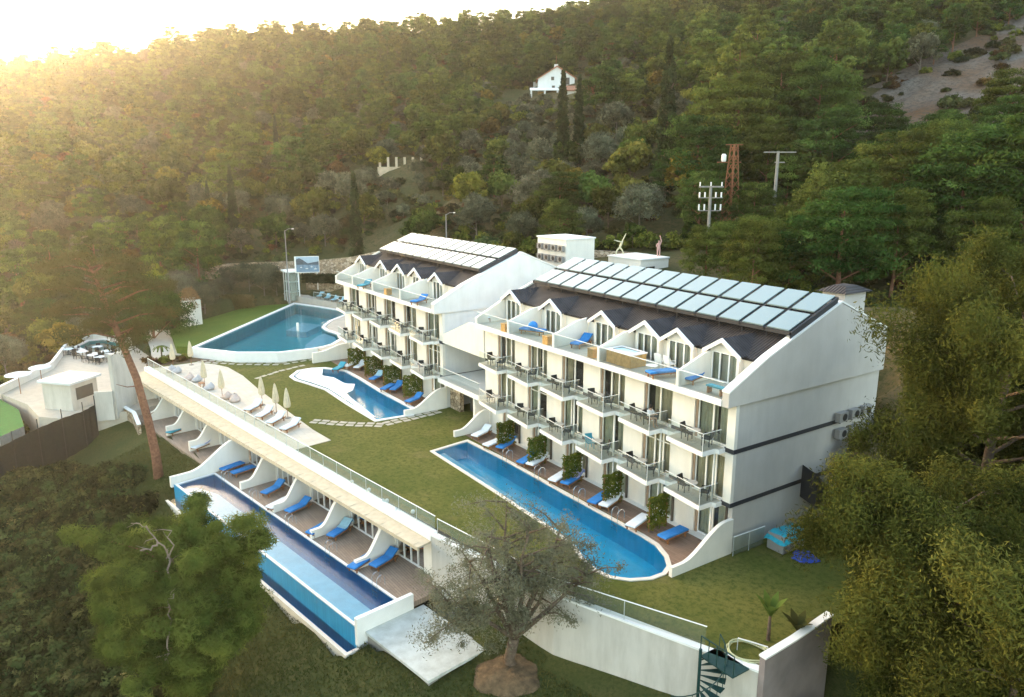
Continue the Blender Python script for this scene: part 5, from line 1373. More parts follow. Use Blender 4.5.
# billboard
bb = empty('billboard', (*dl(301,114),4.0), 'large billboard showing a bay with boats on white frame', 'billboard')
def bbx(u, v, z): return (u*.38 + v*.9, u*.92 - v*.36, z)
mb = MB(bbx); 
for u in (-2.2,2.2): mb.box(u-.1,u+.1,-.35,-.15,-1.5,3.2)
mb.build('support', M['steel'], bb, local=True)
MB(bbx).box(-2.8,2.8,-.14,.14,2.6,6.4).build('frame', M['trim'], bb, local=True)
def pic(u0,u1,z0,z1,m,dv): MB(bbx).add([(u0,.141+dv,z0),(u1,.141+dv,z0),(u1,.141+dv,z1),(u0,.141+dv,z1)],[(0,1,2,3)]).build('printed_picture', m, bb, local=True)
pic(-2.45,2.7,2.75,6.25,mat('printed_sky',(.34,.44,.52),.5,.15,.6),.004); pic(-2.45,2.7,2.75,4.6,mat('printed_sea',(.16,.24,.32),.5,.3,1.2),.008)
mb = MB(bbx); mb.add([(-2.45,.155,4.5),(2.7,.155,4.4),(2.7,.155,5.2),(1.4,.155,5.0),(.2,.155,4.75),(-.9,.155,5.6),(-1.7,.155,6.0),(-2.45,.155,5.7)],[tuple(range(8))]); mb.build('printed_mountains', mat('printed_mountains',(.07,.09,.11),.5,.3,1), bb, local=True)
mb = MB(bbx); 
for u, z, l in ((-1.6,3.9,.5),(-.4,3.6,.7),(.8,4.0,.5),(1.5,3.5,.8)): mb.add([(u,.159,z),(u+l,.159,z),(u+l*.85,.159,z-.15),(u+l*.15,.159,z-.15)],[(0,1,2,3)]); mb.add([(u+l*.5,.159,z+.02),(u+l*.55,.159,z+.6),(u+l*.6,.159,z+.02)],[(0,1,2)])
mb.build('printed_boats', M['trim'], bb, local=True)
bb.scale = (.64,)*3
# small sign on the far left slope
p = dl(77, 118); zz = float(terr(*p)[0]); sg = empty('small_sign', (*p, zz), 'small white sign with dark round emblem among bushes', 'sign')
hy_ = max(0, 20.76-.152*118 - zz)
sg2 = lambda u, v, z: (u*RT[0]-v*FH[0], u*RT[1]-v*FH[1], z)
mb = MB(sg2); mb.box(-.05,.05,-.05,.05,0,hy_); mb.build('post', M['steel'], sg, local=True); MB(sg2).box(-1.05,1.05,-.04,.04,hy_,hy_+1.5).build('board', mat('pale_pink_board',(.58,.44,.42),.6,.08,2), sg, local=True)
mb = MB(); mb.lathe((0,0,0),[(.4,0),(.4,.01)],18); mb.v = [sg2(x,.045+z,y+hy_+.75) for x,y,z in mb.v]; mb.build('emblem', M['band'], sg, local=True)
mb = MB(); mb.lathe((0,0,0),[(.22,0),(.22,.006)],14); mb.v = [sg2(x,.057+z,y+hy_+.75) for x,y,z in mb.v]; mb.build('emblem_disc', M['trim'], sg, local=True)
# ------------------------------------------------------------------ stone walls, poles, houses up the slope
def terrain_wall(lb, pts, h, th=.5, below=3.0, step=3.0, mt='stone', grp=None):
    r = empty('stone_wall', (pts[0][0], pts[0][1], float(terr(*pts[0][:2])[0])), lb, 'stone wall', grp)
    Q = []
    for a, b in zip(pts[:-1], pts[1:]):
        a = Vector(a); b = Vector(b); n = max(1, int((b-a).length/step))
        for i in range(n): Q.append(a.lerp(b, i/n))
    Q.append(Vector(pts[-1])); mb = MB()
    for a, b in zip(Q[:-1], Q[1:]):
        d = (b-a).to_2d().normalized(); n = Vector((-d.y, d.x, 0))*th/2
        if len(a) == 3: za, zb = a.z, b.z
        A = [a-n+Vector((0,0,-below)), a+n+Vector((0,0,-below)), a+n+Vector((0,0,h)), a-n+Vector((0,0,h))]
        B = [b-n+Vector((0,0,-below)), b+n+Vector((0,0,-below)), b+n+Vector((0,0,h)), b-n+Vector((0,0,h))]
        mb.prism(A, B)
    mb.build('wall', M['stone'], r); return r
def W(px, d, z): x, y = dl(px, d); return (x, y, z)
terrain_wall('long rubble stone wall along the road behind the big pool', [W(196,125,1.2),W(215,125,2.0),W(250,124,2.4),W(300,123,2.7),W(345,118,3.9),W(400,110,6.4)], 3.6)
terrain_wall('rubble stone wall behind the two white plant rooms', [W(545,93,9.0),W(610,90,9.0),W(640,88,9.0),W(705,84,8.6)], 2.4)
terrain_wall('low stone retaining wall under the long rubble wall', [W(300,118,3.0),W(358,112,3.5)], 1.4)
hg = empty('clipped_hedge', (*dl(325,113),4), 'dark clipped hedge strip below the billboard', 'hedge')
a = np.array(dl(297,116)); b = np.array(dl(352,110)); n = 2600; t = rngv.random(n); P = np.c_[a[0]+(b-a)[0]*t+rngv.normal(0,.25,n), a[1]+(b-a)[1]*t+rngv.normal(0,.25,n), 3.9+.7*t+rngv.random(n)*1.3]
me_ = quad_mesh('leaves', leaf_arrays(P-np.array(hg.location), rngv.normal(0,1,(n,3)), .22, rngv, .6), [L['cypress']]); o = bpy.data.objects.new('leaves', me_); COL.objects.link(o); o.parent = hg
hg2 = empty('clipped_hedge', (*dl(222,112),1), 'dark brownish hedge behind the green slope, right of the white planter', 'hedge')
a = np.array(dl(203,113)); b = np.array(dl(242,113)); n = 2600; t = rngv.random(n); P = np.c_[a[0]+(b-a)[0]*t+rngv.normal(0,.3,n), a[1]+(b-a)[1]*t+rngv.normal(0,.3,n), .2+rngv.random(n)*2.2]
me_ = quad_mesh('leaves', leaf_arrays(P-np.array(hg2.location), rngv.normal(0,1,(n,3)), .22, rngv, .6), [L['scrub']]); o = bpy.data.objects.new('leaves', me_); COL.objects.link(o); o.parent = hg2
def lamp_post(x, y, z, h, lb, arm):
    r = empty('street_lamp', (x,y,z), lb, 'street lamp'); MB().tube([(0,0,-.5),(0,0,h)], [.11,.06], 8).build('pole', M['acgrille'], r, local=True)
    a = Vector((RT[0],RT[1],0))*arm; MB().tube([(0,0,h-.1),(a.x*.5,a.y*.5,h+.2),(a.x,a.y,h+.22)], .045, 6).build('arm', M['acgrille'], r, local=True)
    c = Vector((a.x*1.25,a.y*1.25,h+.2)); MB().bar((a.x,a.y,h+.21),c,.3,.12).build('lamp_head', M['trim'], r, local=True)
x, y = dl(280.5, 108); lamp_post(x,y,2.4,10.0,'tall grey street lamp standing behind the white tower',1.0)
x, y = dl(445, 105); lamp_post(x,y,9.4,5.4,'street lamp rising behind the far hotel roof',1.0)
x, y = dl(188, 120); zt = float(terr(x,y)[0]); r = empty('wooden_pole', (x,y,zt), 'slim pale pole among the trees left of the white planter', 'pole'); MB().tube([(0,0,-1),(0,0,20.76-.106*120-zt)], [.14,.1], 7).build('shaft', M['acgrille'], r, local=True)
# pylons
def hz(px, d): x, y = dl(px, d); return x, y, float(terr(x, y)[0])
x, y, z = hz(733, 92); z = max(z, 14.5); top = 20.76+.030*92; r = empty('lattice_pylon', (x,y,z), 'rusty lattice pylon with a white insulator on its side arm', 'pylon')
H = top - z; mb = MB(); c4 = lambda k, t: ((.75*(1-t)+.28*t)*(1 if k in (0,3) else -1), (.75*(1-t)+.28*t)*(1 if k < 2 else -1), H*t)
for k in range(4): mb.bar(c4(k,0), c4(k,1), .11)
for i in range(9):
    t0, t1 = i/9, (i+1)/9
    for k in range(4): mb.bar(c4(k,t0), c4((k+1)%4,t1), .05); mb.bar(c4((k+1)%4,t0), c4(k,t1), .05)
mb.build('lattice', M['rust'], r, local=True); A = Vector((RT[0],RT[1],0))
mb = MB(); mb.bar(A*-1.0+Vector((0,0,H)), A*1.0+Vector((0,0,H)), .12); mb.bar(A*-1.9+Vector((0,0,H*.78)), A*.9+Vector((0,0,H*.78)), .12); mb.build('cross_arm', M['rust'], r, local=True)
mb = MB(); q = A*-1.15; mb.lathe((q.x,q.y,H*.78), [(.2,.05),(.28,.2),(.28,.8),(.15,.95)], 10); mb.build('insulator', M['trim'], r, local=True)
x, y, z = hz(777, 88); r = empty('concrete_pylon', (x,y,z), 'pale concrete power pole with a wide cross arm', 'pylon'); H = 20.76+.022*88-z
MB().tube([(0,0,-.5),(0,0,H)], [.24,.15], 8).build('shaft', M['concrete'], r, local=True); mb = MB(); mb.bar(A*-1.6+Vector((0,0,H-.1)), A*2.0+Vector((0,0,H-.1)), .12); mb.bar(A*-.3+Vector((0,0,H-1.2)), A*.8+Vector((0,0,H-1.2)), .12); mb.build('cross_arm', M['concrete'], r, local=True)
x, y, z = hz(712, 86); r = empty('transformer_pole', (x,y,z), 'short pole carrying a row of white insulators below a wide arm', 'pylon'); H = max(4, 20.76-.022*86-z)
MB().tube([(0,0,-.5),(0,0,H)], [.2,.15], 8).build('shaft', M['concrete'], r, local=True); mb = MB()
mb.bar(A*-1.3+Vector((0,0,H)), A*1.4+Vector((0,0,H)), .16); mb.bar(A*-1.3+Vector((0,0,H-1.2)), A*1.4+Vector((0,0,H-1.2)), .1); mb.bar(A*-1.2+Vector((0,0,H-2.6)), A*1.2+Vector((0,0,H-2.6)), .1); mb.build('cross_arm', M['concrete'], r, local=True)
mb = MB()
for s in (-1.2,-.6,.6,1.2): q = A*s; mb.tube([(q.x,q.y,H-1.15),(q.x,q.y,H-.6)], .09, 6); mb.tube([(q.x,q.y,H-2.55),(q.x,q.y,H-1.9)], .09, 6)
for s in (-1.2,0,1.2): q = A*s; mb.tube([(q.x,q.y,H+.08),(q.x,q.y,H+.5)], .07, 6)
mb.build('insulators', M['trim'], r, local=True)
x, y, z = hz(738, 84); r = empty('transformer_hut', (x,y,z), 'small beige utility hut between the two pylons', 'hut'); MB().box(-.8,.8,-.7,.7,-1,1.7).build('wall', M['concrete'], r, local=True); MB().box(-.95,.95,-.85,.85,1.702,1.85).build('roof', M['greywall'], r, local=True)
# power lines between the pylons
# house on the hill
def hill_xf(x0, y0, ang):
    c, s = math.cos(ang), math.sin(ang); return lambda u, v, z: (x0+u*c-v*s, y0+u*s+v*c, z)
x, y, z = hz(555, 196); zh = 20.76+.098*196
hr = empty('hill_house', (x,y,zh), 'white gabled house among trees high on the slope', 'house')
ang = math.atan2(RT[1], RT[0]); hx = hill_xf(0,0,ang)
mb = MB(hx); mb.prism([(-4.5,-4,-6),(4.2,-4,-6),(4.2,-4,1.9),(0,-4,4.4),(-4.5,-4,1.7)], [(-4.5,6,-6),(4.2,6,-6),(4.2,6,1.9),(0,6,4.4),(-4.5,6,1.7)]); mb.build('wall', M['side'], hr, local=True)
for sx, zz in ((-4.9,1.45),(4.7,1.65)): 
    MB(hx).prism([(0,-4.4,4.45),(sx,-4.4,zz),(sx,-4.4,zz+.22),(0,-4.4,4.7)], [(0,6.3,4.45),(sx,6.3,zz),(sx,6.3,zz+.22),(0,6.3,4.7)]).build('roof', M['terracotta'], hr, local=True)
for u0,u1,z0,z1 in ((1.2,3.0,.4,2.0),(-1.4,-.7,1.4,2.2),(-1.2,-.5,-.6,.2)): MB(hx).box(u0,u1,-4.06,-3.98,z0,z1).build('window', M['room'], hr, local=True)
MB(hx).box(-.5,.4,-1,0,4.0,5.4).build('chimney', M['side'], hr, local=True); mb = MB(hx); mb.tube([(-.05,-.5,5.4),(-.05,-.5,7.4)], .06, 5); mb.build('mast', M['rust'], hr, local=True)
MB(hx).prism([(-6.5,-7,-1.2),(4.5,-7,-1.2),(4.5,-4.0,-.5),(-6.5,-4.0,-.5)], [(-6.5,-7,-1.0),(4.5,-7,-1.0),(4.5,-4.0,-.3),(-6.5,-4.0,-.3)]).build('porch_roof', M['trim'], hr, local=True)
MB(hx).box(-4.6,3.6,-5.2,-4.9,-6,-1.25).build('porch_wall', mat('ochre_porch_render',(.46,.33,.17),.9,.15,1), hr, local=True)
for u in (-6.2,-3,0,4.2): MB(hx).box(u-.2,u+.2,-6.9,-6.5,-6,-1.1).build('porch_pillar', M['side'], hr, local=True)
x, y, z = hz(578, 186); r2 = empty('hill_cottage', (x,y,20.76+.088*186), 'low cottage with terracotta roof beside the gabled hill house', 'house'); 
MB(hx).box(-3.6,3.6,-2.5,2.5,-6,1.0).build('wall', M['side'], r2, local=True); MB(hx).prism([(-4,-3,1.0),(4,-3,1.0),(4,0,2.2),(-4,0,2.2)], [(-4,-3,1.2),(4,-3,1.2),(4,0,2.4),(-4,0,2.4)]).build('roof', M['terracotta'], r2, local=True)
x, y, z = hz(521, 200); r3 = empty('hill_annexe', (x,y,20.76+.082*200), 'long ochre annexe with terracotta roof left of the gabled hill house', 'house'); 
MB(hx).box(-4.2,5.0,-2.5,2.5,-7,.6).build('wall', mat('ochre_render',(.42,.32,.2),.9,.15,1), r3, local=True); MB(hx).prism([(-4.8,-3.1,.4),(5.4,-3.1,1.6),(5.4,0,2.9),(-4.8,0,1.7)], [(-4.8,-3.1,.6),(5.4,-3.1,1.8),(5.4,0,3.1),(-4.8,0,1.9)]).build('roof', M['terracotta'], r3, local=True)
MB(hx).box(-.2,.9,-2.56,-2.48,-4,-.6).build('door', M['room'], r3, local=True); MB(hx).box(3.0,4.0,-.5,.5,1.5,4.6).build('chimney', M['side'], r3, local=True)
# pergola columns on the slope
x, y, z = hz(400, 150); zz = 20.76+.004*150; pc = empty('pergola_ruin', (x,y,zz), 'row of pale columns on a beige terrace wall up the slope', 'pergola')
MB(hx).box(-4.2,4.2,-.6,.6,-3.5,-.2).build('terrace_wall', mat('beige_render',(.50,.40,.28),.9,.15,1), pc, local=True)
for i in range(6): MB(hx).box(-4+i*1.58,-3.6+i*1.58,-.2,.2,-.198,1.6).build('column', M['beige'], pc, local=True)
x, y, z = hz(218, 165); zz = 20.76-.035*165; r4 = empty('hill_cottage', (x,y,zz), 'small pale cottage with pinkish roof half hidden by the left cypress pair', 'house'); MB(hx).box(-2.6,2.6,-2,2,-5,.8).build('wall', M['beige'], r4, local=True); MB(hx).prism([(-3,-2.5,.8),(3,-2.5,.8),(3,0,2),(-3,0,2)],[(-3,-2.5,1.0),(3,-2.5,1.0),(3,0,2.2),(-3,0,2.2)]).build('roof', M['terracotta'], r4, local=True)

# ------------------------------------------------------------------ trees
rng = np.random.default_rng(21)
def clump_leaves(cen, rad, n_per, size, asp=.5, up=.3, jit=.6, shell=.45, seed=1):
    """leaf quads scattered through ellipsoidal clumps; cen (k,3), rad (k,3)"""
    g = np.random.default_rng(seed); k = len(cen); N = k*n_per
    d = g.normal(0,1,(N,3)); d /= np.linalg.norm(d, axis=1)[:,None]
    r = (shell + (1-shell)*g.random(N))[:,None] * (1+.12*g.normal(0,1,(N,1)))
    C = np.repeat(cen, n_per, 0); R = np.repeat(rad, n_per, 0)
    P = C + d*R*r; Nr = d + np.array([0,0,up])
    return leaf_arrays(P, Nr, size, g, asp, jit)
def crown_points(kind, H, Wd, k, seed):
    """clump centres and radii for a crown standing on the origin"""
    g = np.random.default_rng(seed)
    if kind == 'round':
        d = g.normal(0,1,(k,3)); d /= np.linalg.norm(d,axis=1)[:,None]; d[:,2] = np.where(d[:,2] < -.55, -d[:,2], d[:,2])
        r = .60+.36*g.random((k,1)); c = d*r*np.array([Wd/2*.82, Wd/2*.82, H*.36]) + np.array([0,0,H*.60]); rad = (Wd*.125*(.6+.8*g.random((k,1))))*np.array([1,1,.8])
        c[:,:2] += .22*Wd*np.sin(c[:,[2]]*1.7+seed)*.35
    elif kind == 'pine':
        z = g.beta(1.5,1.15,k); lay = np.round(z*6)/6*.75+z*.25
        rr = Wd/2*(.25+.85*np.sin(np.clip((1-lay)*1.9+.25,0,math.pi))**.8)*(np.sqrt(g.random(k))*.8+.18); a = g.uniform(0,2*math.pi,k)
        c = np.c_[rr*np.cos(a), rr*np.sin(a), H*(.30+.68*lay) - rr*.10]; rad = (Wd*.115*(.55+.9*g.random((k,1))))*np.array([1.15,1.15,.62])
        c[:,0] += .5*np.sin(c[:,2]*.9+seed)
    elif kind == 'cypress':
        z = g.random(k); rr = Wd/2*(np.clip(np.minimum(z*5+.45,1)*(1-z**2.4*.9),.1,1))*.62*np.sqrt(g.random(k)); a = g.uniform(0,2*math.pi,k)
        c = np.c_[rr*np.cos(a), rr*np.sin(a), H*(.04+.95*z)]; rad = np.c_[Wd*.22*np.ones(k),Wd*.22*np.ones(k),H*.05*np.ones(k)]*(1-.6*z[:,None])*(.7+.6*g.random((k,1)))
    else:  # scrub
        rr = Wd/2*np.sqrt(g.random(k))*.85; a = g.uniform(0,2*math.pi,k); z = g.random(k)
        c = np.c_[rr*np.cos(a), rr*np.sin(a), H*(.15+.6*z*(1-(rr/Wd*2)**2*.6))]; rad = (Wd*.16*(.6+.8*g.random((k,1))))*np.array([1,1,.8])
    return c, rad
def trunk_mesh(mb, H, r0, lean=0.0, seed=0, nb=5, Wd=4):
    g = random.Random(seed); pts = []; x = y = 0
    for i in range(7):
        t = i/6; pts.append((lean*t*H*.3+.15*H*.05*math.sin(t*5+seed), .12*H*.05*math.cos(t*4+seed)-.12*H*.05, -.6+t*(H*.82+.6)))
    mb.tube(pts, [r0*(1.15-t/6*.9) for t in range(7)], 7)
    for i in range(nb):
        j = 2+i % 4; p = Vector(pts[j]); a = g.uniform(0, 2*math.pi); l = Wd*.36*g.uniform(.7,1.1)
        q = p + Vector((math.cos(a)*l*.5, math.sin(a)*l*.5, l*.35)); e = p + Vector((math.cos(a)*l, math.sin(a)*l, l*.55+.2))
        mb.tube([p, q, e], [r0*.42, r0*.28, r0*.10], 5)
    return mb
SHD = {}
def make_tree(kind, H, Wd, leaf, bark, k, n_per, size, seed, asp=.5, name='tree', r0=None, up=.3, shell=.45):
    r = empty(name, (0,0,-500), 'x', 'tree')
    c, rad = crown_points(kind, H, Wd, k, seed)
    V = clump_leaves(c, rad, n_per, size, asp, up, .6, shell, seed)
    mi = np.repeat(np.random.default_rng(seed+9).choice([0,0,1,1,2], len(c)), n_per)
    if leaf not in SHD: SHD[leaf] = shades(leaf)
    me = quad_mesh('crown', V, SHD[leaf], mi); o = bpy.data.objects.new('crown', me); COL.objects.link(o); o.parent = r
    if kind != 'scrub':
        t = trunk_mesh(MB(), H, r0 or H*.020, 0, seed, 5, Wd).build('trunk', M[bark], r, local=True)
    return r
PRO = {}
for i in range(3): PRO[f'pine{i}'] = make_tree('pine', 8.5, 6.2, 'pine', 'redbark', 75, 60, .24, 30+i, .42, 'pine_tree')
for i in range(2): PRO[f'pinelight{i}'] = make_tree('pine', 9.0, 6.0, 'pinelight', 'redbark', 80, 60, .24, 40+i, .42, 'pine_tree')
for i in range(3): PRO[f'olive{i}'] = make_tree('round', 5.2, 5.6, 'olive', 'greybark', 70, 60, .20, 50+i, .4, 'olive_tree')
for i in range(3): PRO[f'round{i}'] = make_tree('round', 6.2, 6.0, 'round', 'bark', 75, 60, .25, 60+i, .65, 'broadleaf_tree')
PRO['gold0'] = make_tree('round', 5.4, 5.4, 'gold', 'bark', 65, 60, .24, 70, .65, 'broadleaf_tree')
PRO['rust0'] = make_tree('round', 4.6, 4.6, 'rust', 'bark', 55, 60, .22, 71, .6, 'broadleaf_tree')
PRO['cypress0'] = make_tree('cypress', 16, 2.9, 'cypress', 'bark', 230, 70, .20, 72, .4, 'cypress_tree')
for i in range(2): PRO[f'scrub{i}'] = make_tree('scrub', 1.7, 3.0, 'scrub', 'bark', 22, 60, .16, 80+i, .5, 'bush')
for i in range(2): PRO[f'dimscrub{i}'] = make_tree('scrub', 1.9, 3.0, 'dimscrub', 'bark', 24, 60, .16, 90+i, .5, 'bush')
PRO['greenbush0'] = make_tree('scrub', 2.2, 3.2, 'vine', 'bark', 24, 60, .18, 84, .5, 'bush')
PRO['magenta0'] = make_tree('scrub', 2.4, 3.6, 'magenta', 'bark', 24, 60, .16, 85, .5, 'flowering_shrub')
PRO['rustbush0'] = make_tree('scrub', 1.5, 2.6, 'rust', 'bark', 20, 60, .15, 86, .5, 'bush')
for i in range(3): PRO[f'pinehi{i}'] = make_tree('pine', 8.5, 6.4, 'pinelight' if i == 1 else 'pine', 'redbark', 150, 110, .155, 130+i, .30, 'pine_tree')
for i in range(2): PRO[f'olivehi{i}'] = make_tree('round', 5.2, 5.6, 'olive', 'greybark', 110, 90, .14, 150+i, .38, 'olive_tree')
started = set()
def plant(key, x, y, label, cat='tree', group=None, s=1.0, sz=None, z=None, rz=None):
    o = place(PRO[key], key not in started, (x, y, (float(terr(x,y)[0]) if z is None else z) - .15), rng.uniform(0,6.28) if rz is None else rz, label, group, (s, s, sz or s))
    o['category'] = cat; started.add(key); return o

# --- the big individual trees near the camera
def limb_tree(root, base, limbs, mats):
    mb = MB()
    for pts, rad in limbs: mb.tube(pts, rad, 8)
    return mb.build('trunk', mats, root, local=True, smooth=True)
def branchy(root_pt, H, spread, n1, seed, r0, lean=(0,0), droop=0.0, first=.25):
    """trunk and limbs; returns limb list and twig end points"""
    g = random.Random(seed); limbs = []; ends = []
    tr = []
    for i in range(9):
        t = i/8; tr.append(Vector((lean[0]*t**1.3*H + .05*H*.3*math.sin(t*6+seed), lean[1]*t**1.3*H + .05*H*.3*math.cos(t*5+seed), -1.0 + t*(H*.88+1))))
    limbs.append((tr, [r0*(1.25 if i == 0 else 1.05)*(1-.105*i) for i in range(9)]))
    for i in range(n1):
        t = first + (.97-first)*i/n1; f = t*8; j = min(7, int(f)); p = tr[j].lerp(tr[j+1], f-j)
        a = i*2.4 + g.uniform(-.5,.5); prof = math.sin(math.pi*min(1,(1-t)*.9+.28))**.7
        l = spread*prof*g.uniform(.75,1.1); el = g.uniform(.15,.55) + t*.35
        m_ = p + Vector((math.cos(a)*l*.45, math.sin(a)*l*.45, l*.45*el)); e = p + Vector((math.cos(a)*l, math.sin(a)*l, l*(el*.8)-droop*l))
        rr = r0*(1-.75*t)*.45; limbs.append(([p, m_, e], [rr, rr*.6, rr*.2])); ends.append(e)
        for q in range(4):
            s0 = g.uniform(.4,.95); b = p.lerp(m_, s0*2) if s0 < .5 else m_.lerp(e, (s0-.5)*2); aa = a + g.uniform(-1.2,1.2); l2 = l*g.uniform(.25,.5)
            e2 = b + Vector((math.cos(aa)*l2, math.sin(aa)*l2, l2*g.uniform(-.1,.6)-droop*l2)); limbs.append(([b, b.lerp(e2,.5)+Vector((0,0,.08*l2)), e2], [rr*.35, rr*.22, rr*.08])); ends.append(e2); ends.append(b.lerp(e2,.55))
    ends.append(tr[-1]); ends.append(tr[-2])
    return limbs, ends
def big_tree(name, label, x, y, z, H, spread, n1, seed, r0, leaf, bark, crad, n_per, size, asp, lean=(0,0), droop=0., extra=0, flat=.7, up=.3, shell=.35, first=.25, top=1.0, dome=None):
    r = empty(name, (x,y,z), label, 'tree')
    limbs, ends = branchy(None, H, spread, n1, seed, r0, lean, droop, first); limb_tree(r, None, limbs, M[bark])
    g = np.random.default_rng(seed); E = np.array([list(e) for e in ends]); 
    if dome is not None:
        k, rx, zc, rz_ = dome; d = g.normal(0,1,(k,3)); d /= np.linalg.norm(d,axis=1)[:,None]; d[:,2] = np.where(d[:,2] < -.35, -d[:,2], d[:,2])
        rr_ = (.62+.38*g.random((k,1)))*(1+.13*np.sin(5*np.arctan2(d[:,1],d[:,0])+3*d[:,2])[:,None]); E = np.r_[E, d*rr_*np.array([rx,rx,rz_]) + np.array([0,0,zc])]
    if extra:
        i = g.integers(0, len(E), extra); E = np.r_[E, E[i]*np.array([1,1,1]) + g.normal(0,crad*.9,(extra,3))*np.array([1,1,.7])]
    rad = crad*(.55+.85*g.random((len(E),1)))*np.array([1,1,flat])
    V = clump_leaves(E, rad, n_per, size, asp, up, .6, shell, seed)
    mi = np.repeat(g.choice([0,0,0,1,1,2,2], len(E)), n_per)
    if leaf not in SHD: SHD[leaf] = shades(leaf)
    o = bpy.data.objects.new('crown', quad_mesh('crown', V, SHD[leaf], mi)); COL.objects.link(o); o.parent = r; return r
zt = lambda x, y: float(terr(x, y)[0])
# bottom-left pine with dead snags
x, y = dl(132, 35); z0 = zt(x, y)
bp = big_tree('pine_tree', 'large round green pine in the lower left corner with bleached dead branches', x, y, z0, 3.4-z0, 3.5, 44, 5, .34, 'pinebig', 'redbark', .64, 480, .155, .15, first=.05, extra=40, flat=.75, shell=.55, dome=(300,3.8,(3.4-z0)*.50,(3.4-z0)*.50))
Ht = 3.4-z0
g = random.Random(12); mb = MB(); qd = lambda u, v, z: (u*RT[0]+v*FH[0], u*RT[1]+v*FH[1], z)
for base, path in [((0,0,Ht*.80), [(.15,-.8,Ht*.86),(.45,-1.6,Ht*.93),(.20,-1.95,Ht*1.02),(-.25,-2.0,Ht*1.10),(-.9,-2.05,Ht*1.12)]),
                   ((.45,-1.6,Ht*.93), [(.75,-1.9,Ht*.97),(.95,-2.0,Ht*1.08)]), ((.20,-1.95,Ht*1.02), [(-.1,-2.1,Ht*.985),(-.55,-2.2,Ht*.99)]), ((.45,-1.6,Ht*.93), [(.62,-2.1,Ht*.86),(1.0,-2.4,Ht*.83)]),
                   ((.1,0,Ht*.52), [(.5,-1.6,Ht*.60),(.8,-2.7,Ht*.66),(.85,-3.0,Ht*.78),(1.25,-3.1,Ht*.82)]), ((.8,-2.7,Ht*.66), [(.7,-3.2,Ht*.55),(.75,-3.3,Ht*.47)])]:
    P = [Vector(qd(*base))] + [Vector(qd(*p)) for p in path]; Q = [P[0]]
    for p_, q_ in zip(P[:-1], P[1:]):
        for t_ in (.34,.67): Q.append(p_.lerp(q_, t_) + Vector((g.gauss(0,.07),g.gauss(0,.07),g.gauss(0,.06))))
        Q.append(q_)
    for q_ in Q[4::2]:
        tw = [q_]; dv = Vector((g.gauss(0,1),g.gauss(0,1),g.gauss(.2,.7))).normalized()
        for t_ in range(3): tw.append(tw[-1] + dv*g.uniform(.12,.28) + Vector((g.gauss(0,.07),g.gauss(0,.07),g.gauss(.03,.06))))
        mb.tube(tw, [.025,.018,.012,.006], 5)
    P = Q; n_ = len(P); mb.tube(P, [.05*(1-.8*i/(n_-1)) + .008 for i in range(n_)], 6)
mb.build('dead_branch', M['dead'], bp, local=True)
# olive in front of the wall
x, y = at(513,683,-4.55)[:2]
ol = empty('olive_tree', (x, y, -4.6), 'grey olive tree with bare dark limbs in front of the retaining wall', 'tree')
limbs = []; ends = []; g = random.Random(9)
U = Vector((RT[0],RT[1],0)); Vv = Vector((FH[0],FH[1],0))
def q3(u, v, z): return U*u + Vv*v + Vector((0,0,z))
fork = q3(.05,0,2.6)
limbs.append(([q3(0,0,-.6), q3(.05,0,.4), q3(-.18,.1,1.4), fork], [.50,.36,.28,.27]))
mains = [(-2.6,.5,7.2,.15),(-1.3,-.8,8.6,.16),(-.3,1.2,9.4,.15),(.9,-.5,9.0,.15),(2.3,.6,8.2,.17),(3.6,-.4,6.4,.16),(-3.6,-.6,5.2,.13),(2.8,1.5,7.0,.12),(-2.0,1.8,7.6,.12)]
for u, v, z, rr in mains:
    e = q3(u, v, z); m1 = fork.lerp(e, .35) + q3(g.uniform(-.2,.3), g.uniform(-.2,.2), g.uniform(0,.4)); m2 = fork.lerp(e, .7) + q3(g.uniform(-.3,.3), g.uniform(-.3,.3), .1)
    limbs.append(([fork, m1, m2, e], [rr, rr*.75, rr*.45, rr*.15])); ends.append(e)
    for j in range(15):
        t = g.uniform(.3,1.0); b = m1.lerp(m2, (t-.35)/.35) if t < .7 else m2.lerp(e, (t-.7)/.3); l = g.uniform(.9,2.3)
        a = g.uniform(0,6.28); e2 = b + q3(math.cos(a)*l, math.sin(a)*l, g.uniform(-.7,.8)*l*.7); limbs.append(([b, b.lerp(e2,.5)+Vector((0,0,.15)), e2], [rr*.35, rr*.2, .012])); ends += [e2, b.lerp(e2,.6)]
for j in range(40):   # drooping left skirt
    a = g.uniform(0,6.28); ends.append(q3(-2.6+g.gauss(0,1.0), g.uniform(-1,1), 3.4+g.uniform(-.9,2.6)))
limb_tree(ol, None, limbs, M['bark'])
E = np.array([list(e) for e in ends]); gg = np.random.default_rng(4); rad = .72*(.5+.9*gg.random((len(E),1)))*np.array([1,1,.85])
o = bpy.data.objects.new('crown', quad_mesh('crown', clump_leaves(E, rad, 150, .075, .30, .1, .8, .15, 4), [L['olivebig']])); COL.objects.link(o); o.parent = ol
mb = MB(); V = []; F = []; n = 26
for i, (rr, z) in enumerate([(2.3,-.45),(2.0,-.05),(1.5,.28),(.9,.42),(.1,.46)]):
    for k in range(n):
        t = 2*math.pi*k/n; q = rr*(1+.10*math.sin(3*t+1)+.06*math.sin(7*t)); V.append((q*math.cos(t), q*math.sin(t), z+.05*math.sin(5*t+i)))
for i in range(4):
    for k in range(n): F.append((i*n+k, i*n+(k+1)%n, (i+1)*n+(k+1)%n, (i+1)*n+k))
mnd = mb.add(V, F).build('earth_mound', M['gravel'], smooth=True); mnd.scale = (.85,.85,.6); mnd.location = (x+.1, y-.2, zt(x,y)+.0); tag(mnd, kind='structure')
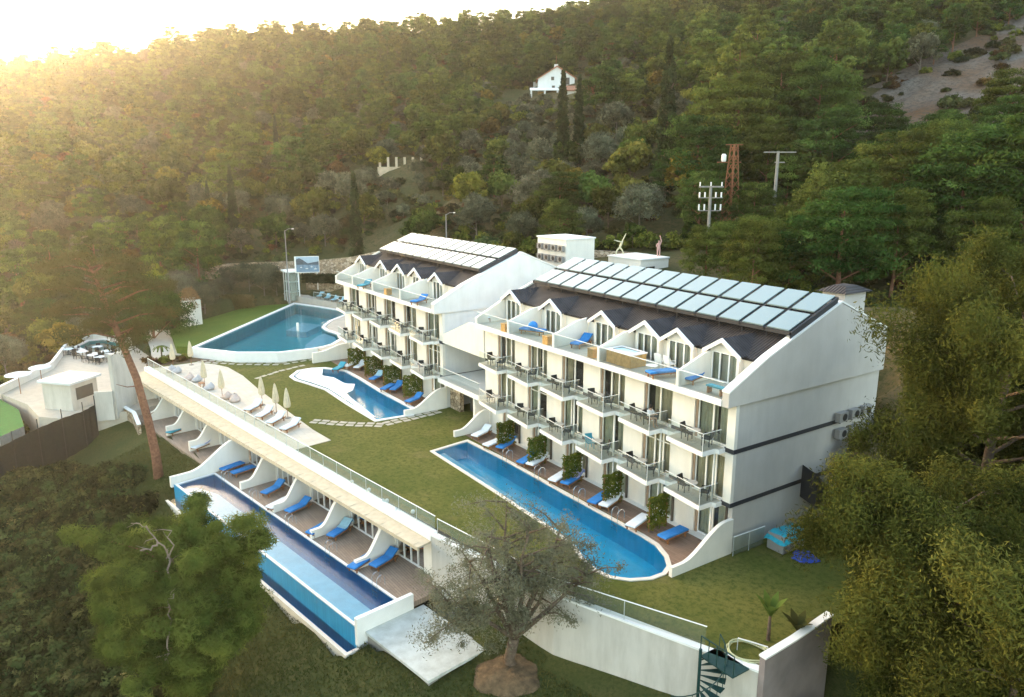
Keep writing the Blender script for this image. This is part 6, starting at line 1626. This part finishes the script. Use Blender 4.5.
# right-hand drooping trees
x, y = dl(992, 27.5); big_tree('pepper_tree', 'large drooping yellow green tree in the lower right corner', x, y, zt(x,y), 10.0-zt(x,y), 3.7, 34, 12, .30, 'pepper', 'bark', .80, 900, .095, .26, droop=.22, extra=90, flat=1.15, up=-.1, first=.10)
x, y = dl(1040, 33); big_tree('pepper_tree', 'tallest drooping green tree at the right edge beside the grey end wall', x, y, zt(x,y), 17.4-zt(x,y), 4.7, 36, 14, .40, 'pepper', 'bark', 1.0, 900, .11, .26, droop=.2, extra=120, flat=1.2, up=-.1, first=.12)
x, y = dl(998, 37); big_tree('pepper_tree', 'upright green tree close to the back corner of the grey end wall', x, y, zt(x,y), 14.0-zt(x,y), 2.3, 26, 15, .28, 'pepper', 'bark', .8, 700, .11, .26, droop=.1, extra=50, flat=1.2, first=.15)
x, y = dl(1095, 24); big_tree('pepper_tree', 'dark drooping tree cut by the right frame edge at the bottom', x, y, zt(x,y), 9-zt(x,y), 4.6, 24, 16, .28, 'pepper', 'bark', 1.1, 600, .11, .26, droop=.2, extra=50, flat=1.1, first=.12)
# tall pine beside the restaurant
x, y = at(159,478,-4.2)[:2]; z0 = zt(x,y)
tp_ = empty('pine_tree', (x,y,z0), 'tall slender pine with bare reddish trunk and brownish crown left of the terrace', 'tree')
Hp = 15.3 - z0; Ux = U
tr = [U*u + Vector((0,0,z)) for u, z in ((0,-1),(-.05,2),(-.35,5),(-.9,8.5),(-1.9,12),(-2.9,Hp*.80),(-3.7,Hp*.93))]
limbs = [(tr, [.42,.36,.32,.29,.24,.17,.07])]; ends = [tr[-1]]; g = random.Random(3)
for i in range(26):
    t = .63+.35*i/26; f = t*6; j = min(5,int(f)); p = tr[j].lerp(tr[j+1], f-j); a = i*2.4; l = 4.6*math.sin(math.pi*min(1,(1-t)*1.5+.22))*g.uniform(.6,1.1)
    e = p + Vector((math.cos(a)*l, math.sin(a)*l, .3*l*g.uniform(.2,1.1))); limbs.append(([p, p.lerp(e,.5)+Vector((0,0,.3)), e],[.10,.06,.02])); ends += [e, p.lerp(e,.7)+Vector((g.gauss(0,.6),g.gauss(0,.6),.3)), p.lerp(e,.85)+Vector((g.gauss(0,.5),g.gauss(0,.5),.3))]
for t, a in ((.36,.2),(.42,2.9),(.47,5.0)):
    f = t*6; j = int(f); p = tr[j].lerp(tr[j+1], f-j); limbs.append(([p, p+Vector((math.cos(a)*.9,math.sin(a)*.9,.1)), p+Vector((math.cos(a)*1.7,math.sin(a)*1.7,.5))],[.06,.04,.015]))
limb_tree(tp_, None, limbs, M['redbark']); E = np.array([list(e) for e in ends]); gg = np.random.default_rng(8)
o = bpy.data.objects.new('crown', quad_mesh('crown', clump_leaves(E, 1.15*(.6+.8*gg.random((len(E),1)))*np.array([1,1,.6]), 210, .17, .25, .3, .6, .35, 8), [L['browncrown']])); COL.objects.link(o); o.parent = tp_

# --- mid-distance individual trees: pines behind the near block, cypresses, olives by the wall
for i, (px, d, H, key, lb) in enumerate([(712,74,6,'pinelight1','low light green pine spreading behind the near roof, leftmost'),(765,72,7.5,'pinelight0','light green pine spreading behind the near roof, second from left'),(838,76,11,'pine0','big green pine with visible trunk behind the chimney of the near block'),(905,80,12,'pinelight1','light green pine behind the chimney tree, farther up'),(968,74,13.5,'pine1','tall green pine at the right behind the upright tree'),(1030,72,15,'pinelight0','pine cut by the right frame edge above the drooping tree'),
    (800,92,12,'round1','dark round tree behind the concrete power pole'),(735,104,15,'pinelight1','light pine left behind the rusty lattice pylon'),(775,112,15,'pine2','pine up the slope behind the concrete power pole'),(697,100,12,'pine0','pine left of the transformer pole near the tall cypress'),(880,100,8,'pine2','pine standing below the grey scree slope'),(1000,98,9,'pinelight0','light pine below the right end of the grey scree slope'),(940,90,9,'pine1','pine below the scree slope between two taller ones')]):
    x, y = dl(px, d); key = key if key.startswith('round') else ('pinehi1' if 'light' in key else f'pinehi{(i%2)*2}'); plant(key, x, y, lb, 'tree', None, H/8.8*1.12, H/8.8)
for px, d, H, lb in [(665,104,21,'tallest dark cypress rising behind the white box with sculptures'),(562,126,16.5,'dark cypress below the gabled hill house, left one'),(578,128,14.5,'dark cypress below the gabled hill house, right one'),(353,118,15.5,'dark cypress standing above the far hotel roof on the left'),(205,140,8.5,'small dark cypress at the left cottage, left one'),(229,138,12,'taller dark cypress at the left cottage'),(278,170,9,'small cypress up the middle of the slope')]:
    x, y = dl(px, d); plant('cypress0', x, y, lb, 'tree', None, H/16*.95, H/16)
for i, (px, d, s, lb) in enumerate([(222,118,.8,'olive tree in front of the long rubble wall, leftmost'),(240,117,.9,'olive tree in front of the long rubble wall beside the planter'),(255,116,1.05,'olive tree right of the white planter block'),(268,117,.7,'small olive tree next to the white tower'),(180,121,1.0,'olive tree left of the long rubble wall end'),(300,131,.8,'olive tree above the billboard'),(213,113,.65,'low olive tree just behind the white planter')]):
    x, y = dl(px, d); plant(f'olivehi{i%2}', x, y, lb, 'tree', None, s)
rw2 = empty('stone_wall', (-54.5,-21.4,-3), 'short brown rubble wall with pale cap left of the tall pine trunk', 'stone wall')
_q = [at(110,407,-2.2), at(119,404,-2.2), at(134,413,-2.2), at(139,425,-2.6)]
for p, q in zip(_q[:-1], _q[1:]):
    d_ = (q-p).to_2d().normalized(); n_ = Vector((-d_.y,d_.x,0))*.15
    MB().prism([p-n_+Vector((0,0,-2.6)),p+n_+Vector((0,0,-2.6)),p+n_,p-n_],[q-n_+Vector((0,0,-2.6)),q+n_+Vector((0,0,-2.6)),q+n_,q-n_]).build('wall', M['stone'], rw2)
    MB().prism([p-n_*1.2+Vector((0,0,.003)),p+n_*1.2+Vector((0,0,.003)),p+n_*1.2+Vector((0,0,.1)),p-n_*1.2+Vector((0,0,.1))],[q-n_*1.2+Vector((0,0,.003)),q+n_*1.2+Vector((0,0,.003)),q+n_*1.2+Vector((0,0,.1)),q-n_*1.2+Vector((0,0,.1))]).build('capping', M['trim'], rw2)
# hedge-like planting strip on the road side and bushes by the terrace head
for i, (q, key, s) in enumerate([((148,362),'rustbush0',.55),((156,364),'rustbush0',.6),((164,363),'greenbush0',.45),((172,361),'rustbush0',.55),((181,361),'rustbush0',.5),((186,359),'greenbush0',.4)]):
    p = at(*q, 0); plant(key, p.x, p.y, f'low shrub in the planting bed at the terrace head, {ORD[i]} from the pine trunk', 'shrub', 'low shrubs in the planting bed', s, z=.1)
sp2 = empty('young_palm', at(162,358,0), 'thin young palm standing in the planting bed', 'palm'); MB().tube([(0,0,0),(.05,0,1.3)], [.09,.07], 6).build('trunk', M['bark'], sp2, local=True)
mb = MB()
for i in range(11):
    a = i*.57; l = 1.0; P = [Vector((.05,0,1.3))+Vector((math.cos(a)*l*t, math.sin(a)*l*t, .7*t-1.1*t*t)) for t in (0,.35,.7,1)]
    for p, q in zip(P[:-1], P[1:]): n_ = Vector((-math.sin(a),math.cos(a),0))*.10; mb.add([tuple(p-n_),tuple(p+n_),tuple(q+n_*.8),tuple(q-n_*.8)],[(0,1,2,3)])
mb.build('fronds', L['vine'], sp2, local=True)
for k, (q, hh) in enumerate([((768,640),2.6),((796,648),1.9)]):
    p = at(*q, 0); r = empty('banana_plant', (p.x,p.y,0), 'tall yellow green banana plant on the grass by the wall corner' if k == 0 else 'smaller dry banana plant beside the drooping tree', 'plant')
    MB().tube([(0,0,0),(0,0,hh*.5)], [.1,.06], 7).build('stem', M['bark'], r, local=True); mb = MB()
    for i in range(7):
        a = i*.9; P = [Vector((0,0,hh*.45))+Vector((math.cos(a)*.7*t, math.sin(a)*.7*t, hh*.62*t-hh*.25*t*t)) for t in (0,.3,.6,1)]; ww = (.05,.17,.16,.02)
        for j in range(3): n_ = Vector((-math.sin(a),math.cos(a),0)); mb.add([tuple(P[j]-n_*ww[j]),tuple(P[j]+n_*ww[j]),tuple(P[j+1]+n_*ww[j+1]),tuple(P[j+1]-n_*ww[j+1])],[(0,1,2,3)])
    mb.build('fronds', L['pinelight'] if k == 0 else L['browncrown'], r, local=True)
# hedge of palms and flowering shrubs along the road behind the roofs
for i, px in enumerate(range(470, 700, 15)):
    x, y = dl(px, 99-(px-470)*.05); key = ['greenbush0','scrub1','greenbush0','round0'][i%4]; plant(key, x, y, f'green roadside shrub behind the roofs, number {i+1} from the left' if False else 'green roadside shrub in the strip behind the hotel roofs', 'shrub', 'green roadside shrubs behind the hotel roofs', 1.1 if key != 'round0' else .5)
for i, (px, d, s) in enumerate([(565,104,.9),(588,104,1.0),(612,105,1.0),(630,106,.9)]):
    x, y = dl(px, d); plant('magenta0', x, y, f'magenta flowering shrub on the slope behind the roofs, {ORD[i]} from the left', 'shrub', 'magenta flowering shrubs behind the roofs', s)

# --- forest: ~280 single trees on the near slope, the rest as one mass
house_spots = [(np.array(dl(px, d)), r) for px, d, r in ((555,190,9.5),(521,192,7),(578,180,6),(400,149,4.8),(218,158,5),(733,92,3),(777,88,3),(712,86,4),(738,84,3),(77,114,4),(715,78,5))]
BASEW = {'pine':6.2,'pinelight':6.0,'olive':5.6,'round':6.0,'gold':5.4,'rust':4.6,'scrub':3.0}
def zone_ok(x, y):
    if y < -19 and x > -62: pass
    p = np.array((x, y)); rel = p - CAM[:2]; d = rel@FH[:2]; l = rel@RT[:2]
    if d < 20: return None
    px = 512 + l/d*785
    if px < -120 or px > 1150: return None
    if in_poly_np(np.array([x]), np.array([y]), SITE)[0] or in_poly_np(np.array([x]), np.array([y]), REST)[0]: return None
    for c, r in house_spots:
        if np.hypot(*(p-c)) < r: return None
    return px, d
def pick(px, d, g):
    """species by place, as the slope shows them"""
    u = g.random()
    if px > 690: T = [('pine',.5),('pinelight',.28),('round',.12),('olive',.04),('gold',.03),('scrub',.03)]
    elif d < 150 and px > 230: T = [('olive',.44),('round',.24),('gold',.06),('rust',.03),('scrub',.12),('pinelight',.05),('pine',.07)]
    elif d < 185: T = [('round',.26),('olive',.20),('pinelight',.20),('rust',.05),('gold',.08),('pine',.15),('scrub',.05)]
    else: T = [('pine',.48),('pinelight',.28),('round',.14),('rust',.015),('olive',.065),('gold',.02)]
    for k, w_ in T:
        if u < w_: return k
        u -= w_
    return T[0][0]
cand = []
g = np.random.default_rng(77)
rel_lo = []
placed = []
cell = {}
def free(x, y, r):
    i, j = int(x//6), int(y//6)
    for a in (-1,0,1):
        for b in (-1,0,1):
            for (qx, qy, qr) in cell.get((i+a,j+b), ()):
                if (qx-x)**2+(qy-y)**2 < (.5*(r+qr))**2*.62: return False
    return True
def add(x, y, r): cell.setdefault((int(x//6), int(y//6)), []).append((x,y,r))
N = 26000
dd = np.sqrt(g.random(N)*(430**2-60**2)+60**2); pp = g.uniform(-110, 1140, N)
order = np.argsort(dd)
for i in order:
    d, px = dd[i], pp[i]
    x, y = dl(px, d)
    if not zone_ok(x, y): continue
    # keep road, walls and the view of walls clear
    if -100 < y < 26 and x > -64 and y < 22 + .02*(x+64): 
        if y > -25 and x > -63: continue
    if px < 420 and px > 195 and d < 129: continue
    if px >= 420 and px < 705 and d < 97-(px-420)*.03: continue
    if px >= 690 and d < 66: continue
    if d < 100 and px < 195 and x > -62: continue
    # scree and clearings
    a = np.array(dl(945,112)); b = np.array(dl(1130,132)); ab = b-a; t = np.clip(((np.array((x,y))-a)@ab)/(ab@ab),0,1)
    k = pick(px, d, g)
    if (508 < px < 590 and 132 < d < 197) or (376 < px < 424 and 122 < d < 147): k = 'olive'
    if np.hypot(*(np.array((x,y))-(a+t*ab))) < 17 + 3*math.sin(x*.3):
        if g.random() > .12: continue
        k = 'scrub'
    s = (.75+.6*g.random())*(1.0 if d < 160 else .82)
    if (508 < px < 590 and 132 < d < 197) or (376 < px < 424 and 122 < d < 147): s *= .48
    if 646 < px < 678 and d < 116: continue
    if k in ('pine','pinelight') and px > 690: s *= 1.2 if (d > 150 or px < 850) else .75
    if px < 135 and d < 100: continue
    if 685 < px < 805 and d < 96: s *= .58
    r = BASEW[k]*s
    if not free(x, y, r): continue
    add(x, y, r); placed.append((d, px, x, y, k, s))
placed.sort()
LAB = {'pine': ('dark green pine on the forested hillside above the hotel','pine trees on the hillside'), 'pinelight': ('light green pine on the forested hillside above the hotel','light green pines on the hillside'), 'olive': ('rounded grey green olive tree on the slope behind the hotel','olive trees on the slope'),
       'round': ('rounded leafy tree on the slope behind the hotel','leafy trees on the slope'), 'gold': ('yellowing autumn tree on the slope behind the hotel','yellowing trees on the slope'), 'rust': ('rust brown autumn tree on the slope behind the hotel','rust brown trees on the slope'), 'scrub': ('low grey green bush on the slope behind the hotel','low bushes on the slope')}
NV = {'pine':3,'pinelight':2,'olive':3,'round':3,'gold':1,'rust':1,'scrub':2}
NI = 285
for d, px, x, y, k, s in placed[:NI]:
    key = f'{k}{g.integers(NV[k])}'
    if d < 118 and k == 'pine': key = f'pinehi{(int(d)%2)*2}'
    if d < 118 and k == 'pinelight': key = 'pinehi1'
    if d < 125 and k == 'olive': key = f'olivehi{int(d)%2}'
    plant(key, x, y, LAB[k][0], 'bush' if k == 'scrub' else 'tree', LAB[k][1], s, s*g.uniform(.85,1.2))
def mass(name, items, label):
    """one object: points carrying a kind, a scale and a turn; geometry nodes set a crown on each"""
    keys = sorted({q[3] for q in items}); me = bpy.data.meshes.new(name); me.from_pydata([q[:3] for q in items], [], [])
    for nm, ty, dat in (('kind','INT',[keys.index(q[3]) for q in items]), ('size','FLOAT',[q[4] for q in items]), ('turn','FLOAT',[q[5] for q in items])):
        at_ = me.attributes.new(nm, ty, 'POINT'); at_.data.foreach_set('value', dat)
    o = bpy.data.objects.new(name, me); COL.objects.link(o); tag(o, label, None, None, 'stuff')
    ng = bpy.data.node_groups.new(name, 'GeometryNodeTree'); ng.interface.new_socket('Geometry', in_out='INPUT', socket_type='NodeSocketGeometry'); ng.interface.new_socket('Geometry', in_out='OUTPUT', socket_type='NodeSocketGeometry')
    n = ng.nodes; l = ng.links; gi = n.new('NodeGroupInput'); go = n.new('NodeGroupOutput'); jn = n.new('GeometryNodeJoinGeometry')
    def attr(nm, ty): a = n.new('GeometryNodeInputNamedAttribute'); a.data_type = ty; a.inputs['Name'].default_value = nm; return a.outputs['Attribute']
    ka, sa, ta = attr('kind','INT'), attr('size','FLOAT'), attr('turn','FLOAT')
    cx = n.new('ShaderNodeCombineXYZ'); l.new(ta, cx.inputs['Z'])
    for i, k in enumerate(keys):
        crown = [c for c in PRO[k].children if c.name.startswith('crown')][0]
        oi = n.new('GeometryNodeObjectInfo'); oi.transform_space = 'ORIGINAL'; oi.inputs['Object'].default_value = crown; oi.inputs['As Instance'].default_value = True
        cm = n.new('FunctionNodeCompare'); cm.data_type = 'INT'; cm.operation = 'EQUAL'; cm.inputs[3].default_value = i; l.new(ka, cm.inputs[2])
        ip = n.new('GeometryNodeInstanceOnPoints'); l.new(gi.outputs[0], ip.inputs['Points']); l.new(cm.outputs[0], ip.inputs['Selection']); l.new(oi.outputs['Geometry'], ip.inputs['Instance']); l.new(cx.outputs[0], ip.inputs['Rotation']); l.new(sa, ip.inputs['Scale']); l.new(ip.outputs[0], jn.inputs[0])
    l.new(jn.outputs[0], go.inputs[0]); md = o.modifiers.new('crowns', 'NODES'); md.node_group = ng; return o
for i in range(6):
    x, y = dl(-20+i*22, 47+i*1.5); plant(f'dimscrub{i%2}', x, y, 'shaded rounded bush on the bank at the lower left', 'bush', 'dark bushes on the lower left bank', 1.3)
rest_ = placed[NI:]
for i in range(70):     # the wood carries on beyond the right frame edge
    d = g.uniform(42, 150); px = g.uniform(1120, 1650); x, y = dl(px, d)
    if free(x, y, 6.5) and y > 6: add(x, y, 6.5); rest_.append((d, px, x, y, ['pine','pinelight','round'][g.integers(3)], g.uniform(.9,1.4)))
zz = terr(np.array([q[2] for q in rest_]), np.array([q[3] for q in rest_]))
items = [(q[2], q[3], float(zv)-.2, f'{q[4]}{g.integers(NV[q[4]])}', q[5], g.uniform(0,6.28)) for q, zv in zip(rest_, zz)]
mass('forest', items, 'dense far forest of pines and scrub covering the upper hillside')
# undergrowth between the trees
sc = []
for i in range(13000):
    d = math.sqrt(g.random()*(260**2-62**2)+62**2); px = g.uniform(-100,1130); x, y = dl(px, d)
    if not zone_ok(x, y): continue
    if y < 24 and x > -64 and y > -25: continue
    if px < 420 and px > 195 and d < 127: continue
    if px >= 420 and px < 705 and d < 97: continue
    if d < 100 and px < 195 and x > -62: continue
    a = np.array(dl(945,112)); b = np.array(dl(1130,132)); ab = b-a; t = np.clip(((np.array((x,y))-a)@ab)/(ab@ab),0,1)
    if np.hypot(*(np.array((x,y))-(a+t*ab))) < 18 and g.random() > .25: continue
    sc.append((x, y, ['scrub0','scrub1','scrub0','rustbush0','greenbush0'][g.integers(5)], g.uniform(.35,.95)))
for i in range(900):
    d = g.uniform(30, 110); px = g.uniform(1060, 1650); x, y = dl(px, d)
    if x > 9.5 or y > 15: sc.append((x, y, ['scrub0','scrub1','dimscrub0','greenbush0'][g.integers(4)], g.uniform(.4,1.0)))
zz = terr(np.array([q[0] for q in sc]), np.array([q[1] for q in sc]))
mass('undergrowth', [(q[0],q[1],float(zv)-.1,q[2],q[3],g.uniform(0,6.28)) for q, zv in zip(sc, zz)], 'low scrub growing between the hillside trees')
# scrub with leaves coloured for shade on the bank at lower left
sc = []
for i in range(5200):
    d = g.uniform(24, 62); px = g.uniform(-180, 330); x, y = dl(px, d); p = np.array((x,y))
    s_ = (x-O3[0])*E3[0] + (y-O3[1])*E3[1]; t_ = (x-O3[0])*N3[0] + (y-O3[1])*N3[1]
    lim = 9.0 if s_ > 36 else 15.0
    if t_ < lim + 1.2*math.sin(s_*.7) or in_poly_np(np.array([x]),np.array([y]),REST)[0]: continue
    if inside((x,y), tq): continue
    if t_ < 14 and s_ > 56: continue
    sc.append((x, y, ['dimscrub0','dimscrub1','dimscrub0','scrub0'][g.integers(4)], g.uniform(.5,1.15)))
zz = terr(np.array([q[0] for q in sc]), np.array([q[1] for q in sc]))
mass('bank_scrub', [(q[0],q[1],float(zv)-.1,q[2],q[3],g.uniform(0,6.28)) for q, zv in zip(sc, zz)], 'shaded dense scrub covering the bank at the lower left')

# grass tufts on the rough grass below the wall
def tufts(name, label, n, ok, dz=0.0, size=.09):
    P = []
    while len(P) < n:
        x = g.uniform(-48, 10); y = g.uniform(-34, -6)
        if ok(x, y): P.append((x, y))
    P = np.array(P); z = terr(P[:,0], P[:,1]); k = len(P)
    a = g.uniform(0,6.28,k); h = size*(.6+1.0*g.random(k)); wv = .018
    dx, dy = np.cos(a), np.sin(a); lx, ly = g.normal(0,.05,k), g.normal(0,.05,k)
    b = np.c_[P, z+.0]
    V = np.stack([b+np.c_[-dx*wv*2,-dy*wv*2,np.zeros(k)], b+np.c_[dx*wv*2,dy*wv*2,np.zeros(k)], b+np.c_[dx*wv*.6+lx,dy*wv*.6+ly,h], b+np.c_[-dx*wv*.6+lx,-dy*wv*.6+ly,h*.95]],1).reshape(-1,3)
    o = bpy.data.objects.new(name, quad_mesh(name, V, [L['scrub'] if False else L['grass']])); COL.objects.link(o); tag(o, label, None, None, 'stuff')
L['grass'] = leaf_mat('grass_blades', (.040,.050,.013), (.080,.075,.024), .25, .0, .25)
def okg(x, y):
    s_ = (x-O3[0])*E3[0] + (y-O3[1])*E3[1]; t_ = (x-O3[0])*N3[0] + (y-O3[1])*N3[1]
    if s_ < 0: return t_ > 1.2 and t_ < 18 and y < -7.6
    if s_ < 8.5: return t_ > (.6 if s_ < 2.8 else 6.2) and t_ < 18
    if s_ < 35.2: return 7.5 < t_ < 17
    return 3.7 < t_ < 10.5 and s_ < 60
tufts('grass', 'rough grass on the bank below the pools and the retaining wall', 60000, okg)

# ------------------------------------------------------------------ figures
def figure(name, label, cat, joints, edges, radii, loc, rz, mt, scale=1.0):
    r = empty(name, loc, label, cat, None, rz); r.scale = (scale,)*3
    me = bpy.data.meshes.new('body'); keys = list(joints); me.from_pydata([joints[k] for k in keys], [(keys.index(a), keys.index(b)) for a, b in edges], [])
    o = bpy.data.objects.new('body', me); COL.objects.link(o); o.parent = r; me.materials.append(mt)
    o.modifiers.new('skin', 'SKIN'); 
    if not me.skin_vertices: me.skin_vertices.new(name='')
    for i, k in enumerate(keys):
        rr = radii[k]; me.skin_vertices[0].data[i].radius = (rr, rr) if not hasattr(rr,'__len__') else rr
        me.skin_vertices[0].data[i].use_root = (k == 'pelvis')
    s = o.modifiers.new('subsurf', 'SUBSURF'); s.levels = 2; s.render_levels = 2
    return r, o
# seated guest on the upper balcony
J = {'pelvis':(0,0,.50),'belly':(.03,0,.68),'chest':(.06,0,.88),'neck':(.08,0,1.03),'head':(.11,0,1.14),'crown':(.12,0,1.27),
     'shL':(.06,.17,.95),'elL':(.16,.25,.72),'wrL':(.40,.18,.74),'haL':(.48,.16,.75),'shR':(.06,-.17,.95),'elR':(.18,-.24,.74),'wrR':(.42,-.14,.78),'haR':(.50,-.12,.80),
     'hiL':(.04,.10,.50),'knL':(.45,.13,.52),'anL':(.45,.13,.10),'toL':(.60,.14,.05),'hiR':(.04,-.10,.50),'knR':(.45,-.13,.52),'anR':(.48,-.13,.10),'toR':(.63,-.14,.05)}
Ed = [('pelvis','belly'),('belly','chest'),('chest','neck'),('neck','head'),('head','crown')]
for s_ in 'LR': Ed += [('chest','sh'+s_),('sh'+s_,'el'+s_),('el'+s_,'wr'+s_),('wr'+s_,'ha'+s_),('pelvis','hi'+s_),('hi'+s_,'kn'+s_),('kn'+s_,'an'+s_),('an'+s_,'to'+s_)]
Rd = {'pelvis':.13,'belly':.12,'chest':(.12,.15),'neck':.05,'head':.09,'crown':.075}
for s_ in 'LR': Rd.update({'sh'+s_:.06,'el'+s_:.043,'wr'+s_:.03,'ha'+s_:.035,'hi'+s_:.085,'kn'+s_:.06,'an'+s_:.04,'to'+s_:.035})
pz = BANDS[2]-.01; px_ = (-5.65,-.78)
pr, body = figure('person', 'person with dark hair in a white shirt seated at a balcony table', 'person', J, Ed, Rd, (*px_, pz), .1, M['skin'])
sk = {k: J[k] for k in ('pelvis','belly','chest','shL','elL','shR','elR')}
me = bpy.data.meshes.new('shirt'); kk = list(sk); me.from_pydata([sk[k] for k in kk], [(kk.index(a), kk.index(b)) for a, b in (('pelvis','belly'),('belly','chest'),('chest','shL'),('shL','elL'),('chest','shR'),('shR','elR'))], [])
o = bpy.data.objects.new('shirt', me); COL.objects.link(o); o.parent = pr; me.materials.append(M['shirt']); o.modifiers.new('skin','SKIN')
if not me.skin_vertices: me.skin_vertices.new(name='')
for i, k in enumerate(kk):
    rr = Rd[k]; me.skin_vertices[0].data[i].radius = tuple(q*1.16+.008 for q in (rr if hasattr(rr,'__len__') else (rr,rr))); me.skin_vertices[0].data[i].use_root = k == 'pelvis'
s = o.modifiers.new('subsurf','SUBSURF'); s.levels = 2; s.render_levels = 2
mb = MB(); mb.lathe((.095,0,1.18), [(.085,-.06),(.108,.02),(.10,.08),(.06,.13),(.01,.145)], 12); mb.build('hair', M['hair'], pr, local=True, smooth=True)
for sy in (-.035,.035): mb = MB(); mb.lathe((.195,sy,1.19),[(.004,-.012),(.014,0),(.004,.012)],8); mb.build('eye', M['black'], pr, local=True)
MB().prism([(.195,-.012,1.13),(.195,.012,1.13),(.195,0,1.185)],[(.225,-.012,1.135),(.225,.012,1.135),(.205,0,1.18)]).build('nose', M['skin'], pr, local=True)
ch = put('c', px_[0]-.02, px_[1], pz, math.pi+.1, 'dark chair under the seated guest in the white shirt', 'chair of the seated guest')
# sculptures on the low white box
JS = {'pelvis':(0,0,.95),'chest':(.22,0,1.45),'neck':(.30,0,1.68),'head':(.36,0,1.86),'shL':(.22,.16,1.5),'wrL':(.55,.2,2.15),'haL':(.68,.2,2.45),'shR':(.20,-.16,1.5),'elR':(-.25,-.3,1.6),'haR':(-.75,-.3,1.75),'hiL':(0,.1,.92),'knL':(.32,.12,.5),'anL':(.5,.12,.04),'hiR':(0,-.1,.92),'knR':(-.35,-.1,.55),'anR':(-.45,-.1,.04)}
ES = [('pelvis','chest'),('chest','neck'),('neck','head'),('chest','shL'),('shL','wrL'),('wrL','haL'),('chest','shR'),('shR','elR'),('elR','haR'),('pelvis','hiL'),('hiL','knL'),('knL','anL'),('pelvis','hiR'),('hiR','knR'),('knR','anR')]
RS = {k:.07 for k in JS}; RS.update({'pelvis':.13,'chest':.15,'neck':.05,'head':.10,'haL':.04,'haR':.04,'knL':.08,'knR':.08,'hiL':.11,'hiR':.11})
figure('dancer_sculpture', 'cream sculpture of a leaping dancer on the low white box', 'sculpture', JS, ES, RS, (-36.3,24.2,11.74), math.atan2(RT[1],RT[0]), M['cream'], .95)
JT = {'pelvis':(0,0,.95),'chest':(0,0,1.4),'neck':(0,0,1.62),'head':(0,0,1.8),'shL':(.17,0,1.45),'elL':(.26,0,1.75),'haL':(.06,0,2.35),'shR':(-.17,0,1.45),'elR':(-.28,0,1.2),'haR':(-.12,.05,1.0),'hiL':(.1,0,.92),'knL':(.12,0,.5),'anL':(.12,0,.04),'hiR':(-.1,0,.92),'knR':(-.12,0,.5),'anR':(-.12,0,.04)}
EST = [('pelvis','chest'),('chest','neck'),('neck','head'),('chest','shL'),('shL','elL'),('elL','haL'),('chest','shR'),('shR','elR'),('elR','haR'),('pelvis','hiL'),('hiL','knL'),('knL','anL'),('pelvis','hiR'),('hiR','knR'),('knR','anR')]
RT_ = {k:.075 for k in JT}; RT_.update({'pelvis':.16,'chest':.15,'neck':.05,'head':.10,'haL':.04,'haR':.05,'hiL':.12,'hiR':.12})
figure('standing_sculpture', 'pinkish standing sculpture with one raised arm on the low white box', 'sculpture', JT, EST, RT_, (-32.9,26.6,11.74), math.atan2(RT[1],RT[0]), M['pinkish'], .95)
# ------------------------------------------------------------------ air between the camera and the far slope
HAZE = 0.00013
hm = bpy.data.materials.new('haze_air'); hm.use_nodes = True; n = hm.node_tree.nodes; n.clear()
ho = n.new('ShaderNodeOutputMaterial'); hv = n.new('ShaderNodeVolumePrincipled')
hv.inputs['Color'].default_value = (.95,.92,.86,1); hv.inputs['Density'].default_value = HAZE; hv.inputs['Anisotropy'].default_value = .72
hm.node_tree.links.new(hv.outputs[0], ho.inputs['Volume'])
hb = MB().box(-900,600,-400,900,-40,160).build('haze', hm); tag(hb, kind='stuff'); hb['label'] = 'thin warm evening haze filling the valley'
